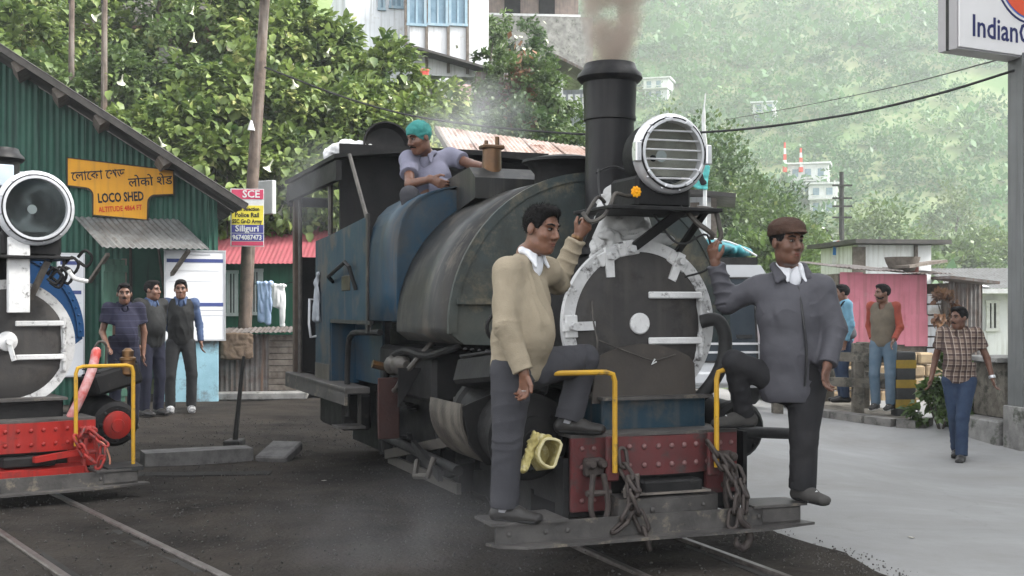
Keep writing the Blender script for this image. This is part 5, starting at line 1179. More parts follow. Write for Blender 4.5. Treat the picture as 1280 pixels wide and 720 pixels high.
def person(label, J, face, front, S=1.0, h=.006, skin=None, top=None, bottom=None, shoe=None, cap=None, hair=True, mous=False, beard=False, belly=0.0, fat=1.0,
           upH=(0, 0, 1), hands=True, curl=(.35, .35), hside=None, sleeve='long', hem=.0, legw=1.0, legs=None, strands=0, famp=1.0, drape=False, crease=False, collar=None, vest=None, sock=None, group=None, seed=0, feet=None, headS=1.0, name='person', wr=.0035, neckhole=.062, tie=0, sinf=0.0):
    G = Vector(J['an_l']); G2 = Vector(J['an_r']); base = Vector(((G.x + G2.x) / 2, (G.y + G2.y) / 2, min(G.z, G2.z) - .085 * S))
    J = {k: Vector(v) - base for k, v in J.items()}
    root = thing(name, label, 'person', base, 0, group)
    r, f, u = basis(face, upH); Hc = J['head']; T = Vector(front).normalized(); sd = Vector((0, 0, 1)).cross(T).normalized() ; K = S * headS
    ax = [tuple(r), tuple(f), tuple(u)]; hp_ = lambda a, b, c: Hc + r * a * K + f * b * K + u * c * K
    # ---- body (skin): one continuous surface
    s = SDF(.014)
    s.ell(hp_(0, -.012, .035), (.076 * K, .094 * K, .086 * K), ax); s.ell(hp_(0, .022, -.035), (.061 * K, .066 * K, .084 * K), ax, k=.03); s.ell(hp_(0, .058, -.098), (.028 * K, .024 * K, .020 * K), ax, k=.03)
    s.ell(hp_(0, .02, -.075), (.052 * K, .055 * K, .035 * K), ax, k=.03)
    for e in (-1, 1):
        s.ell(hp_(e * .042, .058, -.022), (.024 * K, .022 * K, .022 * K), ax, k=.025); s.seg(hp_(e * .012, .083, .036), hp_(e * .048, .068, .034), .011 * K, .009 * K, k=.012)
        s.ell(hp_(e * .032, .096, .012), (.021 * K, .020 * K, .013 * K), ax, k=.012, op='-'); s.ell(hp_(e * .080, -.008, -.002), (.009 * K, .021 * K, .032 * K), ax, k=.008)
        s.ell(hp_(e * .012, .094, -.030), (.010 * K, .012 * K, .009 * K), ax, k=.008)
    s.seg(hp_(0, .084, .022), hp_(0, .108, -.022), .009 * K, .0135 * K, k=.012)
    s.ell(hp_(0, .082, -.058), (.026 * K, .014 * K, .008 * K), ax, k=.008); s.ell(hp_(0, .080, -.072), (.022 * K, .013 * K, .008 * K), ax, k=.008)
    s.seg(J['neck'] - Vector((0, 0, .03)), hp_(0, -.02, -.06), .060 * S, .052 * K, k=.03)
    s.eseg(J['chest'], J['pelvis'], (.13 * S, .085 * S), (.13 * S, .085 * S), sd); s.seg(J['sh_l'], J['sh_r'], .045 * S); s.seg(J['neck'], J['chest'], .06 * S)
    for e in 'lr':
        s.seg(J['sh_' + e], J['el_' + e], .044 * S, .038 * S); s.seg(J['el_' + e], J['wr_' + e], .038 * S, .026 * S)
        s.seg(J['hip_' + e], J['kn_' + e], .065 * S, .048 * S); s.seg(J['kn_' + e], J['an_' + e], .048 * S, .034 * S); s.seg(J['hip_' + e], J['pelvis'], .07 * S)
        if hands:
            i = 0 if e == 'l' else 1; d = J['wr_' + e] - J['el_' + e]
            if 'hd_' + e in J: d = J['hd_' + e] - J['wr_' + e]
            sv = (hside or {}).get(e, T); th = -1 if e == 'l' else 1
            if hside and ('n' + e) in hside: th = hside['n' + e]
            hand_sdf(s, J['wr_' + e], d, sv, curl[i], S * 1.02, thumb=th)
        else: s.ell(J['wr_' + e] + (J['wr_' + e] - J['el_' + e]).normalized() * .06, (.03, .03, .05))
    body = mobj('body', s.mesh('body', h, skin or m_sk1), root)
    # ---- face details
    for e in (-1, 1):
        ey = MB().ell(hp_(e * .032, .0795, .012), (.0125 * K, .009 * K, .0058 * K), 10, 8, Matrix((r, f, u)).transposed()).build('eye', m_eye, body)
        MB().ell(hp_(e * .031, .0868, .012), (.0066 * K, .003 * K, .0060 * K), 8, 6, Matrix((r, f, u)).transposed()).build('iris', m_iris, ey)
        MB().tube([hp_(e * .014, .093, .034), hp_(e * .034, .088, .039), hp_(e * .053, .072, .033)], [.0048 * K, .005 * K, .0025 * K], 6).build('eyebrow', m_hair, body)
        MB().tube([hp_(e * .018, .0880, .0155), hp_(e * .032, .0900, .0190), hp_(e * .046, .080, .0150)], .0030 * K, 5).build('eyelid', m_iris, body)
    MB().ell(hp_(0, .0925, -.0585), (.021 * K, .005 * K, .0042 * K), 10, 6, Matrix((r, f, u)).transposed()).ell(hp_(0, .0905, -.069), (.018 * K, .005 * K, .0048 * K), 10, 6, Matrix((r, f, u)).transposed()).build('lips', m_lip, body)
    if mous:
        q = SDF(.006)
        for e in (-1, 1): q.seg(hp_(e * .004, .098, -.047), hp_(e * .033, .080, -.056), .008 * K, .0045 * K)
        mobj('moustache', q.mesh('moustache', .004, m_hair, wr=.0015, wf=120), body)
    if beard:
        q = SDF(.01); q.ell(hp_(0, .024, -.05), (.064 * K, .069 * K, .072 * K), ax); q.ell(hp_(0, .06, .015), (.07 * K, .06 * K, .058 * K), ax, op='-', k=.008); q.ell(hp_(0, -.09, -.03), (.09 * K, .085 * K, .13 * K), ax, op='-', k=.008); q.ell(hp_(0, .1, -.064), (.022 * K, .03 * K, .010 * K), ax, op='-', k=.006)
        mobj('beard', q.mesh('beard', .005, m_hair, wr=.002, wf=90), body)
    if hair:
        q = SDF(.012); q.ell(hp_(0, -.014, .042), (.083 * K, .103 * K, .094 * K), ax)
        q.ell(hp_(0, .02, .10), (.068 * K, .075 * K, .036 * K), ax)
        q.ell(hp_(0, .105, -.004), (.088 * K, .094 * K, .092 * K), ax, op='-', k=.006); q.cut(hp_(0, 0, -.048), -u, hp_(0, 0, 0) - Vector((.3, .3, .3)), hp_(0, 0, 0) + Vector((.3, .3, .3)))
        for e in (-1, 1): q.ell(hp_(e * .083, .018, -.018), (.02 * K, .034 * K, .034 * K), ax, op='-', k=.006)
        hm = q.mesh('hair', .006, m_hair, wr=.003, wf=55, seed=seed); ho = mobj('hair', hm, root)
        if strands:
            nv = len(hm.vertices); co = np.zeros(nv * 3); no = np.zeros(nv * 3); hm.vertices.foreach_get('co', co); hm.vertices.foreach_get('normal', no); co = co.reshape(-1, 3); no = no.reshape(-1, 3); ii = RNG.integers(0, nv, strands)
            fl = np.array(f) * .8 + np.array(u) * -.25 + np.array(r) * .5; Dd = fl[None] - no[ii] * (no[ii] @ fl)[:, None] + no[ii] * RNG.uniform(.05, .45, (strands, 1)) + RNG.normal(0, .25, (strands, 3)); SV, SF = leaves(co[ii], Dd, RNG.uniform(.012, .03, strands), (np.array([(0, .035, 0), (1, .0, .1), (1, -.005, .1), (0, -.035, 0)]), QF)); tag(mobj('hair_strands', npmesh('hair_strands', SV, SF, m_hair), ho), kind='stuff')
    if cap: cap(root, hp_, ax, r, f, u, K)
    # ---- trousers
    s = SDF(.03); P = J['pelvis']; Wp = J['waist']
    s.eseg(P - Vector((0, 0, .02)), Wp.lerp(P, .35), (.160 * S * fat, .115 * S * fat), (.150 * S * fat, .115 * S * fat), sd)
    for e in 'lr':
        lw_ = (legs or {}).get(e, legw); hp2, kn, an = J['hip_' + e], J['kn_' + e], J['an_' + e]; dn = (an - kn).normalized()
        s.seg(hp2, kn, .098 * S * lw_, .072 * S * lw_ ** .6, k=.03); s.seg(kn, an + dn * .05, .071 * S * lw_ ** .6, .066 * S * lw_, k=.02)
        c = an + dn * .012 * S; s.cut(c, dn, c - Vector((.12, .12, .12)), c + Vector((.12, .12, .12)))
    tm_ = s.mesh('trousers', h * (1.0 if crease else 1.3), bottom, wr=wr * .6, wf=9, wst=(1.3, 1.3, .7), seed=seed)
    fold_disp(tm_, [q for e in 'lr' for q in ((J['hip_' + e], J['kn_' + e], [(0, .007), (.3, .004), (.7, .004), (1, .007)], .085, 1.2), (J['kn_' + e], J['an_' + e], [(0, .007), (.3, .003), (.7, .005), (1, .008)], .07, 1.8))], seed, famp * .55)
    mobj('trousers', tm_, root)
    # ---- shoes and socks
    for e in 'lr':
        an = J['an_' + e]; fd = Vector((feet or {}).get(e, T)); pitch = fd.z; fd = fd.normalized(); sh = (Vector((0, 0, 1)).cross(fd)).normalized(); up = fd.cross(sh).normalized()
        s = SDF(.02); a = an - fd * .045 * S - up * .045 * S; b = an + fd * .185 * S - up * .054 * S
        s.eseg(a, an + fd * .07 * S - up * .038 * S, (.039 * S, .042 * S), (.047 * S, .042 * S), sh); s.eseg(an + fd * .06 * S - up * .043 * S, b, (.047 * S, .040 * S), (.043 * S, .028 * S), sh); s.seg(an - fd * .01 * S, a, .037 * S, .036 * S)
        c = an - up * .083 * S; s.cut(c, -up, c - Vector((.25, .25, .25)), c + Vector((.25, .25, .25)))
        so_ = mobj('shoe', s.mesh('shoe', min(h, .007), shoe[0]), root)
        sole = SDF(.01); sole.eseg(a - up * .026 * S, b - up * .018 * S, (.040 * S, .014 * S), (.043 * S, .014 * S), sh); sole.cut(c - up * .004, -up, c - Vector((.25, .25, .25)), c + Vector((.25, .25, .25)))
        mobj('sole', sole.mesh('sole', .007, shoe[1]), so_)
        for q_ in (.055, .085, .115): MB().tube([an + fd * q_ * S - sh * .026 * S - up * (.012 + q_ * .16) * S, an + fd * (q_ + .008) * S - up * (.0 + q_ * .12) * S + up * .004, an + fd * q_ * S + sh * .026 * S - up * (.012 + q_ * .16) * S], .0035, 5).build('lace', shoe[0] if shoe[0] == m_bshoe else m_ws, so_)
        if sock: 
            MB().lathe(an - up * .03 * S, an + (J['kn_' + e] - an).normalized() * .10 * S, [(0, .046 * S), (.3, .043 * S), (1, .048 * S)], 14).build('sock', sock, root)
    # ---- upper garment
    def garment(g, inf, slv, hemd, nm, hole):
        s = SDF(.035); C_ = J['chest']; a = a_ = fat
        s.eseg(C_ + Vector((0, 0, .02)), C_ - Vector((0, 0, .06)), ((.150 + inf) * S * a, (.105 + inf) * S * a), ((.155 + inf) * S * a, (.112 + inf) * S * a), sd)
        s.eseg(C_ - Vector((0, 0, .05)), Wp, ((.155 + inf) * S * a, (.112 + inf) * S * a), ((.148 + inf) * S * a, (.112 + inf + belly * .6) * S * a), sd)
        s.eseg(Wp, P + Vector((0, 0, hemd)), ((.148 + inf) * S * a, (.114 + inf + belly * .6) * S * a), ((.158 + inf) * S * a, (.118 + inf) * S * a), sd)
        if belly: s.ell(Wp + T * .06 * S + Vector((0, 0, .05)), ((.12 + inf) * S, (.10 + belly) * S, .15 * S), [tuple(sd), tuple(T), (0, 0, 1)], k=.06)
        for e in 'lr':
            shx = J['sh_' + e] if slv != 'none' else J['neck'].lerp(J['sh_' + e], .62) - Vector((0, 0, .03)); s.seg(J['neck'] - Vector((0, 0, .045)), shx - Vector((0, 0, .012)), (.055 + inf * .5) * S, (.058 + inf) * S, k=.05)
            sh_, el, wq = J['sh_' + e], J['el_' + e], J['wr_' + e]
            if slv == 'none': continue
            if slv == 'short':
                en = sh_.lerp(el, .62); d = (el - sh_).normalized(); s.seg(sh_, sh_.lerp(el, .8), (.056 + inf) * S, (.062 + inf) * S, k=.04); s.cut(en, d, en - Vector((.12, .12, .12)), en + Vector((.12, .12, .12)))
            else:
                d = (wq - el).normalized(); s.seg(sh_, el, (.054 + inf + sinf) * S, (.047 + inf + sinf) * S, k=.04); s.seg(el, wq, (.047 + inf + sinf) * S, (.040 + inf + sinf * .3) * S, k=.03)
                en = wq - d * .012; s.cut(en, d, en - Vector((.07, .07, .07)), en + Vector((.07, .07, .07)))
        nk = J['neck']; ud = (hp_(0, -.02, -.06) - nk).normalized()
        s.seg(nk - ud * .02, nk + ud * .16, hole * S, hole * 1.25 * S, op='-', k=.01)
        if hole > .055: s.ell(nk + T * .075 * S - Vector((0, 0, .035)), (.040 * S, .05 * S, .075 * S), [tuple(sd), tuple(T), (0, 0, 1)], op='-', k=.01)
        zb = (P + Vector((0, 0, hemd - .075))); s.cut(zb, (0, 0, -1), zb - Vector((.35, .35, .25)), zb + Vector((.35, .35, .12)))
        gm = s.mesh(nm, h * (1.0 if drape else 1.2), g, wr=wr * .5, wf=10, wst=(1, 1, 1.25), seed=seed + 9)
        sg_ = [(C_ + Vector((0, 0, .12)), P - Vector((0, 0, .05)), [(0, .003), (.4, .006), (.75, .008), (1, .005)], .30, 4.5)]
        if slv != 'none':
            for e in 'lr': sg_ += [(J['sh_' + e], J['el_' + e], [(0, .003), (.5, .004), (1, .008)], .075, 1.2), (J['el_' + e], J['wr_' + e], [(0, .008), (.4, .004), (1, .006)], .06, 1.0)]
        fold_disp(gm, sg_, seed + 3, famp)
        return mobj(nm, gm, root)
    garment(top, .0 if vest else .012, sleeve, hem, 'shirt' if vest or sleeve == 'short' else 'top', neckhole)
    if vest: garment(vest, .018, 'none', hem, 'vest', .07)
    if collar:
        q = SDF(.02); q.ell(J['neck'] + T * .040 * S - Vector((0, 0, .055)), (.058 * S, .052 * S, .085 * S), [tuple(sd), tuple(T), (0, 0, 1)]); mobj('shirt_front', q.mesh('shirt_front', .008, collar), root)
        nk = J['neck']; q = SDF(.008); ud = (hp_(0, -.02, -.06) - nk).normalized()
        for e in (-1, 1):
            b0 = nk - T * .055 * S + ud * .035; b1 = nk + sd * e * .070 * S + ud * .022 * S; b2 = nk + sd * e * .035 * S + T * .078 * S - Vector((0, 0, .012)); b3 = nk + sd * e * .055 * S + T * .100 * S - Vector((0, 0, .07))
            q.seg(b0, b1, .016 * S, .018 * S); q.seg(b1, b2, .019 * S, .014 * S); q.seg(b1.lerp(b2, .5), b3, .020 * S, .007 * S, k=.012); q.seg(b2, b3, .012 * S, .007 * S)
        q.seg(nk + ud * .10, nk - ud * .05 + T * .01, .050 * S, .050 * S, op='-', k=.006)
        mobj('collar', q.mesh('collar', .006, collar, wr=.001, wf=30), root)
    return root, J, hp_, sd, T, base
def stand(px, pyf, Y, H, yaw, arms=None, stride=0.0, lean=0.0, wide=.1, zf=None):
    """joints of a standing figure whose feet touch the ground seen at (px, pyf); yaw 0 faces the camera, + turns towards the right of the picture"""
    S = H / 1.70; p = at(px, pyf, Y); p.z = gzf(p.x, p.y) if zf is None else zf; M = Matrix.Rotation(R(yaw), 3, 'Z')
    L = dict(an_l=(wide, -stride, .085), an_r=(-wide, stride, .085 + abs(stride) * .12), kn_l=(wide + .005, -stride * .6 - .03, .48), kn_r=(-wide - .005, stride * .35 - .05, .48), hip_l=(.09, 0, .88), hip_r=(-.09, 0, .88), pelvis=(0, .01, .93),
             waist=(0, .0 - lean * .3, 1.08), chest=(0, -lean * .7, 1.29), neck=(0, .012 - lean, 1.45), head=(0, -.03 - lean * 1.2, 1.574), sh_l=(.172, .015 - lean, 1.415), sh_r=(-.172, .015 - lean, 1.415),
             el_l=(.235, .05, 1.12), el_r=(-.235, .05, 1.12), wr_l=(.245, -.03, .885), wr_r=(-.245, -.03, .885))
    if arms: L.update(arms)
    return {k: M @ (Vector(v) * S) + p for k, v in L.items()}, S, Vector(M @ Vector((0, -1, 0)))
def fdir(yaw, pitch=0): return Vector((math.sin(R(yaw)), -math.cos(R(yaw)), math.sin(R(pitch))))

m_swt = cloth_mat('beige_knit', (.30, .255, .185), (.25, .21, .15), bump=.35, bscale=160); m_gtr = cloth_mat('charcoal_trousers', (.050, .050, .056), (.038, .038, .043), rough=.85)
m_wsh = cloth_mat('white_shirt', (.72, .73, .76), (.66, .67, .7)); m_bshoe = mat('black_leather', (.022, .021, .021), (.035, .033, .031), scale=9, rough=.38, bump=.1); m_bsole = mat('black_sole', (.012, .012, .012), (.02, .02, .02), rough=.8)
m_sock = cloth_mat('grey_sock', (.36, .36, .38), (.28, .28, .30)); m_jack = cloth_mat('grey_nylon_jacket', (.078, .077, .087), (.062, .061, .070), rough=.62, bump=.15); m_btr = cloth_mat('black_trousers', (.020, .020, .022), (.028, .027, .028), rough=.85)
m_gshoe = cloth_mat('grey_canvas_shoe', (.065, .062, .058), (.045, .043, .04)); m_capm = cloth_mat('brown_tweed', (.075, .043, .030), (.055, .032, .024), bump=.5, bscale=120)
m_lav = cloth_mat('lavender_shirt', (.20, .20, .26), (.16, .16, .21)); m_teal = cloth_mat('teal_scarf', (.045, .22, .20), (.03, .17, .155), rough=.75); m_jean = cloth_mat('blue_jeans', (.022, .036, .070), (.036, .055, .095), scale=7); m_jeanl = cloth_mat('faded_jeans', (.075, .12, .165), (.11, .15, .19), scale=5)
m_navy = cloth_mat('navy_trousers', (.011, .012, .022), (.015, .016, .028)); m_blk2 = cloth_mat('black_jacket', (.010, .0105, .0105), (.015, .0155, .015), rough=.7); m_bsh = cloth_mat('blue_shirt', (.065, .095, .17), (.05, .075, .14)); m_dj = cloth_mat('dark_grey_jeans', (.02, .0205, .022), (.03, .03, .03))
m_snk = mat('black_white_trainer', (.55, .55, .55), (.03, .03, .03), scale=16, rough=.6, bump=.1); m_ws = mat('white_sole', (.6, .6, .6), (.5, .5, .5), rough=.6, bump=0); m_vest = cloth_mat('taupe_vest', (.14, .115, .085), (.10, .085, .065)); m_ora = cloth_mat('orange_sleeves', (.27, .062, .04), (.22, .05, .035)); m_lbs = cloth_mat('sky_blue_shirt', (.15, .30, .40), (.12, .25, .33))
def pattern(nm, base, cols, vertical, freq):
    """woven stripes or checks in object space"""
    m = cloth_mat(nm, base); nt = m.node_tree; N = nt.nodes; L = nt.links; b = N['Principled BSDF']; tc = N.new('ShaderNodeTexCoord'); sx = N.new('ShaderNodeSeparateXYZ'); L.new(tc.outputs['Object'], sx.inputs[0])
    cur = b.inputs['Base Color'].links[0].from_socket
    def band(sock, fr, wd, col, off):
        nonlocal cur
        mu = N.new('ShaderNodeMath'); mu.operation = 'MULTIPLY_ADD'; mu.inputs[1].default_value = fr; mu.inputs[2].default_value = off; L.new(sock, mu.inputs[0]); fc = N.new('ShaderNodeMath'); fc.operation = 'FRACT'; L.new(mu.outputs[0], fc.inputs[0])
        lt = N.new('ShaderNodeMath'); lt.operation = 'LESS_THAN'; lt.inputs[1].default_value = wd; L.new(fc.outputs[0], lt.inputs[0]); ml = N.new('ShaderNodeMath'); ml.operation = 'MULTIPLY'; ml.inputs[1].default_value = .75; L.new(lt.outputs[0], ml.inputs[0])
        mx = N.new('ShaderNodeMix'); mx.data_type = 'RGBA'; L.new(ml.outputs[0], mx.inputs['Factor']); L.new(cur, mx.inputs['A']); mx.inputs['B'].default_value = lin(col); cur = mx.outputs['Result']
    for (w, c, off) in cols: band(sx.outputs['Z'], freq, w, c, off)
    if vertical:
        for (w, c, off) in cols: band(sx.outputs['X'], freq, w, c, off)
    L.new(cur, b.inputs['Base Color']); return m
m_plaid = pattern('brown_plaid', (.20, .145, .115), [(.34, (.045, .028, .028), 0), (.08, (.42, .36, .30), .6)], True, 17.0)
m_polo = pattern('navy_striped_polo', (.020, .020, .038), [(.045, (.09, .09, .13), 0)], False, 13.0)
def p_(px, py, Y): return at(px, py, Y)
# ---- man in the beige sweater on the left end of the front board
J = dict(head=p_(677, 288, 6.18), neck=p_(659, 317, 6.24), chest=p_(652, 368, 6.22), waist=p_(652, 424, 6.20), pelvis=p_(648, 456, 6.22), sh_r=p_(634, 338, 6.11), sh_l=p_(684, 338, 6.36),
         el_r=p_(632, 408, 6.02), wr_r=p_(655, 467, 5.98), hd_r=p_(656, 490, 5.99), el_l=p_(697, 353, 6.58), wr_l=p_(722, 296, 6.56), hd_l=p_(737, 277, 6.55),
         hip_r=p_(640, 466, 6.15), kn_r=p_(634, 552, 6.10), an_r=p_(631, 632, 6.10), hip_l=p_(662, 462, 6.26), kn_l=p_(731, 448, 6.50), an_l=p_(711, 523, 6.47))
root, Jl, hp_, sd, T, base = person('person in beige sweater and grey trousers on the left end of the step board', J, (.74, -.64, -.16), (.80, -.60, 0), S=.97, h=.0055, skin=m_sk1, top=m_swt, bottom=m_gtr, shoe=(m_bshoe, m_bsole), sock=m_sock,
    belly=.018, fat=1.06, legw=1.18, sinf=.006, curl=(.95, .55), collar=m_wsh, hside={'r': Vector((.7, -.7, 0)), 'l': Vector((.2, -.3, 1)), 'nl': -1, 'nr': 1}, feet={'r': (.92, -.38, 0), 'l': (.93, -.35, 0)}, upH=(.10, 0, 1), hem=-.01, seed=3, headS=1.03, strands=2600, famp=1.2, crease=True, drape=True)
w = Jl['wr_l']; d = (Jl['wr_l'] - Jl['el_l']).normalized(); MB().lathe(w - d * .015, w + d * .005, [(0, .033), (.5, .036), (1, .033)], 14).build('wristwatch', m_brass, root)
w = Jl['wr_r'] + Vector((.0, -.012, -.085)); MB().tube([w + Vector((.011 * math.cos(a), .011 * math.sin(a), 0)) for a in [i * math.pi / 4 for i in range(8)]], .002, 5, closed=True).build('ring', m_chrome, root)
# ---- man in the cap and grey jacket on the right end
def flatcap(root, hp_, ax, r, f, u, K):
    q = SDF(.015); q.ell(hp_(0, -.008, .082), (.098 * K, .118 * K, .066 * K), ax); q.ell(hp_(0, -.02, .05), (.090 * K, .110 * K, .05 * K), ax); q.ell(hp_(0, .085, .060), (.062 * K, .050 * K, .012 * K), ax, k=.02)
    q.cut(hp_(0, 0, .042), -u + f * .12, hp_(0, 0, 0) - Vector((.3,) * 3), hp_(0, 0, 0) + Vector((.3,) * 3)); c = mobj('cap', q.mesh('cap', .006, m_capm, wr=.003, wf=26), root)
    MB().ell(hp_(0, -.01, .126), (.008, .008, .005), 8, 5).build('cap_button', m_capm, c)
J = dict(head=p_(984, 304, 6.61), neck=p_(986, 336, 6.69), chest=p_(988, 380, 6.68), waist=p_(992, 440, 6.68), pelvis=p_(990, 474, 6.70), sh_r=p_(949, 359, 6.72), sh_l=p_(1027, 359, 6.66),
         el_r=p_(909, 378, 6.80), wr_r=p_(894, 328, 6.76), hd_r=p_(888, 300, 6.74), el_l=p_(1044, 412, 6.62), wr_l=p_(1034, 458, 6.52), hd_l=p_(1030, 486, 6.50),
         hip_r=p_(972, 478, 6.70), kn_r=p_(918, 452, 6.60), an_r=p_(930, 516, 6.74), hip_l=p_(1008, 482, 6.68), kn_l=p_(1005, 548, 6.66), an_l=p_(1003, 608, 6.68))
root, Jr, hp_, sd, T, base = person('person in brown flat cap and grey jacket on the right end of the step board', J, (.42, -.90, -.04), (.22, -.97, 0), S=.97, h=.0055, skin=m_sk2, top=m_jack, bottom=m_btr, shoe=(m_gshoe, m_bsole), cap=flatcap, fat=1.16, legw=1.16, legs={'r': .86, 'l': 1.2}, sinf=.006,
    curl=(.45, .75), collar=m_wsh, hside={'l': Vector((-.6, -.7, 0)), 'r': Vector((.5, -.6, .3)), 'nl': -1, 'nr': 1}, feet={'l': (.45, -.9, 0), 'r': (-.92, -.38, 0)}, hem=-.05, seed=8, headS=1.02, wr=.004, strands=1500, famp=1.3, crease=True, drape=True, mous=False, neckhole=.066)
# open jacket collar, zip and pocket
nk = Jr['neck']; q = SDF(.012)
for e in (-1, 1):
    b0 = nk - T * .07 + Vector((0, 0, .035)); b1 = nk + sd * e * .088 + Vector((0, 0, .012)); b2 = nk + sd * e * .075 + T * .085 - Vector((0, 0, .05)); b3 = nk + sd * e * .115 + T * .095 - Vector((0, 0, .075))
    q.seg(b0, b1, .020, .022); q.seg(b1, b2, .023, .016); q.seg(b1, b3, .020, .012); q.seg(b2, b3, .013, .011)
mobj('jacket_collar', q.mesh('jacket_collar', .007, m_jack, wr=.002, wf=20), root)
zp = [Jr['neck'] + T * .115 - Vector((0, 0, .10)), Jr['chest'] + T * .150 - Vector((0, 0, .06)), Jr['waist'] + T * .158, Jr['pelvis'] + T * .158 - Vector((0, 0, .03))]
MB().tube(zp, .007, 6, sub=4).build('zip', mat('zip_dark', (.03, .03, .033), (.05, .05, .05), rough=.4, metal=.4), root)
a = Jr['waist'] + T * .145 + sd * .095; MB().tube([a + Vector((0, 0, .02)), a + sd * .03 - Vector((0, 0, .10))], .006, 6).build('pocket_seam', m_blk2, root)
# ---- man on the coal bunker
def bandana(root, hp_, ax, r, f, u, K):
    q = SDF(.015); q.ell(hp_(0, -.012, .045), (.090 * K, .108 * K, .096 * K), ax); q.ell(hp_(0, .11, -.03), (.10 * K, .09 * K, .082 * K), ax, op='-', k=.008); q.cut(hp_(0, 0, -.03), (-u * 1.0 + f * .25), hp_(0, 0, 0) - Vector((.3,) * 3), hp_(0, 0, 0) + Vector((.3,) * 3))
    q.ell(hp_(.05, -.09, -.03), (.03, .03, .05), ax, k=.02); mobj('head_scarf', q.mesh('head_scarf', .007, m_teal, wr=.005, wf=24), root)
J = dict(head=p_(524, 173, 8.84), neck=p_(533, 193, 8.96), chest=p_(538, 222, 8.98), waist=p_(540, 250, 9.0), pelvis=p_(540, 268, 9.0), sh_r=p_(511, 199, 8.92), sh_l=p_(563, 195, 9.06),
         el_r=p_(512, 230, 8.72), wr_r=p_(539, 224, 8.60), hd_r=p_(556, 232, 8.56), el_l=p_(588, 205, 8.94), wr_l=p_(606, 208, 8.74), hd_l=p_(617, 207, 8.66),
         hip_r=p_(526, 268, 8.95), kn_r=p_(512, 244, 8.62), an_r=p_(517, 300, 8.62), hip_l=p_(550, 268, 9.0), kn_l=p_(545, 262, 8.66), an_l=p_(545, 318, 8.70))
person('person in teal head scarf and lavender shirt sitting on the coal', J, (-.72, -.62, -.32), (-.12, -.98, 0), S=.95, h=.007, skin=m_sk2, top=m_lav, bottom=m_gtr, shoe=(m_bshoe, m_bsole), cap=bandana, hair=False, mous=True, sleeve='short', collar=m_lav, curl=(.55, .4),
       hside={'r': Vector((0, -.2, 1)), 'l': Vector((-.2, -.5, .5)), 'nr': -1}, hem=.0, seed=4, name='person', neckhole=.07)
# ---- three men by the shed door
J, S, fr = stand(155, 533, 13.8, 1.66, 25, dict(el_r=(-.24, .03, 1.13), wr_r=(-.20, -.17, .95), hd_r=(-.18, -.24, .93), wr_l=(.22, .02, .87)))
person('person in striped navy polo shirt nearest the yellow rail', J, fdir(20), fr, S=S, h=.009, skin=m_sk3, top=m_polo, bottom=m_navy, shoe=(m_bshoe, m_bsole), sleeve='short', mous=True, belly=.035, fat=1.05, collar=m_polo, seed=1)
J, S, fr = stand(189, 518, 15.4, 1.73, 50, dict(el_l=(.22, .10, 1.14), wr_l=(.12, .16, .98), el_r=(-.24, .03, 1.12), wr_r=(-.22, -.06, .88)))
person('person in black jacket over blue shirt, middle of the three by the shed', J, fdir(75), fr, S=S, h=.010, skin=m_sk3, top=m_blk2, bottom=m_navy, shoe=(m_bshoe, m_bsole), collar=m_bsh, seed=2, fat=1.08, belly=.02)
J, S, fr = stand(226, 512, 15.9, 1.75, 18, dict(wr_l=(.25, -.02, .90), el_r=(-.21, .10, 1.14), wr_r=(-.08, .16, 1.0)), wide=.13)
person('slim person in black sleeveless pullover before the white notice board', J, fdir(12), fr, S=S, h=.010, skin=m_sk3, top=m_bsh, vest=m_blk2, bottom=m_dj, shoe=(m_snk, m_ws), collar=m_bsh, seed=3, fat=.93)
# ---- men on the road
J, S, fr = stand(1199, 566, 12.75, 1.63, -28, dict(el_l=(.28, .06, 1.14), wr_l=(.34, .03, .92), el_r=(-.26, .08, 1.13), wr_r=(-.30, .03, .90)), stride=.17, wide=.045)
rt, Jw, *_ = person('person in brown plaid shirt and blue jeans walking across the road', J, fdir(-62), fr, S=S, h=.009, skin=m_sk2, top=m_plaid, bottom=m_jean, shoe=(m_bshoe, m_bsole), sleeve='short', collar=m_plaid, mous=True, belly=.025, fat=1.06, seed=6, legw=.98)
d = (Jw['wr_l'] - Jw['el_l']).normalized(); MB().lathe(Jw['wr_l'] - d * .03, Jw['wr_l'], [(0, .033), (.5, .037), (1, .033)], 12).build('wristwatch', m_chrome, rt)
J, S, fr = stand(1104, 507, 15.9, 1.66, -35, dict(el_l=(.23, .0, 1.12), wr_l=(.18, -.12, .95), el_r=(-.22, .08, 1.14), wr_r=(-.16, .02, .95)), zf=gzf(4.9, 15.9) + .14)
person('person in taupe vest over orange sleeves leaning by the striped railing post', J, fdir(-80), fr, S=S, h=.010, skin=m_sk3, top=m_ora, vest=m_vest, bottom=m_jeanl, shoe=(m_gshoe, m_ws), seed=7, fat=.95, beard=True)
J, S, fr = stand(1055, 492, 17.2, 1.68, -95, zf=gzf(4.9, 16.5) + .14)
person('person in sky blue shirt behind the railing, half hidden by the grey jacket', J, fdir(-95), fr, S=S, h=.011, skin=m_sk3, top=m_lbs, bottom=m_jean, shoe=(m_bshoe, m_bsole), seed=9, collar=m_lbs)
bg = thing('shoulder_bag', 'grey shoulder bag carried by the person in sky blue shirt', 'bag', p_(1056, 414, 17.0)); s = SDF(.03); s.ell((0, 0, 0), (.16, .07, .12)); s.ell((0, 0, -.05), (.17, .08, .08)); mobj('bag_body', s.mesh('bag', .015, cloth_mat('grey_bag', (.14, .14, .15))), bg)
MB().tube([(-.12, 0, .08), (-.08, 0, .3), (0, 0, .42), (.08, 0, .3), (.12, 0, .08)], .012, 6, sub=4).build('strap', m_blk2, bg)
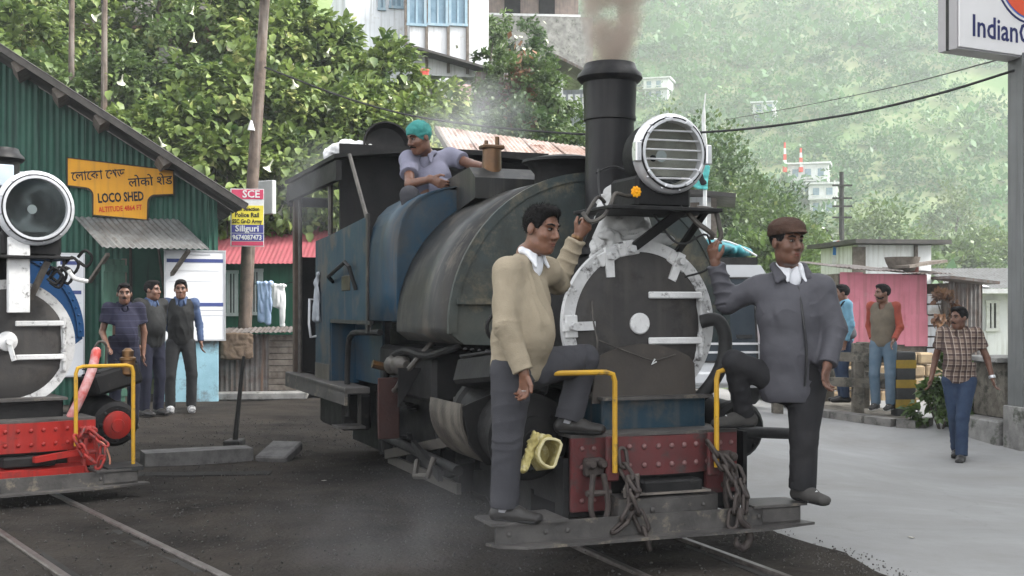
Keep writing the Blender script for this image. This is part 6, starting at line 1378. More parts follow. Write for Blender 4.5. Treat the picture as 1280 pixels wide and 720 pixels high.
# ================================================================ foliage tools
def leaf_mat(nm, c1, c2, c3=None, rough=.5, tr=.35, pos=.5):
    if nm in MATS: return MATS[nm]
    m = bpy.data.materials.new(nm); m.use_nodes = True; nt = m.node_tree; N = nt.nodes; L = nt.links; b = N['Principled BSDF']; o = N['Material Output']
    ge = N.new('ShaderNodeNewGeometry'); cr = N.new('ShaderNodeValToRGB'); cr.color_ramp.elements[0].color = lin(c1); cr.color_ramp.elements[1].color = lin(c2)
    if c3: e = cr.color_ramp.elements.new(.9); e.color = lin(c2); cr.color_ramp.elements[-1].color = lin(c3)
    tc = N.new('ShaderNodeTexCoord'); nz = N.new('ShaderNodeTexNoise'); nz.inputs['Scale'].default_value = pos; L.new(tc.outputs['Object'], nz.inputs['Vector'])
    oi = N.new('ShaderNodeObjectInfo'); ad = N.new('ShaderNodeMath'); ad.operation = 'ADD'; L.new(ge.outputs['Random Per Island'], ad.inputs[0]); L.new(oi.outputs['Random'], ad.inputs[1]); fr = N.new('ShaderNodeMath'); fr.operation = 'FRACT'; L.new(ad.outputs[0], fr.inputs[0])
    mx = N.new('ShaderNodeMath'); mx.operation = 'MULTIPLY_ADD'; mx.inputs[1].default_value = .55; L.new(fr.outputs[0], mx.inputs[0])
    sb_ = N.new('ShaderNodeMath'); sb_.operation = 'MULTIPLY_ADD'; sb_.inputs[1].default_value = 2.2; sb_.inputs[2].default_value = -.85; L.new(nz.outputs['Fac'], sb_.inputs[0]); L.new(sb_.outputs[0], mx.inputs[2])
    L.new(mx.outputs[0], cr.inputs['Fac']); L.new(cr.outputs[0], b.inputs['Base Color']); b.inputs['Roughness'].default_value = rough
    t = N.new('ShaderNodeBsdfTranslucent'); L.new(cr.outputs[0], t.inputs['Color']); ms = N.new('ShaderNodeMixShader'); ms.inputs[0].default_value = tr
    L.new(b.outputs[0], ms.inputs[1]); L.new(t.outputs[0], ms.inputs[2]); L.new(ms.outputs[0], o.inputs['Surface']); MATS[nm] = m; return m
def crown_pts(n, c, r, lump=.35, seed=0, shell=.6, bottom=-.6):
    """points in an uneven crown: clumps spread through an ellipsoid"""
    k = max(4, n // 45); d = RNG.normal(0, 1, (k, 3)); d /= np.linalg.norm(d, axis=1)[:, None]; d = d[d[:, 2] > bottom]; k = len(d)
    rad = (shell + (1 - shell) * RNG.random(k))[:, None]; cc = d * rad; i = RNG.integers(0, k, n); q = RNG.normal(0, 1, (n, 3)); q /= np.linalg.norm(q, axis=1)[:, None]; q *= (RNG.random(n) ** .4)[:, None] * lump
    p = cc[i] + q; out = p / np.maximum(.05, np.linalg.norm(p, axis=1))[:, None]
    return np.asarray(c) + p * np.asarray(r), out, q
def tree(name, label, base, h, r, n, size, lm, tm, group=None, limbs=5, crown_z=.62, lump=.32, droop=.2, kind=None):
    t = thing(name, label, 'tree', base, random.uniform(0, 6), group)
    MB().tube([(0, 0, -.4), (.03 * h * random.uniform(-1, 1), .02 * h, h * .3), (0, .03 * h, h * .6), (.02 * h, 0, h * .8)], [.045 * h ** .9, .035 * h ** .9, .02 * h ** .9, .008 * h], 9, sub=3).build('trunk', tm, t)
    for k in range(limbs):
        a = 2 * math.pi * k / limbs + random.random(); z = h * random.uniform(.32, .55); e = Vector((math.cos(a) * r[0] * .75, math.sin(a) * r[1] * .75, h * crown_z + random.uniform(-.1, .25) * r[2]))
        MB().tube([(0, 0, z), (e.x * .5, e.y * .5, (z + e.z) * .5), e], [.016 * h ** .9, .010 * h ** .9, .004 * h], 6, sub=2).build('limb', tm, t)
    P, O, q = crown_pts(n, (0, 0, h * crown_z), r, lump); D = O + RNG.normal(0, .6, (n, 3)); D[:, 2] -= droop
    V, F = leaves(P, D, RNG.uniform(.6, 1.25, n) * size, (QL, QF)); mobj('crown', npmesh('crown', V, F, lm), t); return t
m_bark = mat('bark', (.075, .06, .05), (.045, .037, .032), scale=6, rough=.95, bump=.6, bscale=20)
m_brug = leaf_mat('trumpet_leaf', (.035, .075, .018), (.21, .28, .07), (.44, .46, .18), pos=1.3)
m_dkl = leaf_mat('dark_leaf', (.025, .055, .018), (.07, .12, .036), (.12, .17, .055), pos=.6)
m_mdl = leaf_mat('mid_leaf', (.045, .085, .025), (.11, .165, .048), (.20, .23, .085), pos=.4)
m_ltl = leaf_mat('light_leaf', (.06, .11, .03), (.13, .19, .055), (.21, .25, .09), pos=.25)
m_hbush = leaf_mat('hill_bush', (.030, .095, .025), (.075, .18, .048), (.14, .24, .08), pos=.03)
m_flow = mat('white_trumpet', (.55, .55, .45), (.44, .47, .33), scale=9, rough=.7, bump=.05, trans=.1)
m_dry = leaf_mat('dry_creeper', (.12, .055, .03), (.22, .12, .06), pos=1)

# ================================================================ angel's trumpet shrubs on the bank
big_leaf = npmesh('leaf', LEAF * .27, LF, m_brug, True); vs = []; fs = []
mb = MB().lathe((0, 0, .06), (0, 0, -.30), [(0, .016), (.2, .022), (.45, .024), (.65, .038), (.82, .07), (.93, .105), (1, .15)], 10, caps=False); flower_me = mb.mesh('flower', m_flow)
def shrub(px, py, Y, r, n, flowers, bigs, lab, lm=m_brug, sz=.20, name='trumpet_shrub', grp='trumpet shrubs on the bank', cat='shrub'):
    c = at(px, py, Y); g = float(terrain(c.x, c.y)); base = Vector((c.x, c.y, min(g, c.z - r * .3) - .1)); t = thing(name, lab, cat, base, 0, grp); cz = c.z - base.z
    for k in range(4):
        a = random.uniform(0, 6.3); MB().tube([(0, 0, -.2), (math.cos(a) * .3 * r, math.sin(a) * .3 * r, cz * .5), (math.cos(a) * .6 * r, math.sin(a) * .6 * r, cz)], [.05, .035, .015], 6, sub=2).build('stem', m_bark, t)
    P, O, q = crown_pts(n, (0, 0, cz), (r, r * .9, r * .95), .24, bottom=-.9); D = O * 1.0 + RNG.normal(0, .45, (n, 3)); D[:, 2] -= .45
    V, F = leaves(P, D, RNG.uniform(.65, 1.3, n) * sz); o = mobj('foliage', npmesh('foliage', V, F, lm, True), t); tag(o, kind='stuff')
    for k in range(bigs):
        d = Vector((random.gauss(0, .6), -abs(random.gauss(.8, .3)), random.gauss(.1, .6))).normalized(); p = Vector((d.x * r * 1.05, d.y * r, cz + d.z * r))
        o = mobj('leaf', big_leaf, t, p, None, random.uniform(.75, 1.1)); dd = Vector((d.x + random.gauss(0, .5), d.y * .6, -.55 + random.gauss(0, .3))); o.rotation_euler = dd.to_track_quat('X', 'Z').to_euler()
    for k in range(flowers):
        d = Vector((random.gauss(0, .6), -abs(random.gauss(.9, .3)), random.gauss(-.1, .5))).normalized(); p = Vector((d.x * r * 1.08, d.y * r * 1.08, cz + d.z * r)); o = mobj('flower', flower_me, t, p, (random.gauss(0, .4), random.gauss(0, .4), random.random() * 6), random.uniform(.4, .7))
    return t
LB1 = "large-leaved angel's trumpet shrub with hanging white flowers on the steep bank"
spots = [(20, 70, 23.5, 1.0), (60, 130, 22.5, .9), (110, 60, 25.5, 1.2), (150, 120, 23.5, 1.1), (165, 190, 22.5, .9), (215, 90, 25.0, 1.3), (225, 190, 23.0, 1.1), (255, 30, 26.5, 1.3), (275, 130, 24.0, 1.2), (285, 225, 22.6, 1.0), (345, 60, 25.5, 1.3), (350, 150, 24.0, 1.25), (365, 230, 22.8, 1.1), (410, 90, 25.5, 1.2), (425, 170, 24.0, 1.25), (420, 250, 23.0, 1.0),
         (470, 115, 25.5, 1.15), (490, 185, 24.2, 1.1), (535, 150, 25.5, 1.0), (545, 205, 24.6, .9), (310, 290, 23.0, .9), (390, 300, 23.0, .9), (40, 10, 26.5, 1.2), (180, 20, 27, 1.2), (330, 0, 27, 1.2), (470, 240, 23.4, 1.0)]
D1 = ['at the left edge behind the shed roof', 'just above the leftmost roof beam', 'between the two thin bare poles', 'right of the right thin pole', 'low behind the roof above the yellow sign', 'beside the square grey stone block', 'above the lower end of the shed roof', 'high on the bank left of the utility pole', 'half hidden by the utility pole at middle height', 'low behind the pole above the advert board', 'high on the bank right of the utility pole', 'beside the white insulator of the utility pole', 'above the rear end of the cab roof', 'below the left corner of the upper house', 'above the white cloth bundle', 'low behind the engine cab', 'under the white wall of the upper house', 'behind the round black pan', 'left of the drying red cloth', 'behind the head of the seated person', 'just behind the red hut roof', 'behind the rear post of the cab', 'in the top left corner above the terrace', 'at the top edge above the close pole pair', 'at the top edge right of the utility pole', 'lowest behind the cab roof']
for i, (px, py, Y, r) in enumerate(spots): shrub(px, py, Y, r, int(2300 * r), 2, 11, "angel's trumpet shrub " + D1[i], lm=(m_mdl if (px < 240 and i % 2) else m_brug), sz=(.14 if (px < 240 and i % 2) else random.uniform(.14, .19)))
# undergrowth sheet over the bank
def scatter(n, x0, x1, y0, y1, cond=None):
    x = RNG.uniform(x0, x1, n); y = RNG.uniform(y0, y1, n); 
    if cond is not None: k = cond(x, y); x, y = x[k], y[k]
    return np.stack([x, y, terrain(x, y)], -1)
P = scatter(26000, -16, 6, 23.2, 34); P = P[P[:, 2] > -.2]; D = RNG.normal(0, 1, P.shape); D[:, 2] = np.abs(D[:, 2]) * .6; D[:, 1] -= .7
V, F = leaves(P + np.array([0, 0, .12]), D, RNG.uniform(.12, .30, len(P)), (QL, QF)); o = tag(mobj('bank_undergrowth', npmesh('bank_undergrowth', V, F, m_mdl)), 'tangled green undergrowth covering the steep bank', 'undergrowth', kind='stuff')
# bushes between the houses and the rust roof
D2 = ['left end above the rusty roof', 'beside the leaning tin sheets', 'in the middle above the rusty roof', 'around the dry brown creeper', 'left of the grey tin house', 'below the grey tin house', 'right of the drying clothes', 'above the dry brown creeper', 'nearest the chimney above the rusty roof', 'hanging at the right corner of the upper house', 'before the grey stone house at the top']
for i, (px, py, Y, r, lm) in enumerate(((590, 185, 27, 1.0, m_dkl), (625, 150, 29, 1.1, m_mdl), (655, 175, 27, 1.0, m_dkl), (650, 112, 29, .9, m_mdl), (680, 125, 29, .9, m_mdl), (700, 185, 27, .9, m_mdl), (618, 90, 30, .6, m_mdl), (662, 88, 31, .7, m_dkl), (720, 205, 26, .7, m_mdl), (604, 40, 33, .8, m_mdl), (648, 52, 38, .9, m_dkl))):
    shrub(px, py, Y, r, int(1500 * r), 0, 0, 'small-leaved bush ' + D2[i], lm, .13, 'bush', 'small-leaved bushes above the rusty roof')
for i in range(34):
    px, py = random.uniform(620, 700), random.gauss(75, 28)
    if i == 0: fb = bpy.data.meshes.new('x')
P = np.array([at(random.gauss(655, 25), random.gauss(75, 25), 29.6 + random.random()) for _ in range(70)]); V, F = leaves(P, RNG.normal(0, 1, P.shape), .16, (QL, QF)); tag(mobj('white_blossom', npmesh('white_blossom', V, F, m_flow)), 'white blossom scattered over the bush beside the upper house', 'blossom', kind='stuff')
P = np.array([at(random.gauss(650, 9), random.gauss(118, 22), 28.6 + random.random()) for _ in range(420)]); V, F = leaves(P, RNG.normal(0, 1, P.shape), .22, (QL, QF)); tag(mobj('dry_creeper', npmesh('dry_creeper', V, F, m_dry)), 'rust-brown dry creeper hanging between the green bushes', 'creeper', kind='stuff')
# ================================================================ trees behind the road and on the far hill
for i, (px, pyb, Y, h, r, lm, lab) in enumerate(((825, 330, 42, 6.5, (2.2, 2, 2.0), m_dkl, 'dark broadleaf tree directly behind the engine headlamp'), (880, 340, 46, 7.6, (2.6, 2.2, 2.2), m_dkl, 'tall dark tree with flat spreading top right of the headlamp'), (930, 350, 44, 6.0, (2.4, 2, 2.1), m_mdl, 'rounded green tree left of the capped person'),
        (955, 330, 52, 6.4, (2.4, 2, 2.3), m_dkl, 'dark green tree below the white hillside house'), (905, 380, 38, 4.0, (2.1, 1.8, 1.6), m_mdl, 'low leafy tree above the parked van'), (1000, 385, 48, 4.6, (2.6, 2, 1.8), m_mdl, 'low green tree beside the lattice power pole'), (850, 260, 60, 8.0, (3.0, 2.4, 2.4), m_mdl, 'broad tree rising above the tin shack'), (965, 410, 36, 3.6, (1.7, 1.5, 1.4), m_ltl, 'pale green tree behind the capped person'))):
    b = at(px, pyb, Y); b.z = -.2 if Y < 50 else float(terrain(b.x, b.y)); hh = at(px, 0, Y).z; top = CAMZ - ({0: 140, 1: 108, 2: 190, 3: 190, 4: 260, 5: 255, 6: 105, 7: 270}[i] - HOR) / FPX * Y
    h = (top - b.z) / 1.0; tree('broadleaf_tree', lab, b, h * .82, (r[0] * Y / 46, r[1], h * .34), 6200, .23, lm, m_bark, 'trees beyond the road', lump=.27)
for i, (px, pyt, Y, w, lm, lab) in enumerate(((1100, 232, 95, 5.0, m_ltl, 'bright rounded tree at the foot of the far hill'), (1045, 290, 90, 4.5, m_mdl, 'green tree behind the blue advert on the far slope'), (1175, 285, 85, 5, m_mdl, 'grey-green tree above the white cabin'), (1225, 270, 100, 5, m_ltl, 'pale tree left of the grey sign pillar'), (1140, 300, 75, 3.6, m_ltl, 'small light tree right behind the white cabin roof'), (1195, 210, 140, 5, m_mdl, 'palm-like tree standing alone on the slope'))):
    b = at(px, 400, Y); b.z = float(terrain(b.x, b.y)); top = CAMZ - (pyt - HOR) / FPX * Y; h = max(4, top - b.z); tree('hill_tree', lab, b, h * .85, (w * .75, w * .7, h * .36), 4200, .45, lm, m_bark, 'trees at the foot of the far hill')
# bushes as one mass on the hill
n = 7000; yy = 60 + 320 * RNG.random(n) ** .8; xx = (RNG.uniform(-120, 760, n)) / 1500 * yy * 1.15; zz = terrain(xx, yy); k = (zz > 1.0) | (yy > 60); xx, yy, zz = xx[k], yy[k], zz[k]
dens = fbm(np.stack([xx, yy, xx * 0], -1), .03, 3, 31); k = dens > -.42; xx, yy, zz = xx[k], yy[k], zz[k]; nb = len(xx); rad = RNG.uniform(.8, 2.6, nb) * (1 + .9 * (RNG.random(nb) > .9)) * np.clip(yy / 220, .55, 1.25); per = 64
d = RNG.normal(0, 1, (nb, per, 3)); d /= np.linalg.norm(d, axis=2)[..., None]; d[..., 2] = np.abs(d[..., 2]) * RNG.uniform(.7, 1.5, (nb, 1)); d[..., 1] -= .15
P = np.stack([xx, yy, zz], -1)[:, None] + d * (rad[:, None] * RNG.uniform(.55, 1.05, (nb, per)))[..., None]; P = P.reshape(-1, 3); D = d.reshape(-1, 3) + RNG.normal(0, .7, (nb * per, 3)); sz = np.repeat(rad, per) * RNG.uniform(.20, .46, nb * per)
V, F = leaves(P, D, sz, (QL, QF)); tag(mobj('hill_scrub', npmesh('hill_scrub', V, F, m_hbush)), 'hazy green scrub and trees covering the far hillside', 'scrub', kind='stuff')
# ================================================================ upper houses
m_lime = mat('limewash', (.66, .68, .70), (.52, .54, .56), scale=1.2, rough=.85, bump=.15, streak=(.34, .34, .33), spot=(.40, .38, .34), sscale=2, sth=.64)
m_lime2 = mat('clean_limewash', (.66, .67, .68), (.54, .55, .56), scale=1.2, rough=.85, bump=.15, streak=(.40, .39, .38), spot=(.42, .40, .36), sscale=2.5, sth=.66)
m_pane = mat('window_glass_blue', (.10, .17, .22), (.16, .24, .30), scale=3, rough=.12, bump=0); m_shut = mat('blue_shutter', (.26, .36, .42), (.2, .29, .35), rough=.7, streak=(.3, .32, .33))
m_rust = mat('rusted_roof_tin', (.30, .21, .17), (.42, .37, .34), scale=1.6, rough=.7, bump=.15, streak=(.20, .085, .05), spot=(.16, .07, .045), sscale=3, sth=.60)
def wall_frame(px, py, Y, rz): return at(px, py, Y), rz
def house(name, label, O, rz, cat='house'): return thing(name, label, cat, O, rz)
def pane_window(root, O, rz, x0, y0, x1, y1, yo, fm, pm, mull=1, shutters=False):
    X0, Z1 = loc_plane(x0, y0, O, rz, yo); X1, Z0 = loc_plane(x1, y1, O, rz, yo); w = MB().box(((X0 + X1) / 2, yo - .02, (Z0 + Z1) / 2), (X1 - X0, .03, Z1 - Z0)).build('window', pm, root)
    mb = MB()
    for zq in (Z0, Z1): mb.box(((X0 + X1) / 2, yo - .045, zq), (X1 - X0 + .1, .06, .07))
    for xq in (X0, X1): mb.box((xq, yo - .045, (Z0 + Z1) / 2), (.07, .062, Z1 - Z0 - .072))
    mb.build('window_frame', fm, w)
    for q in range(mull): MB().box((X0 + (X1 - X0) * (q + 1) / (mull + 1), yo - .04, (Z0 + Z1) / 2), (.05, .03, Z1 - Z0 - .07)).build('mullion', fm, w)
    return w
O = at(505, 130, 32.0); O.z = float(terrain(O.x, O.y)) - 1; HA = R(14)
hs = house('upper_house', 'large whitewashed house with blue-framed windows at the top of the bank', O, HA)
X0, Z1 = loc_plane(432, -40, O, HA, 0); X1, Z0 = loc_plane(605, 108, O, HA, 0)
MB().box(((X0 + X1) / 2, 2.2, (Z0 + Z1) / 2), (X1 - X0, 4.4, Z1 - Z0)).build('wall', m_lime, hs)
MB().box(((X0 + X1) / 2, 2.0, Z0 / 2 - .5), (X1 - X0 - .4, 3.8, Z0 + 1)).build('foundation', m_conc, hs)
xq = loc_plane(508, 50, O, HA, 0)[0]; MB().box(((xq + X1) / 2, -.28, (Z0 + .12 + Z1) / 2), (X1 - xq, .56, Z1 - Z0 - .12)).build('bay_wall', m_lime2, hs)
for a in (507, 533, 560, 584): 
    x = loc_plane(a, 30, O, HA, -.56)[0]; MB().box((x, -.60, (Z0 + Z1) / 2 + .1), (.07, .06, Z1 - Z0 - .2)).build('bay_post', m_timber, hs)
for (a, b) in ((510, 531), (536, 558), (562, 582)): pane_window(hs, O, HA, a, -8, b, 32, -.56, m_shut, m_pane, 1)
pane_window(hs, O, HA, 474, -8, 480, 12, 0, m_shut, m_pane, 0); pane_window(hs, O, HA, 488, -8, 502, 10, 0, m_shut, m_pane, 1)
MB().box(((xq + X1) / 2, -.7, loc_plane(550, 2, O, HA, -.7)[1] + .95), (X1 - xq + .4, .5, .08)).build('bay_eave', m_tinroof, hs)
rz0 = Z0 - .02; mb = MB(); a = Vector((xq - .2, -.7, loc_plane(505, 55, O, HA, -.7)[1] - .1)); b = Vector((X1 + .7, -.7, loc_plane(640, 100, O, HA, -.7)[1])); mb.beam(a, b, .9, .06); mb.build('lean_to_roof', m_tinroof, hs)
for i in range(5):
    x = X1 - .5 + i * .22; MB().box((x, -.25, Z0 - .25 + i * -.02), (.21, .05, 1.5)).build('board', m_lime2, hs)
# laundry and planks under the lean-to
for (px, py, col, nm, lb) in ((527, 88, (.60, .10, .08), 'red_cloth', 'red cloth drying under the upper house'), (557, 100, (.66, .66, .66), 'white_cloth', 'white cloth drying beside the red one'), (580, 108, (.60, .40, .38), 'pink_cloth', 'pale pink cloth drying at the end of the upper house')):
    hang(nm, lb, 'cloth', px, py, 30.4, [(-3, 9, 22), (5, 9, 26)], cloth_mat(nm + '_fabric', col), 4)
for i in range(4): pass
t = thing('tin_screen', 'row of pale leaning tin sheets right of the upper house', 'screen', at(608, 118, 29.5), R(10))
for i in range(4): MB().corr((-.35 + i * .2, random.uniform(-.03, .03), -.6), (1, 0, 0), (.08, 0, 1), .2, 1.15, pitch=.07).build('sheet', m_oldtin, t)
# brick terrace wall and fence at the top left
m_brick = mat('brick', (.22, .13, .10), (.16, .10, .08), scale=12, rough=.9, bump=.3, rvar=.25)
t = thing('terrace_wall', 'low old brick wall on the terrace above the shed', 'wall', at(120, 60, 27.0), R(5)); bme = MB().box((0, 0, 0), (.235, .11, .072), bev=.006).mesh('brick', m_brick)
MB().box((.8, .08, -.9), (5.2, .12, 2.6)).build('mortar', m_conc, t)
for j in range(9):
    for i in range(20): mobj('brick', bme, t, (-1.7 + i * .25 + (j % 2) * .125, 0, -.2 + j * .085))
t = thing('terrace_hut', 'pale board hut behind the brick terrace wall', 'hut', at(90, 20, 29.0), R(4))
MB().box((0, 1, 0), (6.5, 2, 2.4)).build('wall', m_timber, t)
for k in range(10): MB().box((0, -.02, -1.0 + k * .2), (6.5, .04, .18)).build('plank', mat('grey_boards', (.22, .205, .19), (.15, .14, .13), scale=5, rough=.9, bump=.3, rvar=.15), t)
t = thing('stone_block', 'square grey stone block on the bank between the poles', 'stone', at(213, 72, 25.3), R(10)); MB().box((0, 0, 0), (.42, .4, .42), bev=.05).build('block', m_conc, t)
# grey upper building with retaining wall
O = at(640, 40, 44.0); gb = house('far_stone_house', 'grey stone house with balcony behind the big tree top centre', O, R(5)); MB().box((.2, 2, -.4), (5.6, 4, 2.0)).build('retaining_wall', m_conc, gb); MB().box((.3, 2.5, 1.2), (4.6, 3, 2.0)).build('wall', mat('dull_brown_wall', (.24, .19, .165), (.17, .14, .125), rough=.85, streak=(.12, .11, .10)), gb)
MB().box((.3, .9, 2.3), (5.2, 4.2, .1)).build('roof', m_tinroof, gb); MB().box((0, .45, .75), (5.2, .06, .08)).build('balcony_rail', m_wp, gb)
for i in range(12): MB().box((-2.4 + i * .42, .45, .45), (.04, .04, .55)).build('baluster', m_wp, gb)
for i in range(3): MB().box((-1.2 + i * 1.3, .97, 1.2), (.6, .06, 1.0)).build('window', m_dark, gb)
O = at(668, 40, 52.0); wb = house('white_cottage', 'small overexposed white cottage among the trees top centre', O, R(12)); MB().box((0, 1.5, -.6), (4.2, 3, 1.6)).build('wall', m_lime2, wb); MB().prism([(-2.4, .1), (0, 1.1), (2.4, .1)], 3.6, 'y', -.3).build('roof', m_lime2, wb); MB().box((-.6, -.03, -.5), (.5, .06, .7)).build('window', m_pane, wb); MB().box((.7, -.03, -.5), (.5, .06, .7)).build('window', m_pane, wb)
# open-gabled tin house left of the chimney
O = at(712, 155, 34.0); O.z -= .3; gh = house('tin_gable_house', 'grey tin house with open gable porch beside the chimney', O, R(-8))
def gp(px, py, yo=0): return loc_plane(px, py, O, R(-8), yo)
X0, Z1 = gp(697, 112); X1, Z0 = gp(760, 165); MB().box(((X0 + X1) / 2, 1.6, (Z0 + Z1) / 2 - .4), (X1 - X0, 3, Z1 - Z0 + .8)).build('wall', mat('grey_blue_wall', (.34, .36, .40), (.28, .3, .33), rough=.85, streak=(.2, .2, .2)), gh)
a = gp(691, 68, -.6); b = gp(770, 108, -.6); mb = MB(); mb.beam((a[0], .6, a[1]), (b[0], .6, b[1]), 2.6, .07, up=(0, 0, 1)); mb.build('roof', m_oldtin, gh); a2 = gp(676, 98, -.6); MB().beam((a[0], .6, a[1]), (a2[0], .6, a2[1]), 2.6, .07).build('roof', m_oldtin, gh)
MB().box((gp(700, 100, -.5)[0], -.5, (gp(700, 95, -.5)[1] + gp(700, 133, -.5)[1]) / 2), (.16, .16, gp(700, 95, -.5)[1] - gp(700, 133, -.5)[1])).build('porch_post', m_wp, gh)
x0, z0 = gp(676, 117, -.3); x1, z1 = gp(697, 140, -.3); MB().corr((x0, -.3, z1), (1, 0, 0), (0, 0, 1), x1 - x0, z0 - z1, pitch=.08).build('tin_panel', m_oldtin, gh)
for k in range(4): MB().box((gp(704 + k * 9, 124, -.55)[0], -.55, gp(704, 124, -.55)[1]), (.13, .04, .25)).build('baluster', m_wp, gh)
MB().box(((gp(700, 128, -.55)[0] + gp(735, 128, -.55)[0]) / 2, -.55, gp(700, 134, -.55)[1]), (.9, .1, .12)).build('porch_rail', m_wp, gh)
# rust-streaked roof shed behind the engine
O = at(640, 250, 20.5); O.z = 0; rs2 = house('rust_roof_shed', 'shed with rust-streaked pale tin roof behind the engine', O, R(-6), 'shed')
def rp(px, py, yo=0): return loc_plane(px, py, O, R(-6), yo)
zr_ = rp(545, 158, 1.6)[1]; xr0 = rp(545, 158, 1.6)[0]; xr1 = rp(770, 196, 1.6)[0]; zr2 = rp(735, 190, 1.6)[1]; ze = rp(600, 215, -.6)[1]; i = 0; x = xr0
while x < xr1:
    t_ = (x - xr0) / (xr1 - xr0); zt = zr_ + (zr2 - zr_) * t_; xe = x + .75 * 1; mb = MB(); d = Vector((.85, -2.3, ze - .35 - zt + .3)); mb.corr((x, 1.6, zt), (1, 0, (zr2 - zr_) / (xr1 - xr0)), d, .56, d.length, pitch=.085, amp=.011); mb.build('roof_sheet', m_rust, rs2); x += .53
MB().box(((xr0 + xr1) / 2 + .6, 1.2, ze / 2 - .3), (xr1 - xr0 - .4, 2.4, ze - .4)).build('wall', m_oldtin, rs2); MB().beam((xr0, 1.6, zr_ - .05), (xr0 + .85, -.7, ze - .05), .05, .12).build('barge_board', m_timber, rs2)
# ================================================================ right-hand side: shacks, railing, van, signs
m_pink = mat('faded_pink_tin', (.52, .19, .24), (.44, .15, .19), scale=2.5, rough=.75, bump=.15, streak=(.30, .13, .14), spot=(.38, .25, .25), sscale=5, sth=.68)
PO_ = at(1108, 430, 22.0); PO_.z = -.25; pk = thing('pink_shack', 'pink-painted tin shack with sagging rusty roof behind the railing', 'shack', PO_, R(6))
def kp(px, py, yo=0):
    a, b = loc_plane(px, py, PO_, R(6), yo); return a, b
x0 = kp(1048, 400)[0]; x1 = kp(1160, 400)[0]; zt = kp(1100, 340)[1]; MB().box(((x0 + x1) / 2, .9, zt / 2), (x1 - x0 - .04, 1.7, zt - .06)).build('inner_wall', m_timber, pk)
for (a, b, c, d) in ((1050, 1077, 341, 372), (1077, 1126, 343, 366), (1126, 1157, 344, 368), (1050, 1074, 372, 428), (1074, 1100, 366, 430), (1100, 1131, 366, 402), (1131, 1157, 368, 394), (1100, 1131, 402, 430), (1131, 1158, 394, 432)):
    X0, Z1 = kp(a, c); X1, Z0 = kp(b, d); MB().box(((X0 + X1) / 2, random.uniform(-.03, -.01), (Z0 + Z1) / 2), (X1 - X0 + .02, .02, Z1 - Z0 + .02)).build('tin_panel', m_pink, pk)
for k in range(8):
    z = .05 + k * .2; X0 = kp(1159, 400)[0]; X1 = kp(1176, 400)[0]; MB().box(((X0 + X1) / 2, 0, z + .35), (X1 - X0, .03, .17)).build('plank', m_lime, pk)
X0, Z1 = kp(1186, 352, -.2); X1, _ = kp(1228, 352, -.2); MB().corr((X0, -.2, 0), (1, 0, 0), (0, 0, 1), X1 - X0, Z1, pitch=.08, amp=.012).build('tin_sheet', m_oldtin, pk); MB().box(((X0 + X1) / 2, .5, Z1 / 2), (X1 - X0, 1.3, Z1 - .05)).build('inner_wall', m_timber, pk)
X0, Z1 = kp(1176, 356, .3); X1, _ = kp(1190, 356, .3); MB().box(((X0 + X1) / 2, .6, Z1 / 2), (X1 - X0, .4, Z1)).build('inner_wall', m_dark, pk)
for k in range(7):
    a = kp(1044 + k * 21, 334 + k * 1.5, -.35); b = kp(1044 + k * 21 + 23, 334 + k * 1.5, -.35); MB().corr((a[0], -.35, a[1] + random.uniform(-.015, .02)), (1, 0, -.03), (0, 1, .08), b[0] - a[0], 2.4, pitch=.08, amp=.01).build('roof_sheet', m_oldtin, pk)
MB().beam((kp(1176, 349, -.5)[0], -.5, kp(1176, 347, -.5)[1]), (kp(1236, 356, -.5)[0], -.5, kp(1236, 354, -.5)[1]), .8, .05).build('lean_to_roof', m_oldtin, pk)
# clutter on the shack roof
for i, (px, py, sz, lb) in enumerate(((1128, 331, (.5, .3, .25), 'brown broken basket among junk on the pink shack roof'), (1140, 333, (.25, .3, .2), 'rust-red tin lying on the pink shack roof'), (1152, 330, (.7, .3, .06), 'loose grey board lying on the pink shack roof'))):
    p = at(px, py, 22.3); t = thing(('basket', 'tin_can', 'loose_board')[i], lb, ('basket', 'can', 'board')[i], p, R(20 * i))
    if i == 0: MB().lathe((0, 0, -.12), (0, 0, .14), [(0, .22), (.6, .3), (1, .33), (1, .28), (.2, .2)], 14).build('rim', m_timber, t)
    elif i == 1: MB().cyl((0, 0, -.12), (.02, 0, .12), .12, .11, 12).build('can', mat('rust_red', (.22, .07, .05), (.15, .05, .04), rough=.7), t)
    else: MB().box((0, 0, 0), (1.3, .3, .05), Matrix.Rotation(R(-6), 3, 'Y')).build('board', m_timber, t)
# white cabin behind
O = at(1118, 335, 27.0); O.z = 0; cb = thing('white_cabin', 'small white cabin with flat dark-edged roof above the pink shack', 'cabin', O, R(9))
def cp(px, py, yo=0): return loc_plane(px, py, O, R(9), yo)
X0, Z1 = cp(1072, 306); X1, _ = cp(1164, 306); MB().box(((X0 + X1) / 2, 1, Z1 / 2), (X1 - X0, 2, Z1)).build('wall', m_lime2, cb); MB().box(((X0 + X1) / 2, .9, Z1 + .06), (X1 - X0 + .5, 2.7, .09)).build('roof', m_tinroof, cb); x = cp(1144, 320)[0]; MB().box((x, -.03, Z1 / 2), (.07, .06, Z1)).build('corner_post', m_timber, cb); x = cp(1070, 320)[0]; MB().box((x + .05, -.04, Z1 / 2), (.3, .05, Z1 - .1)).build('door_panel', m_timber, cb)
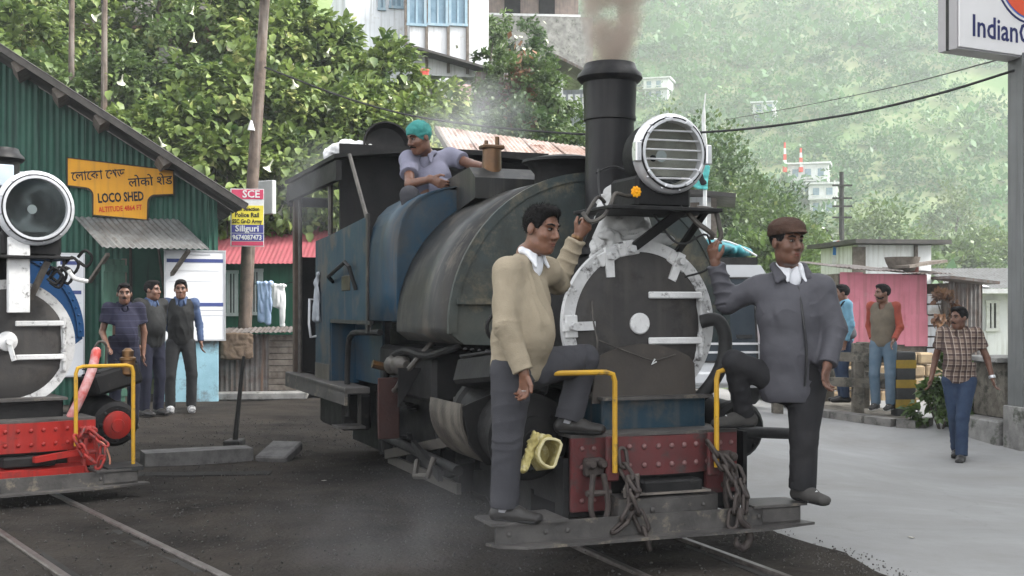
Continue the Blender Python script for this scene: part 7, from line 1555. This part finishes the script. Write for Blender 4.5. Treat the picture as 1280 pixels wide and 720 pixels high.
# white house far right
O = at(1245, 430, 26.0); O.z = -.2; wh = thing('white_house', 'pale plastered house with narrow window beside the grey pillar', 'house', O, R(-4))
def wp2(px, py, yo=0): return loc_plane(px, py, O, R(-4), yo)
X0, Z1 = wp2(1222, 362); X1, _ = wp2(1300, 362); MB().box(((X0 + X1) / 2, 1.5, Z1 / 2), (X1 - X0, 3, Z1)).build('wall', m_lime2, wh); a = wp2(1214, 364, -.5); b = wp2(1310, 360, -.5); MB().box(((a[0] + b[0]) / 2, .9, a[1]), (b[0] - a[0], 3.2, .1)).build('eave', m_wp, wh)
zt = wp2(1190, 337, 1)[1]; MB().prism([(-.6, Z1 + .05), (3.5, Z1 + .05)] and [(-.5, Z1 + .05), (2.6, Z1 + .05), (2.6, zt)], .0 + .1, 'x', X0).build('gable', m_lime2, wh)
n_ = 6; xs0 = wp2(1180, 345, .3)[0]
for k in range(6): MB().corr((xs0 + k * .36, -.45, a[1] + .06), (1, 0, 0), (0, 2.4, zt - a[1]), .38, 2.45, pitch=.08, amp=.01).build('roof_sheet', m_awning, wh)
pane_window(wh, O, R(-4), 1234, 377, 1246, 412, 0, m_wp, m_dark, 1)
# railing with striped end post
m_rail_c = mat('mossy_concrete', (.17, .155, .13), (.09, .08, .065), scale=5, rough=.95, bump=.4, spot=(.05, .048, .04), sscale=6, sth=.55)
m_stripe = mat('worn_yellow_black', (.05, .05, .05), (.03, .03, .03), rough=.8); m_ystripe = mat('worn_yellow', (.30, .20, .03), (.2, .14, .03), rough=.8)
A_ = at(1129, 506, 15.9); A_.z = gzf(A_.x, A_.y) + .08; B_ = Vector((A_.x - .55, A_.y + 3.6, A_.z))
rl = thing('road_railing', 'old concrete railing with yellow and black striped end post', 'railing', A_, 0); dvec = B_ - A_
MB().box((0, 0, .40), (.26, .24, .86), bev=.015).build('end_post', m_stripe, rl)
for k in range(3): MB().box((0, -.002, .15 + k * .26), (.268, .248, .11)).build('stripe', m_ystripe, rl)
for k in (1, 2, 3): p = dvec * (k / 3.0); MB().box((p.x, p.y, .45), (.16, .16, .95), bev=.01).build('post', m_rail_c, rl)
L2 = Vector((-1.55, .5, 0))
for z, th in ((.74, .12), (.40, .12)): MB().beam((-.1, .02, z), (L2.x, L2.y, z + .03), .09, th).build('rail', m_rail_c, rl)
for z in (.78, .45): MB().beam(Vector((0, .1, z)), dvec + Vector((0, 0, z)), .08, .12).build('rail', m_rail_c, rl)
for k in (.35, .75, 1.0): p = L2 * k; MB().box((p.x, p.y + .03, .44), (.14, .14, 1.0), bev=.01).build('post', m_rail_c, rl)
# kerb with raised verge
m_kerb = mat('kerb_stone', (.20, .19, .175), (.11, .105, .10), scale=5, rough=.9, bump=.4, spot=(.07, .07, .06), sscale=6, sth=.6)
ka = [at(1005, 492, 16.6), at(1045, 499, 16.0), at(1085, 506, 15.5), at(1120, 513, 15.2), at(1146, 517, 15.1), at(1156, 512, 15.4)]
for i in range(len(ka) - 1):
    a, b = ka[i].copy(), ka[i + 1].copy(); a.z = gzf(a.x, a.y) + .03; b.z = gzf(b.x, b.y) + .03; m = (b - a).normalized() * .012; o = MB().beam(a + m, b - m, .22, .16).build('kerb_stone', m_kerb); tag(o, kind='structure')
V = []; 
for q in ka: V.append((q.x, q.y, gzf(q.x, q.y) + .10))
for q in ka: V.append((q.x - .3, q.y + 7.5, gzf(q.x, 16) + .06))
n = len(ka); tag(mobj('verge', npmesh('verge', V, [(i, i + 1, n + i + 1, n + i) for i in range(n - 1)], m_rail_c)), kind='structure')
# sandy rubble wall behind the railing
t = thing('low_wall', 'sandy rubble wall in the gap behind the railing', 'wall', at(1092, 470, 19.2), R(12)); t.location.z = -.15
m_sandst = mat('sandstone', (.34, .26, .16), (.24, .18, .12), scale=5, rough=.95, bump=.4, rvar=.25)
for j in range(4):
    x = -1.2 + (j % 2) * .12
    while x < 1.0: w_ = random.uniform(.18, .34); MB().box((x + w_ / 2, random.uniform(-.02, .02), .12 + j * .2), (w_ - .015, .25, .185), bev=.03).build('stone', m_sandst, t); x += w_
# bush and plants at the corner
def plant(name, label, px, py, Y, r, n, sz, lm, cat='bush', zz=0.0):
    b = at(px, py, Y); b.z = gzf(b.x, b.y) + zz; t = thing(name, label, cat, b); P, O_, q = crown_pts(n, (0, 0, r[2] * .9), r, .3, bottom=-.95); D = O_ + RNG.normal(0, .5, (n, 3)); V, F = leaves(P, D, RNG.uniform(.6, 1.3, n) * sz); tag(mobj('foliage', npmesh('foliage', V, F, lm, True), t), kind='stuff')
    for k in range(5): a = random.uniform(0, 6.3); MB().tube([(0, 0, -.05), (math.cos(a) * r[0] * .3, math.sin(a) * r[1] * .3, r[2] * .6), (math.cos(a) * r[0] * .6, math.sin(a) * r[1] * .6, r[2] * 1.4)], [.014, .01, .004], 5, sub=2).build('stem', m_bark, t)
    return t
plant('corner_bush', 'green bush growing at the road corner beside the striped post', 1176, 520, 15.0, (.36, .3, .36), 700, .11, m_mdl); plant('corner_bush', 'leafy green bush in front of the grey pillar base', 1218, 512, 15.2, (.38, .3, .34), 700, .11, m_mdl); plant('tall_weed', 'taller scruffy weed behind the walking person', 1196, 505, 15.9, (.4, .3, .5), 600, .12, m_ltl); plant('roof_creeper', 'dry brown creeper hanging between the pink shack and tin sheet', 1181, 470, 21.4, (.3, .2, .3), 300, .12, m_dry, zz=1.25)
# sign pillar, stone base, big oil-company sign
m_pil = mat('grey_steel_pillar', (.155, .16, .158), (.12, .125, .122), scale=2, rough=.6, bump=.08, streak=(.10, .10, .098)); PP = at(1283, 500, 13.62); PP.z = gzf(PP.x, PP.y)
t = thing('sign_pillar', 'tall grey steel sign pillar at the right edge', 'pillar', PP, R(10)); hz = at(1197, 60, 13.0).z - PP.z + .05
MB().box((0, 0, hz / 2), (.29, .29, hz), bev=.01).build('column', m_pil, t); MB().box((-.0, -.15, 2.0), (.10, .004, .16)).build('sticker', m_wp, t); MB().box((-.0, -.153, 2.02), (.07, .003, .05)).build('sticker_print', m_redp, t); MB().box((0, 0, .25), (.36, .36, .5), bev=.01).build('foot', m_conc, t)
SP = at(1256, 522, 14.0); SP.z = gzf(SP.x, SP.y); st_ = thing('stone_plinth', 'weathered two-step concrete plinth under the sign pillar', 'plinth', SP + Vector((.25, .35, 0)), R(10))
MB().box((0, 0, .14), (1.0, .9, .30), bev=.02).build('lower_step', m_conc, st_); MB().box((.12, .12, .62), (.74, .7, .67), bev=.02).build('upper_block', m_rail_c, st_); MB().box((.05, .1, .985), (.95, .85, .06), bev=.01).build('coping', m_conc, st_)
SC = at(1197, 60, 13.0); SGA = R(28); og = thing('fuel_sign', 'white box sign with red disc and dark lettering at top right', 'sign', SC, SGA)
m_sgw = mat('sign_white', (.78, .76, .75), (.72, .70, .69), scale=1.5, rough=.35, bump=.02); m_sgs = mat('sign_side_grey', (.36, .35, .35), (.30, .29, .29), scale=2, rough=.5); m_org = mat('sign_red_orange', (.72, .10, .04), (.68, .09, .035), rough=.4, bump=0); m_nvy = mat('sign_navy', (.025, .03, .12), (.02, .025, .1), rough=.4, bump=0)
MB().box((1.15, .14, 1.0), (2.3, .26, 2.0)).build('cabinet', m_sgs, og); MB().box((1.15, -.002, 1.0), (2.26, .02, 1.96)).build('face_panel', m_sgw, og); MB().box((.012, .14, 1.0), (.03, .04, 2.0)).build('side_seam', m_iron, og)
def disc(mb, c, r, y0, y1, n=48): return mb.lathe((c[0], y1, c[1]), (c[0], y0, c[1]), [(0, r), (1, r)], n)
cx, czz = loc_plane(1284, -32, SC, SGA, 0); r_ = .56
disc(MB(), (cx, czz), r_, -.02, .0).build('ring_dark', m_nvy, og); disc(MB(), (cx, czz), r_ * .965, -.024, -.001).build('ring_white', m_sgw, og); disc(MB(), (cx, czz), r_ * .915, -.028, -.002).build('ring_blue', mat('sign_blue', (.08, .14, .42), (.07, .12, .38), rough=.4, bump=0), og); disc(MB(), (cx, czz), r_ * .88, -.032, -.003).build('disc', m_org, og)
a = loc_plane(1213, 33, SC, SGA, 0); text('IndianOil', .34, m_nvy, og, Matrix.Translation((a[0], -.016, a[1])) @ Matrix.Rotation(R(90), 4, 'X'), align='LEFT', sx=.92, bold=.004)
# overhead wires
def wire(name, lb, pts, r): tag(MB().tube(pts, r, 5, sub=8).build(name, m_rub if r > .012 else m_iron), lb, 'wire')
wire('power_cable', 'thick sagging black cable from the wooden pole to the grey pillar', [at(331, 84, 19.3), at(450, 128, 18.5), at(560, 152, 17.6), at(735, 168, 16.6), at(900, 164, 15.6), at(1050, 145, 14.8), at(1170, 118, 14.1), at(1268, 88, 13.6)], .016)
wire('thin_wire', 'thin grey wire running up to the white sign over the far hill', [at(905, 150, 40), at(1000, 133, 32), at(1120, 108, 24), at(1250, 74, 14)], .010)
# power pole, street lamp, blue advert
PW = at(1052, 300, 55); PW.z = 0; t = thing('lattice_pole', 'dark power pole with several cross arms behind the blue advert', 'pole', PW); k = 55 / FPX; hz = CAMZ - (215 - HOR) * k
MB().cyl((0, 0, 0), (0, 0, hz), .16, .10, 8).build('post', m_iron, t)
for py in (232, 248, 258, 272): z = CAMZ - (py - HOR) * k; MB().box((0, -.1, z), (.9, .08, .08)).build('cross_arm', m_iron, t)
for py in (232, 248, 258): MB().box((-.35, -.1, CAMZ - (py - HOR) * k + .12), (.06, .06, .2)).build('insulator', m_wp, t)
LP_ = at(1040, 300, 50); LP_.z = 0; t = thing('street_lamp', 'pale street lamp arm pointing left below the hillside house', 'lamp', LP_); k = 50 / FPX; z = CAMZ - (289 - HOR) * k; MB().tube([(0, 0, 0), (0, 0, z - .3), (-.15, 0, z), (-.3, 0, z + .1)], .05, 6).build('post', m_iron, t); MB().ell((-.52, 0, z + .16), (.26, .08, .06), 10, 6, Matrix.Rotation(R(16), 3, 'Y')).build('lamp_head', m_wp, t)
AD = at(1053, 316, 28); t = thing('soft_drink_advert', 'tilted blue advert board with round red and white emblem', 'sign', AD, R(-8)); k = 28 / FPX; RT = Matrix.Rotation(R(4), 3, 'Y')
MB().box((0, 0, 0), (24 * k, .04, 30 * k), RT).build('panel', m_wp, t); MB().box((.0, -.025, 5 * k), (23 * k, .01, 17 * k), RT).build('blue_field', mat('ad_blue', (.03, .16, .50), (.04, .2, .55), rough=.4, bump=0), t)
c = (-5 * k, 10 * k); disc(MB(), c, 5.2 * k, -.042, -.03, 20).build('emblem', m_wp, t)
MB().prism([(c[0] + 5 * k * math.cos(R(a)), c[1] + 5 * k * math.sin(R(a))) for a in range(20, 171, 15)], .004, 'y', -.048).build('emblem_red', m_redp, t); MB().prism([(c[0] + 5 * k * math.cos(R(a)), c[1] + 5 * k * math.sin(R(a))) for a in range(200, 351, 15)], .004, 'y', -.048).build('emblem_blue', m_nb, t)
for q in (2, -1, -7, -10): MB().box((2 * k, -.032, q * k), (14 * k, .006, 1.6 * k), RT).build('text_line', m_wp if q > -5 else m_nb, t)
MB().box((0, .06, -24 * k), (.06, .06, 24 * k)).build('stand', m_iron, t)
# small shack right of the smokebox, flag pole with cloth
O = at(880, 320, 21); O.z = 0; t = thing('stall', 'whitish stall with grey projecting roof just behind the engine', 'stall', O, R(-10)); k = 21 / FPX; zt = CAMZ - (246 - HOR) * k; MB().box((-.35, .8, zt / 2), (1.1, 1.6, zt)).build('wall', m_lime, t); MB().box((-.2, .6, zt + .05), (1.5, 2.2, .07), Matrix.Rotation(R(6), 3, 'Y')).build('roof', m_tinroof, t); MB().box((.17, -.03, zt * .55), (.10, .06, zt * .9)).build('post', m_timber, t)
for q in range(4): MB().box((-.6 + q * .22, -.04, zt - .35), (.16, .03, .5)).build('hanging_board', m_wp if q % 2 else m_timber, t)
F0 = at(881, 245, 17.5); t = thing('flag_pole', 'white bent pole with turquoise and black cloth behind the headlamp', 'pole', Vector((F0.x, F0.y, 0))); k = 17.5 / FPX; z0 = F0.z; MB().tube([(0, 0, 0), (0, 0, z0), (.03, 0, z0 + 40 * k), (-.02, 0, z0 + 90 * k), (.01, 0, z0 + 128 * k)], [.03, .03, .022, .03, .01], 7, sub=4).build('post', m_wp, t)
s = SDF(.02); s.eseg((-.02, -.04, z0 + 38 * k), (-.08, -.05, z0 + 10 * k), (.10, .02), (.12, .025), (1, 0, 0)); mobj('turquoise_cloth', s.mesh('fl', .012, cloth_mat('turquoise_cloth', (.12, .50, .48)), wr=.015, wf=10), t); s = SDF(.02); s.eseg((-.08, -.09, z0 + 25 * k), (-.03, -.09, z0 + 14 * k), (.04, .012), (.05, .012), (1, 0, 0)); mobj('black_cloth', s.mesh('fl2', .012, m_blk2, wr=.01, wf=10), t)
# parked van
VO = at(890, 505, 16.8); VO.z = gzf(VO.x, VO.y); van = thing('parked_van', 'silver-white van parked behind the engine with turquoise load on top', 'van', VO, R(4)); m_vw = mat('van_white', (.60, .61, .62), (.54, .55, .56), scale=2, rough=.3, bump=.02); m_vg = mat('van_window', (.03, .04, .05), (.05, .06, .07), scale=2, rough=.06, bump=0)
k = 16.8 / FPX; zt = CAMZ - (331 - HOR) * k - VO.z; hw = .84
prof = [(-hw, .35), (-hw + .02, 1.05), (-hw + .07, zt - .12), (-hw + .15, zt), (hw - .15, zt), (hw - .07, zt - .12), (hw - .02, 1.05), (hw, .35), (hw - .1, .28), (-hw + .1, .28)]; MB().prism(prof, 3.9, 'y', 0).build('body', m_vw, van)
wz0, wz1 = CAMZ - (452 - HOR) * k - VO.z, CAMZ - (352 - HOR) * k - VO.z
w = MB().prism([(-.68, wz0), (.60, wz0), (.63, wz0 + .05), (.58, wz1), (.54, wz1 + .04), (-.60, wz1 + .04)], .02, 'y', -.02).build('rear_window', m_vg, van); MB().tube([(-.68, -.02, wz0), (.61, -.02, wz0), (.64, -.02, wz0 + .05), (.59, -.02, wz1), (.54, -.02, wz1 + .05), (-.6, -.02, wz1 + .05)], .018, 6, closed=True).build('window_seal', m_rub, w)
for z in (.78, .90): MB().box((0, -.02, z), (1.6, .04, .03)).build('trim', m_chrome, van)
MB().box((0, -.06, .42), (1.66, .14, .18), bev=.03).build('bumper', m_vw, van); MB().box((.45, -.03, 1.0), (.22, .04, .05)).build('door_handle', m_rub, van)
for sx in (-1, 1):
    MB().box((sx * .74, -.025, .98), (.12, .05, .32), bev=.01).build('tail_lamp', m_redp, van)
    for y in (.7, 3.1):
        w = MB().lathe((sx * .60, y, .31), (sx * .82, y, .31), [(0, .30), (.15, .32), (.85, .32), (1, .29)], 24).build('wheel', m_rub, van); MB().lathe((sx * .80, y, .31), (sx * .83, y, .31), [(0, .2), (1, .17)], 16).build('hub_cap', m_chrome, w)
MB().box((0, 1.2, zt + .10), (1.4, 2.0, .03)).box((0, .2, zt + .05), (1.4, .03, .1)).box((0, 2.2, zt + .05), (1.4, .03, .1)).build('roof_rack', m_iron, van)
t = thing('roof_load', 'turquoise and black bundle tied on the van roof', 'bundle', VO + Vector((.05, .9, zt + .13))); s = SDF(.06); s.ell((0, 0, .12), (.55, .6, .14)); s.ell((.3, .1, .08), (.4, .5, .10)); mobj('tarpaulin', s.mesh('load', .02, mat('turquoise_tarp', (.06, .30, .34), (.02, .05, .06), scale=3, rough=.5, bump=.1), wr=.03, wf=6), t); MB().tube([(-.5, -.3, .02), (-.2, -.35, .26), (.3, -.3, .22), (.7, -.3, .02)], .015, 5, sub=4).build('rope', m_wp, t)
# white houses on the far hill
def hit(px, py):
    Y = 60.0
    while Y < 370:
        p = at(px, py, Y)
        if float(terrain(p.x, p.y)) >= p.z: break
        Y += 1.0
    return Y
def hill_house(px, py, Y, w, h, lb, rf):
    Y = hit(px, py + 14); b = at(px, py, Y - 3); t = thing('hillside_house', lb, 'house', b, R(-18)); MB().box((0, 3, 0), (w, 6, h)).build('wall', m_lime2, t); MB().box((0, 3, -h), (w * .9, 6, h * 1.2)).build('lower_storey', m_lime, t); MB().box((0, 2.8, h / 2 + .15), (w + .8, 7, .25)).build('roof', rf, t)
    for i in range(int(w / 1.9)):
        for z in (0, -h): MB().box((-w / 2 + 1.1 + i * 1.9, -.06, z), (.9, .14, 1.2)).build('window', m_pane, t)
    MB().box((0, -.6, -h / 2), (w, 1.2, .15)).build('balcony', m_wp, t); MB().box((0, -1.15, -h / 2 + .5), (w, .08, .12)).build('balcony_rail', m_wp, t); return t
hill_house(1010, 216, 200, 6.0, 2.6, 'white two-storey house with antennas on the far hillside', m_lime2); hill_house(1028, 240, 185, 4.0, 2.2, 'lower white house nearer the lattice pole on the hillside', m_lime2); hill_house(820, 105, 205, 5.0, 2.0, 'tiny pale hut on the hill right of the chimney', m_lime2); hill_house(955, 135, 195, 4.0, 1.8, 'small pale hut above the dark trees on the slope', m_lime)
for i, (px, py0, py1, lb) in enumerate(((981, 178, 215, 'left red and white antenna mast on the hillside'), (1001, 185, 215, 'right red and white antenna mast on the hillside'))):
    YY = hit(1012, 236) - 1; b = at(px, py1, YY); a = at(px, py0, YY); t = thing('antenna_mast', lb, 'mast', b); hh = a.z - b.z
    for q in range(5): MB().box((0, 0, hh * (q + .5) / 5), (.55 - .07 * q, .55 - .07 * q, hh / 5)).build('mast_section', m_redp if q % 2 == 0 else m_wp, t)
# invented building added out of view on the right to shade the yard
sb0 = Vector((10.5, 3.5, -.3)); bd = thing('added_shade_building', 'tall plastered building added out of view on the right to shade the yard', 'building', sb0)
MB().box((4, 0, 6.8), (8, 25, 13.6)).build('wall', m_lime, bd); MB().box((4, 0, 13.75), (9, 26, .3)).build('roof', m_tinroof, bd)
wme = MB().box((0, 0, 0), (.08, 1.3, 1.5)).mesh('window', m_pane); fme = MB().box((0, 0, .82), (.14, 1.6, .12)).box((0, 0, -.82), (.2, 1.7, .12)).mesh('window_frame', m_wp)
for fl_ in range(4):
    MB().box((-.08, 0, 3.3 * fl_ + 3.2), (.18, 25, .16)).build('string_course', m_wp, bd)
    for k in range(8):
        w = mobj('window', wme, bd, (-.02, -10.5 + k * 3.0, 1.7 + 3.3 * fl_)); mobj('window_frame', fme, w, (-.05, 0, 0))
# ================================================================ smoke, steam, haze
def vol_mat(nm, col, dens, scale, lo, hi, aniso=.2, absorb=None):
    m = bpy.data.materials.new(nm); m.use_nodes = True; nt = m.node_tree; N = nt.nodes; L = nt.links; N.remove(N['Principled BSDF']); o = N['Material Output']
    v = N.new('ShaderNodeVolumePrincipled'); v.inputs['Color'].default_value = lin(col); v.inputs['Anisotropy'].default_value = aniso
    if absorb: v.inputs['Absorption Color'].default_value = lin(absorb)
    if scale:
        tc = N.new('ShaderNodeTexCoord'); nz = N.new('ShaderNodeTexNoise'); nz.inputs['Scale'].default_value = scale; nz.inputs['Detail'].default_value = 3; L.new(tc.outputs['Object'], nz.inputs['Vector']); mr = N.new('ShaderNodeMapRange'); mr.inputs['From Min'].default_value = lo; mr.inputs['From Max'].default_value = hi; mr.inputs['To Max'].default_value = dens
        gr = N.new('ShaderNodeTexGradient'); gr.gradient_type = 'SPHERICAL'; tcg = tc.outputs['Generated']; mp = N.new('ShaderNodeMapping'); mp.inputs['Location'].default_value = (-1, -1, -1); mp.inputs['Scale'].default_value = (2, 2, 2); L.new(tcg, mp.inputs['Vector']); L.new(mp.outputs[0], gr.inputs['Vector'])
        mu = N.new('ShaderNodeMath'); mu.operation = 'MULTIPLY'; L.new(nz.outputs['Fac'], mr.inputs['Value']); L.new(mr.outputs[0], mu.inputs[0]); pw = N.new('ShaderNodeMath'); pw.operation = 'POWER'; pw.inputs[1].default_value = .8; L.new(gr.outputs['Fac'], pw.inputs[0]); L.new(pw.outputs[0], mu.inputs[1]); L.new(mu.outputs[0], v.inputs['Density'])
    else: v.inputs['Density'].default_value = dens
    L.new(v.outputs[0], o.inputs['Volume']); return m
def puff(name, label, c, r, m, n=10):
    t = MB().ell((0, 0, 0), r, 20, 14).build(name, m, None, c); return tag(t, label, 'smoke', kind='stuff')
c = loco_w(0, .98, 2.86)
q = SDF(.12); 
for i in range(9): s_ = i / 8; q.ell((.04 * math.sin(i * 1.7) + .10 * s_ ** 1.5, .03 * math.cos(i * 2.1), .02 + 1.5 * s_), (.18 + .30 * s_, .18 + .30 * s_, .2))
me = q.mesh('smoke_plume', .05, None, wr=.05, wf=4); o = mobj('smoke_plume', me, None, c)
def plume_mat():
    m = bpy.data.materials.new('brown_smoke'); m.use_nodes = True; nt = m.node_tree; N = nt.nodes; L = nt.links; N.remove(N['Principled BSDF']); out = N['Material Output']; v = N.new('ShaderNodeVolumePrincipled'); v.inputs['Color'].default_value = (.60, .50, .43, 1); v.inputs['Anisotropy'].default_value = .1
    tc = N.new('ShaderNodeTexCoord'); nz = N.new('ShaderNodeTexNoise'); nz.inputs['Scale'].default_value = 4.5; nz.inputs['Detail'].default_value = 4; L.new(tc.outputs['Object'], nz.inputs['Vector']); mr = N.new('ShaderNodeMapRange'); mr.inputs['From Min'].default_value = .34; mr.inputs['From Max'].default_value = .66; mr.inputs['To Max'].default_value = 34.0; L.new(nz.outputs['Fac'], mr.inputs['Value'])
    sx = N.new('ShaderNodeSeparateXYZ'); L.new(tc.outputs['Object'], sx.inputs[0]); f = N.new('ShaderNodeMapRange'); f.inputs['From Min'].default_value = 0; f.inputs['From Max'].default_value = 1.5; f.inputs['To Min'].default_value = 1; f.inputs['To Max'].default_value = .16; L.new(sx.outputs['Z'], f.inputs['Value']); mu = N.new('ShaderNodeMath'); mu.operation = 'MULTIPLY'; L.new(mr.outputs[0], mu.inputs[0]); L.new(f.outputs[0], mu.inputs[1])
    def mth(op, a, b):
        q = N.new('ShaderNodeMath'); q.operation = op
        for i_, x_ in enumerate((a, b)):
            if isinstance(x_, (int, float)): q.inputs[i_].default_value = x_
            else: L.new(x_, q.inputs[i_])
        return q.outputs[0]
    xs_ = mth('SUBTRACT', sx.outputs['X'], mth('MULTIPLY', sx.outputs['Z'], .075)); rr_ = mth('ADD', mth('MULTIPLY', sx.outputs['Z'], .17), .16); rho = mth('DIVIDE', mth('ADD', mth('MULTIPLY', xs_, xs_), mth('MULTIPLY', sx.outputs['Y'], sx.outputs['Y'])), mth('MULTIPLY', rr_, rr_)); fall = mth('MAXIMUM', mth('SUBTRACT', 1.0, rho), 0.0)
    L.new(mth('MULTIPLY', mu.outputs[0], fall), v.inputs['Density']); L.new(v.outputs[0], out.inputs['Volume']); return m
me.materials.append(plume_mat()); tag(o, 'brown smoke plume rising from the engine chimney', 'smoke', kind='stuff')
puff('steam_wisp', 'thin white steam drifting behind the seated person', at(590, 150, 13), (.75, .6, .55), vol_mat('steam_thin', (.95, .96, .97), 1.1, 1.6, .38, .7))
puff('cab_smoke', 'grey smoke curling at the back of the cab roof', loco_w(-.95, 4.9, 2.45), (.45, .6, .5), vol_mat('cab_smoke_vol', (.5, .5, .52), 1.6, 2.2, .38, .7))
puff('ground_steam', 'faint steam low over the ground beside the engine', at(520, 690, 6.3) + Vector((0, 0, .1)), (1.0, .8, .4), vol_mat('steam_low', (.75, .75, .77), .4, 2.2, .4, .7))
hzm = vol_mat('haze_air', (.93, .96, 1.0), HAZE, 0, 0, 0, aniso=0.0)
hb = MB().box((0, 180, 72), (860, 420, 150)).build('haze', hzm); tag(hb, 'pale haze filling the valley air', 'haze', kind='stuff')
# litter: paper scraps and dead leaves lying on the yard and the road
m_scrap = mat('scrap_paper', (.42, .41, .38), (.30, .27, .22), scale=20, rough=.9, rvar=.4); sme = MB().box((0, 0, 0), (.07, .05, .004)).mesh('scrap', m_scrap); 
for i, (px, py, lb) in enumerate(((405, 604, 'tiny white paper scrap on the dark yard left of the engine'), (1139, 676, 'small white paper scrap on the gravel at lower right'))):
    Y = CAMZ * FPX / (py - HOR); p = at(px, py, Y); p.z = gzf(p.x, p.y) + .022; tag(mobj('paper_scrap', sme, None, p, (0, 0, 1.0 + i), .5), lb, 'litter')
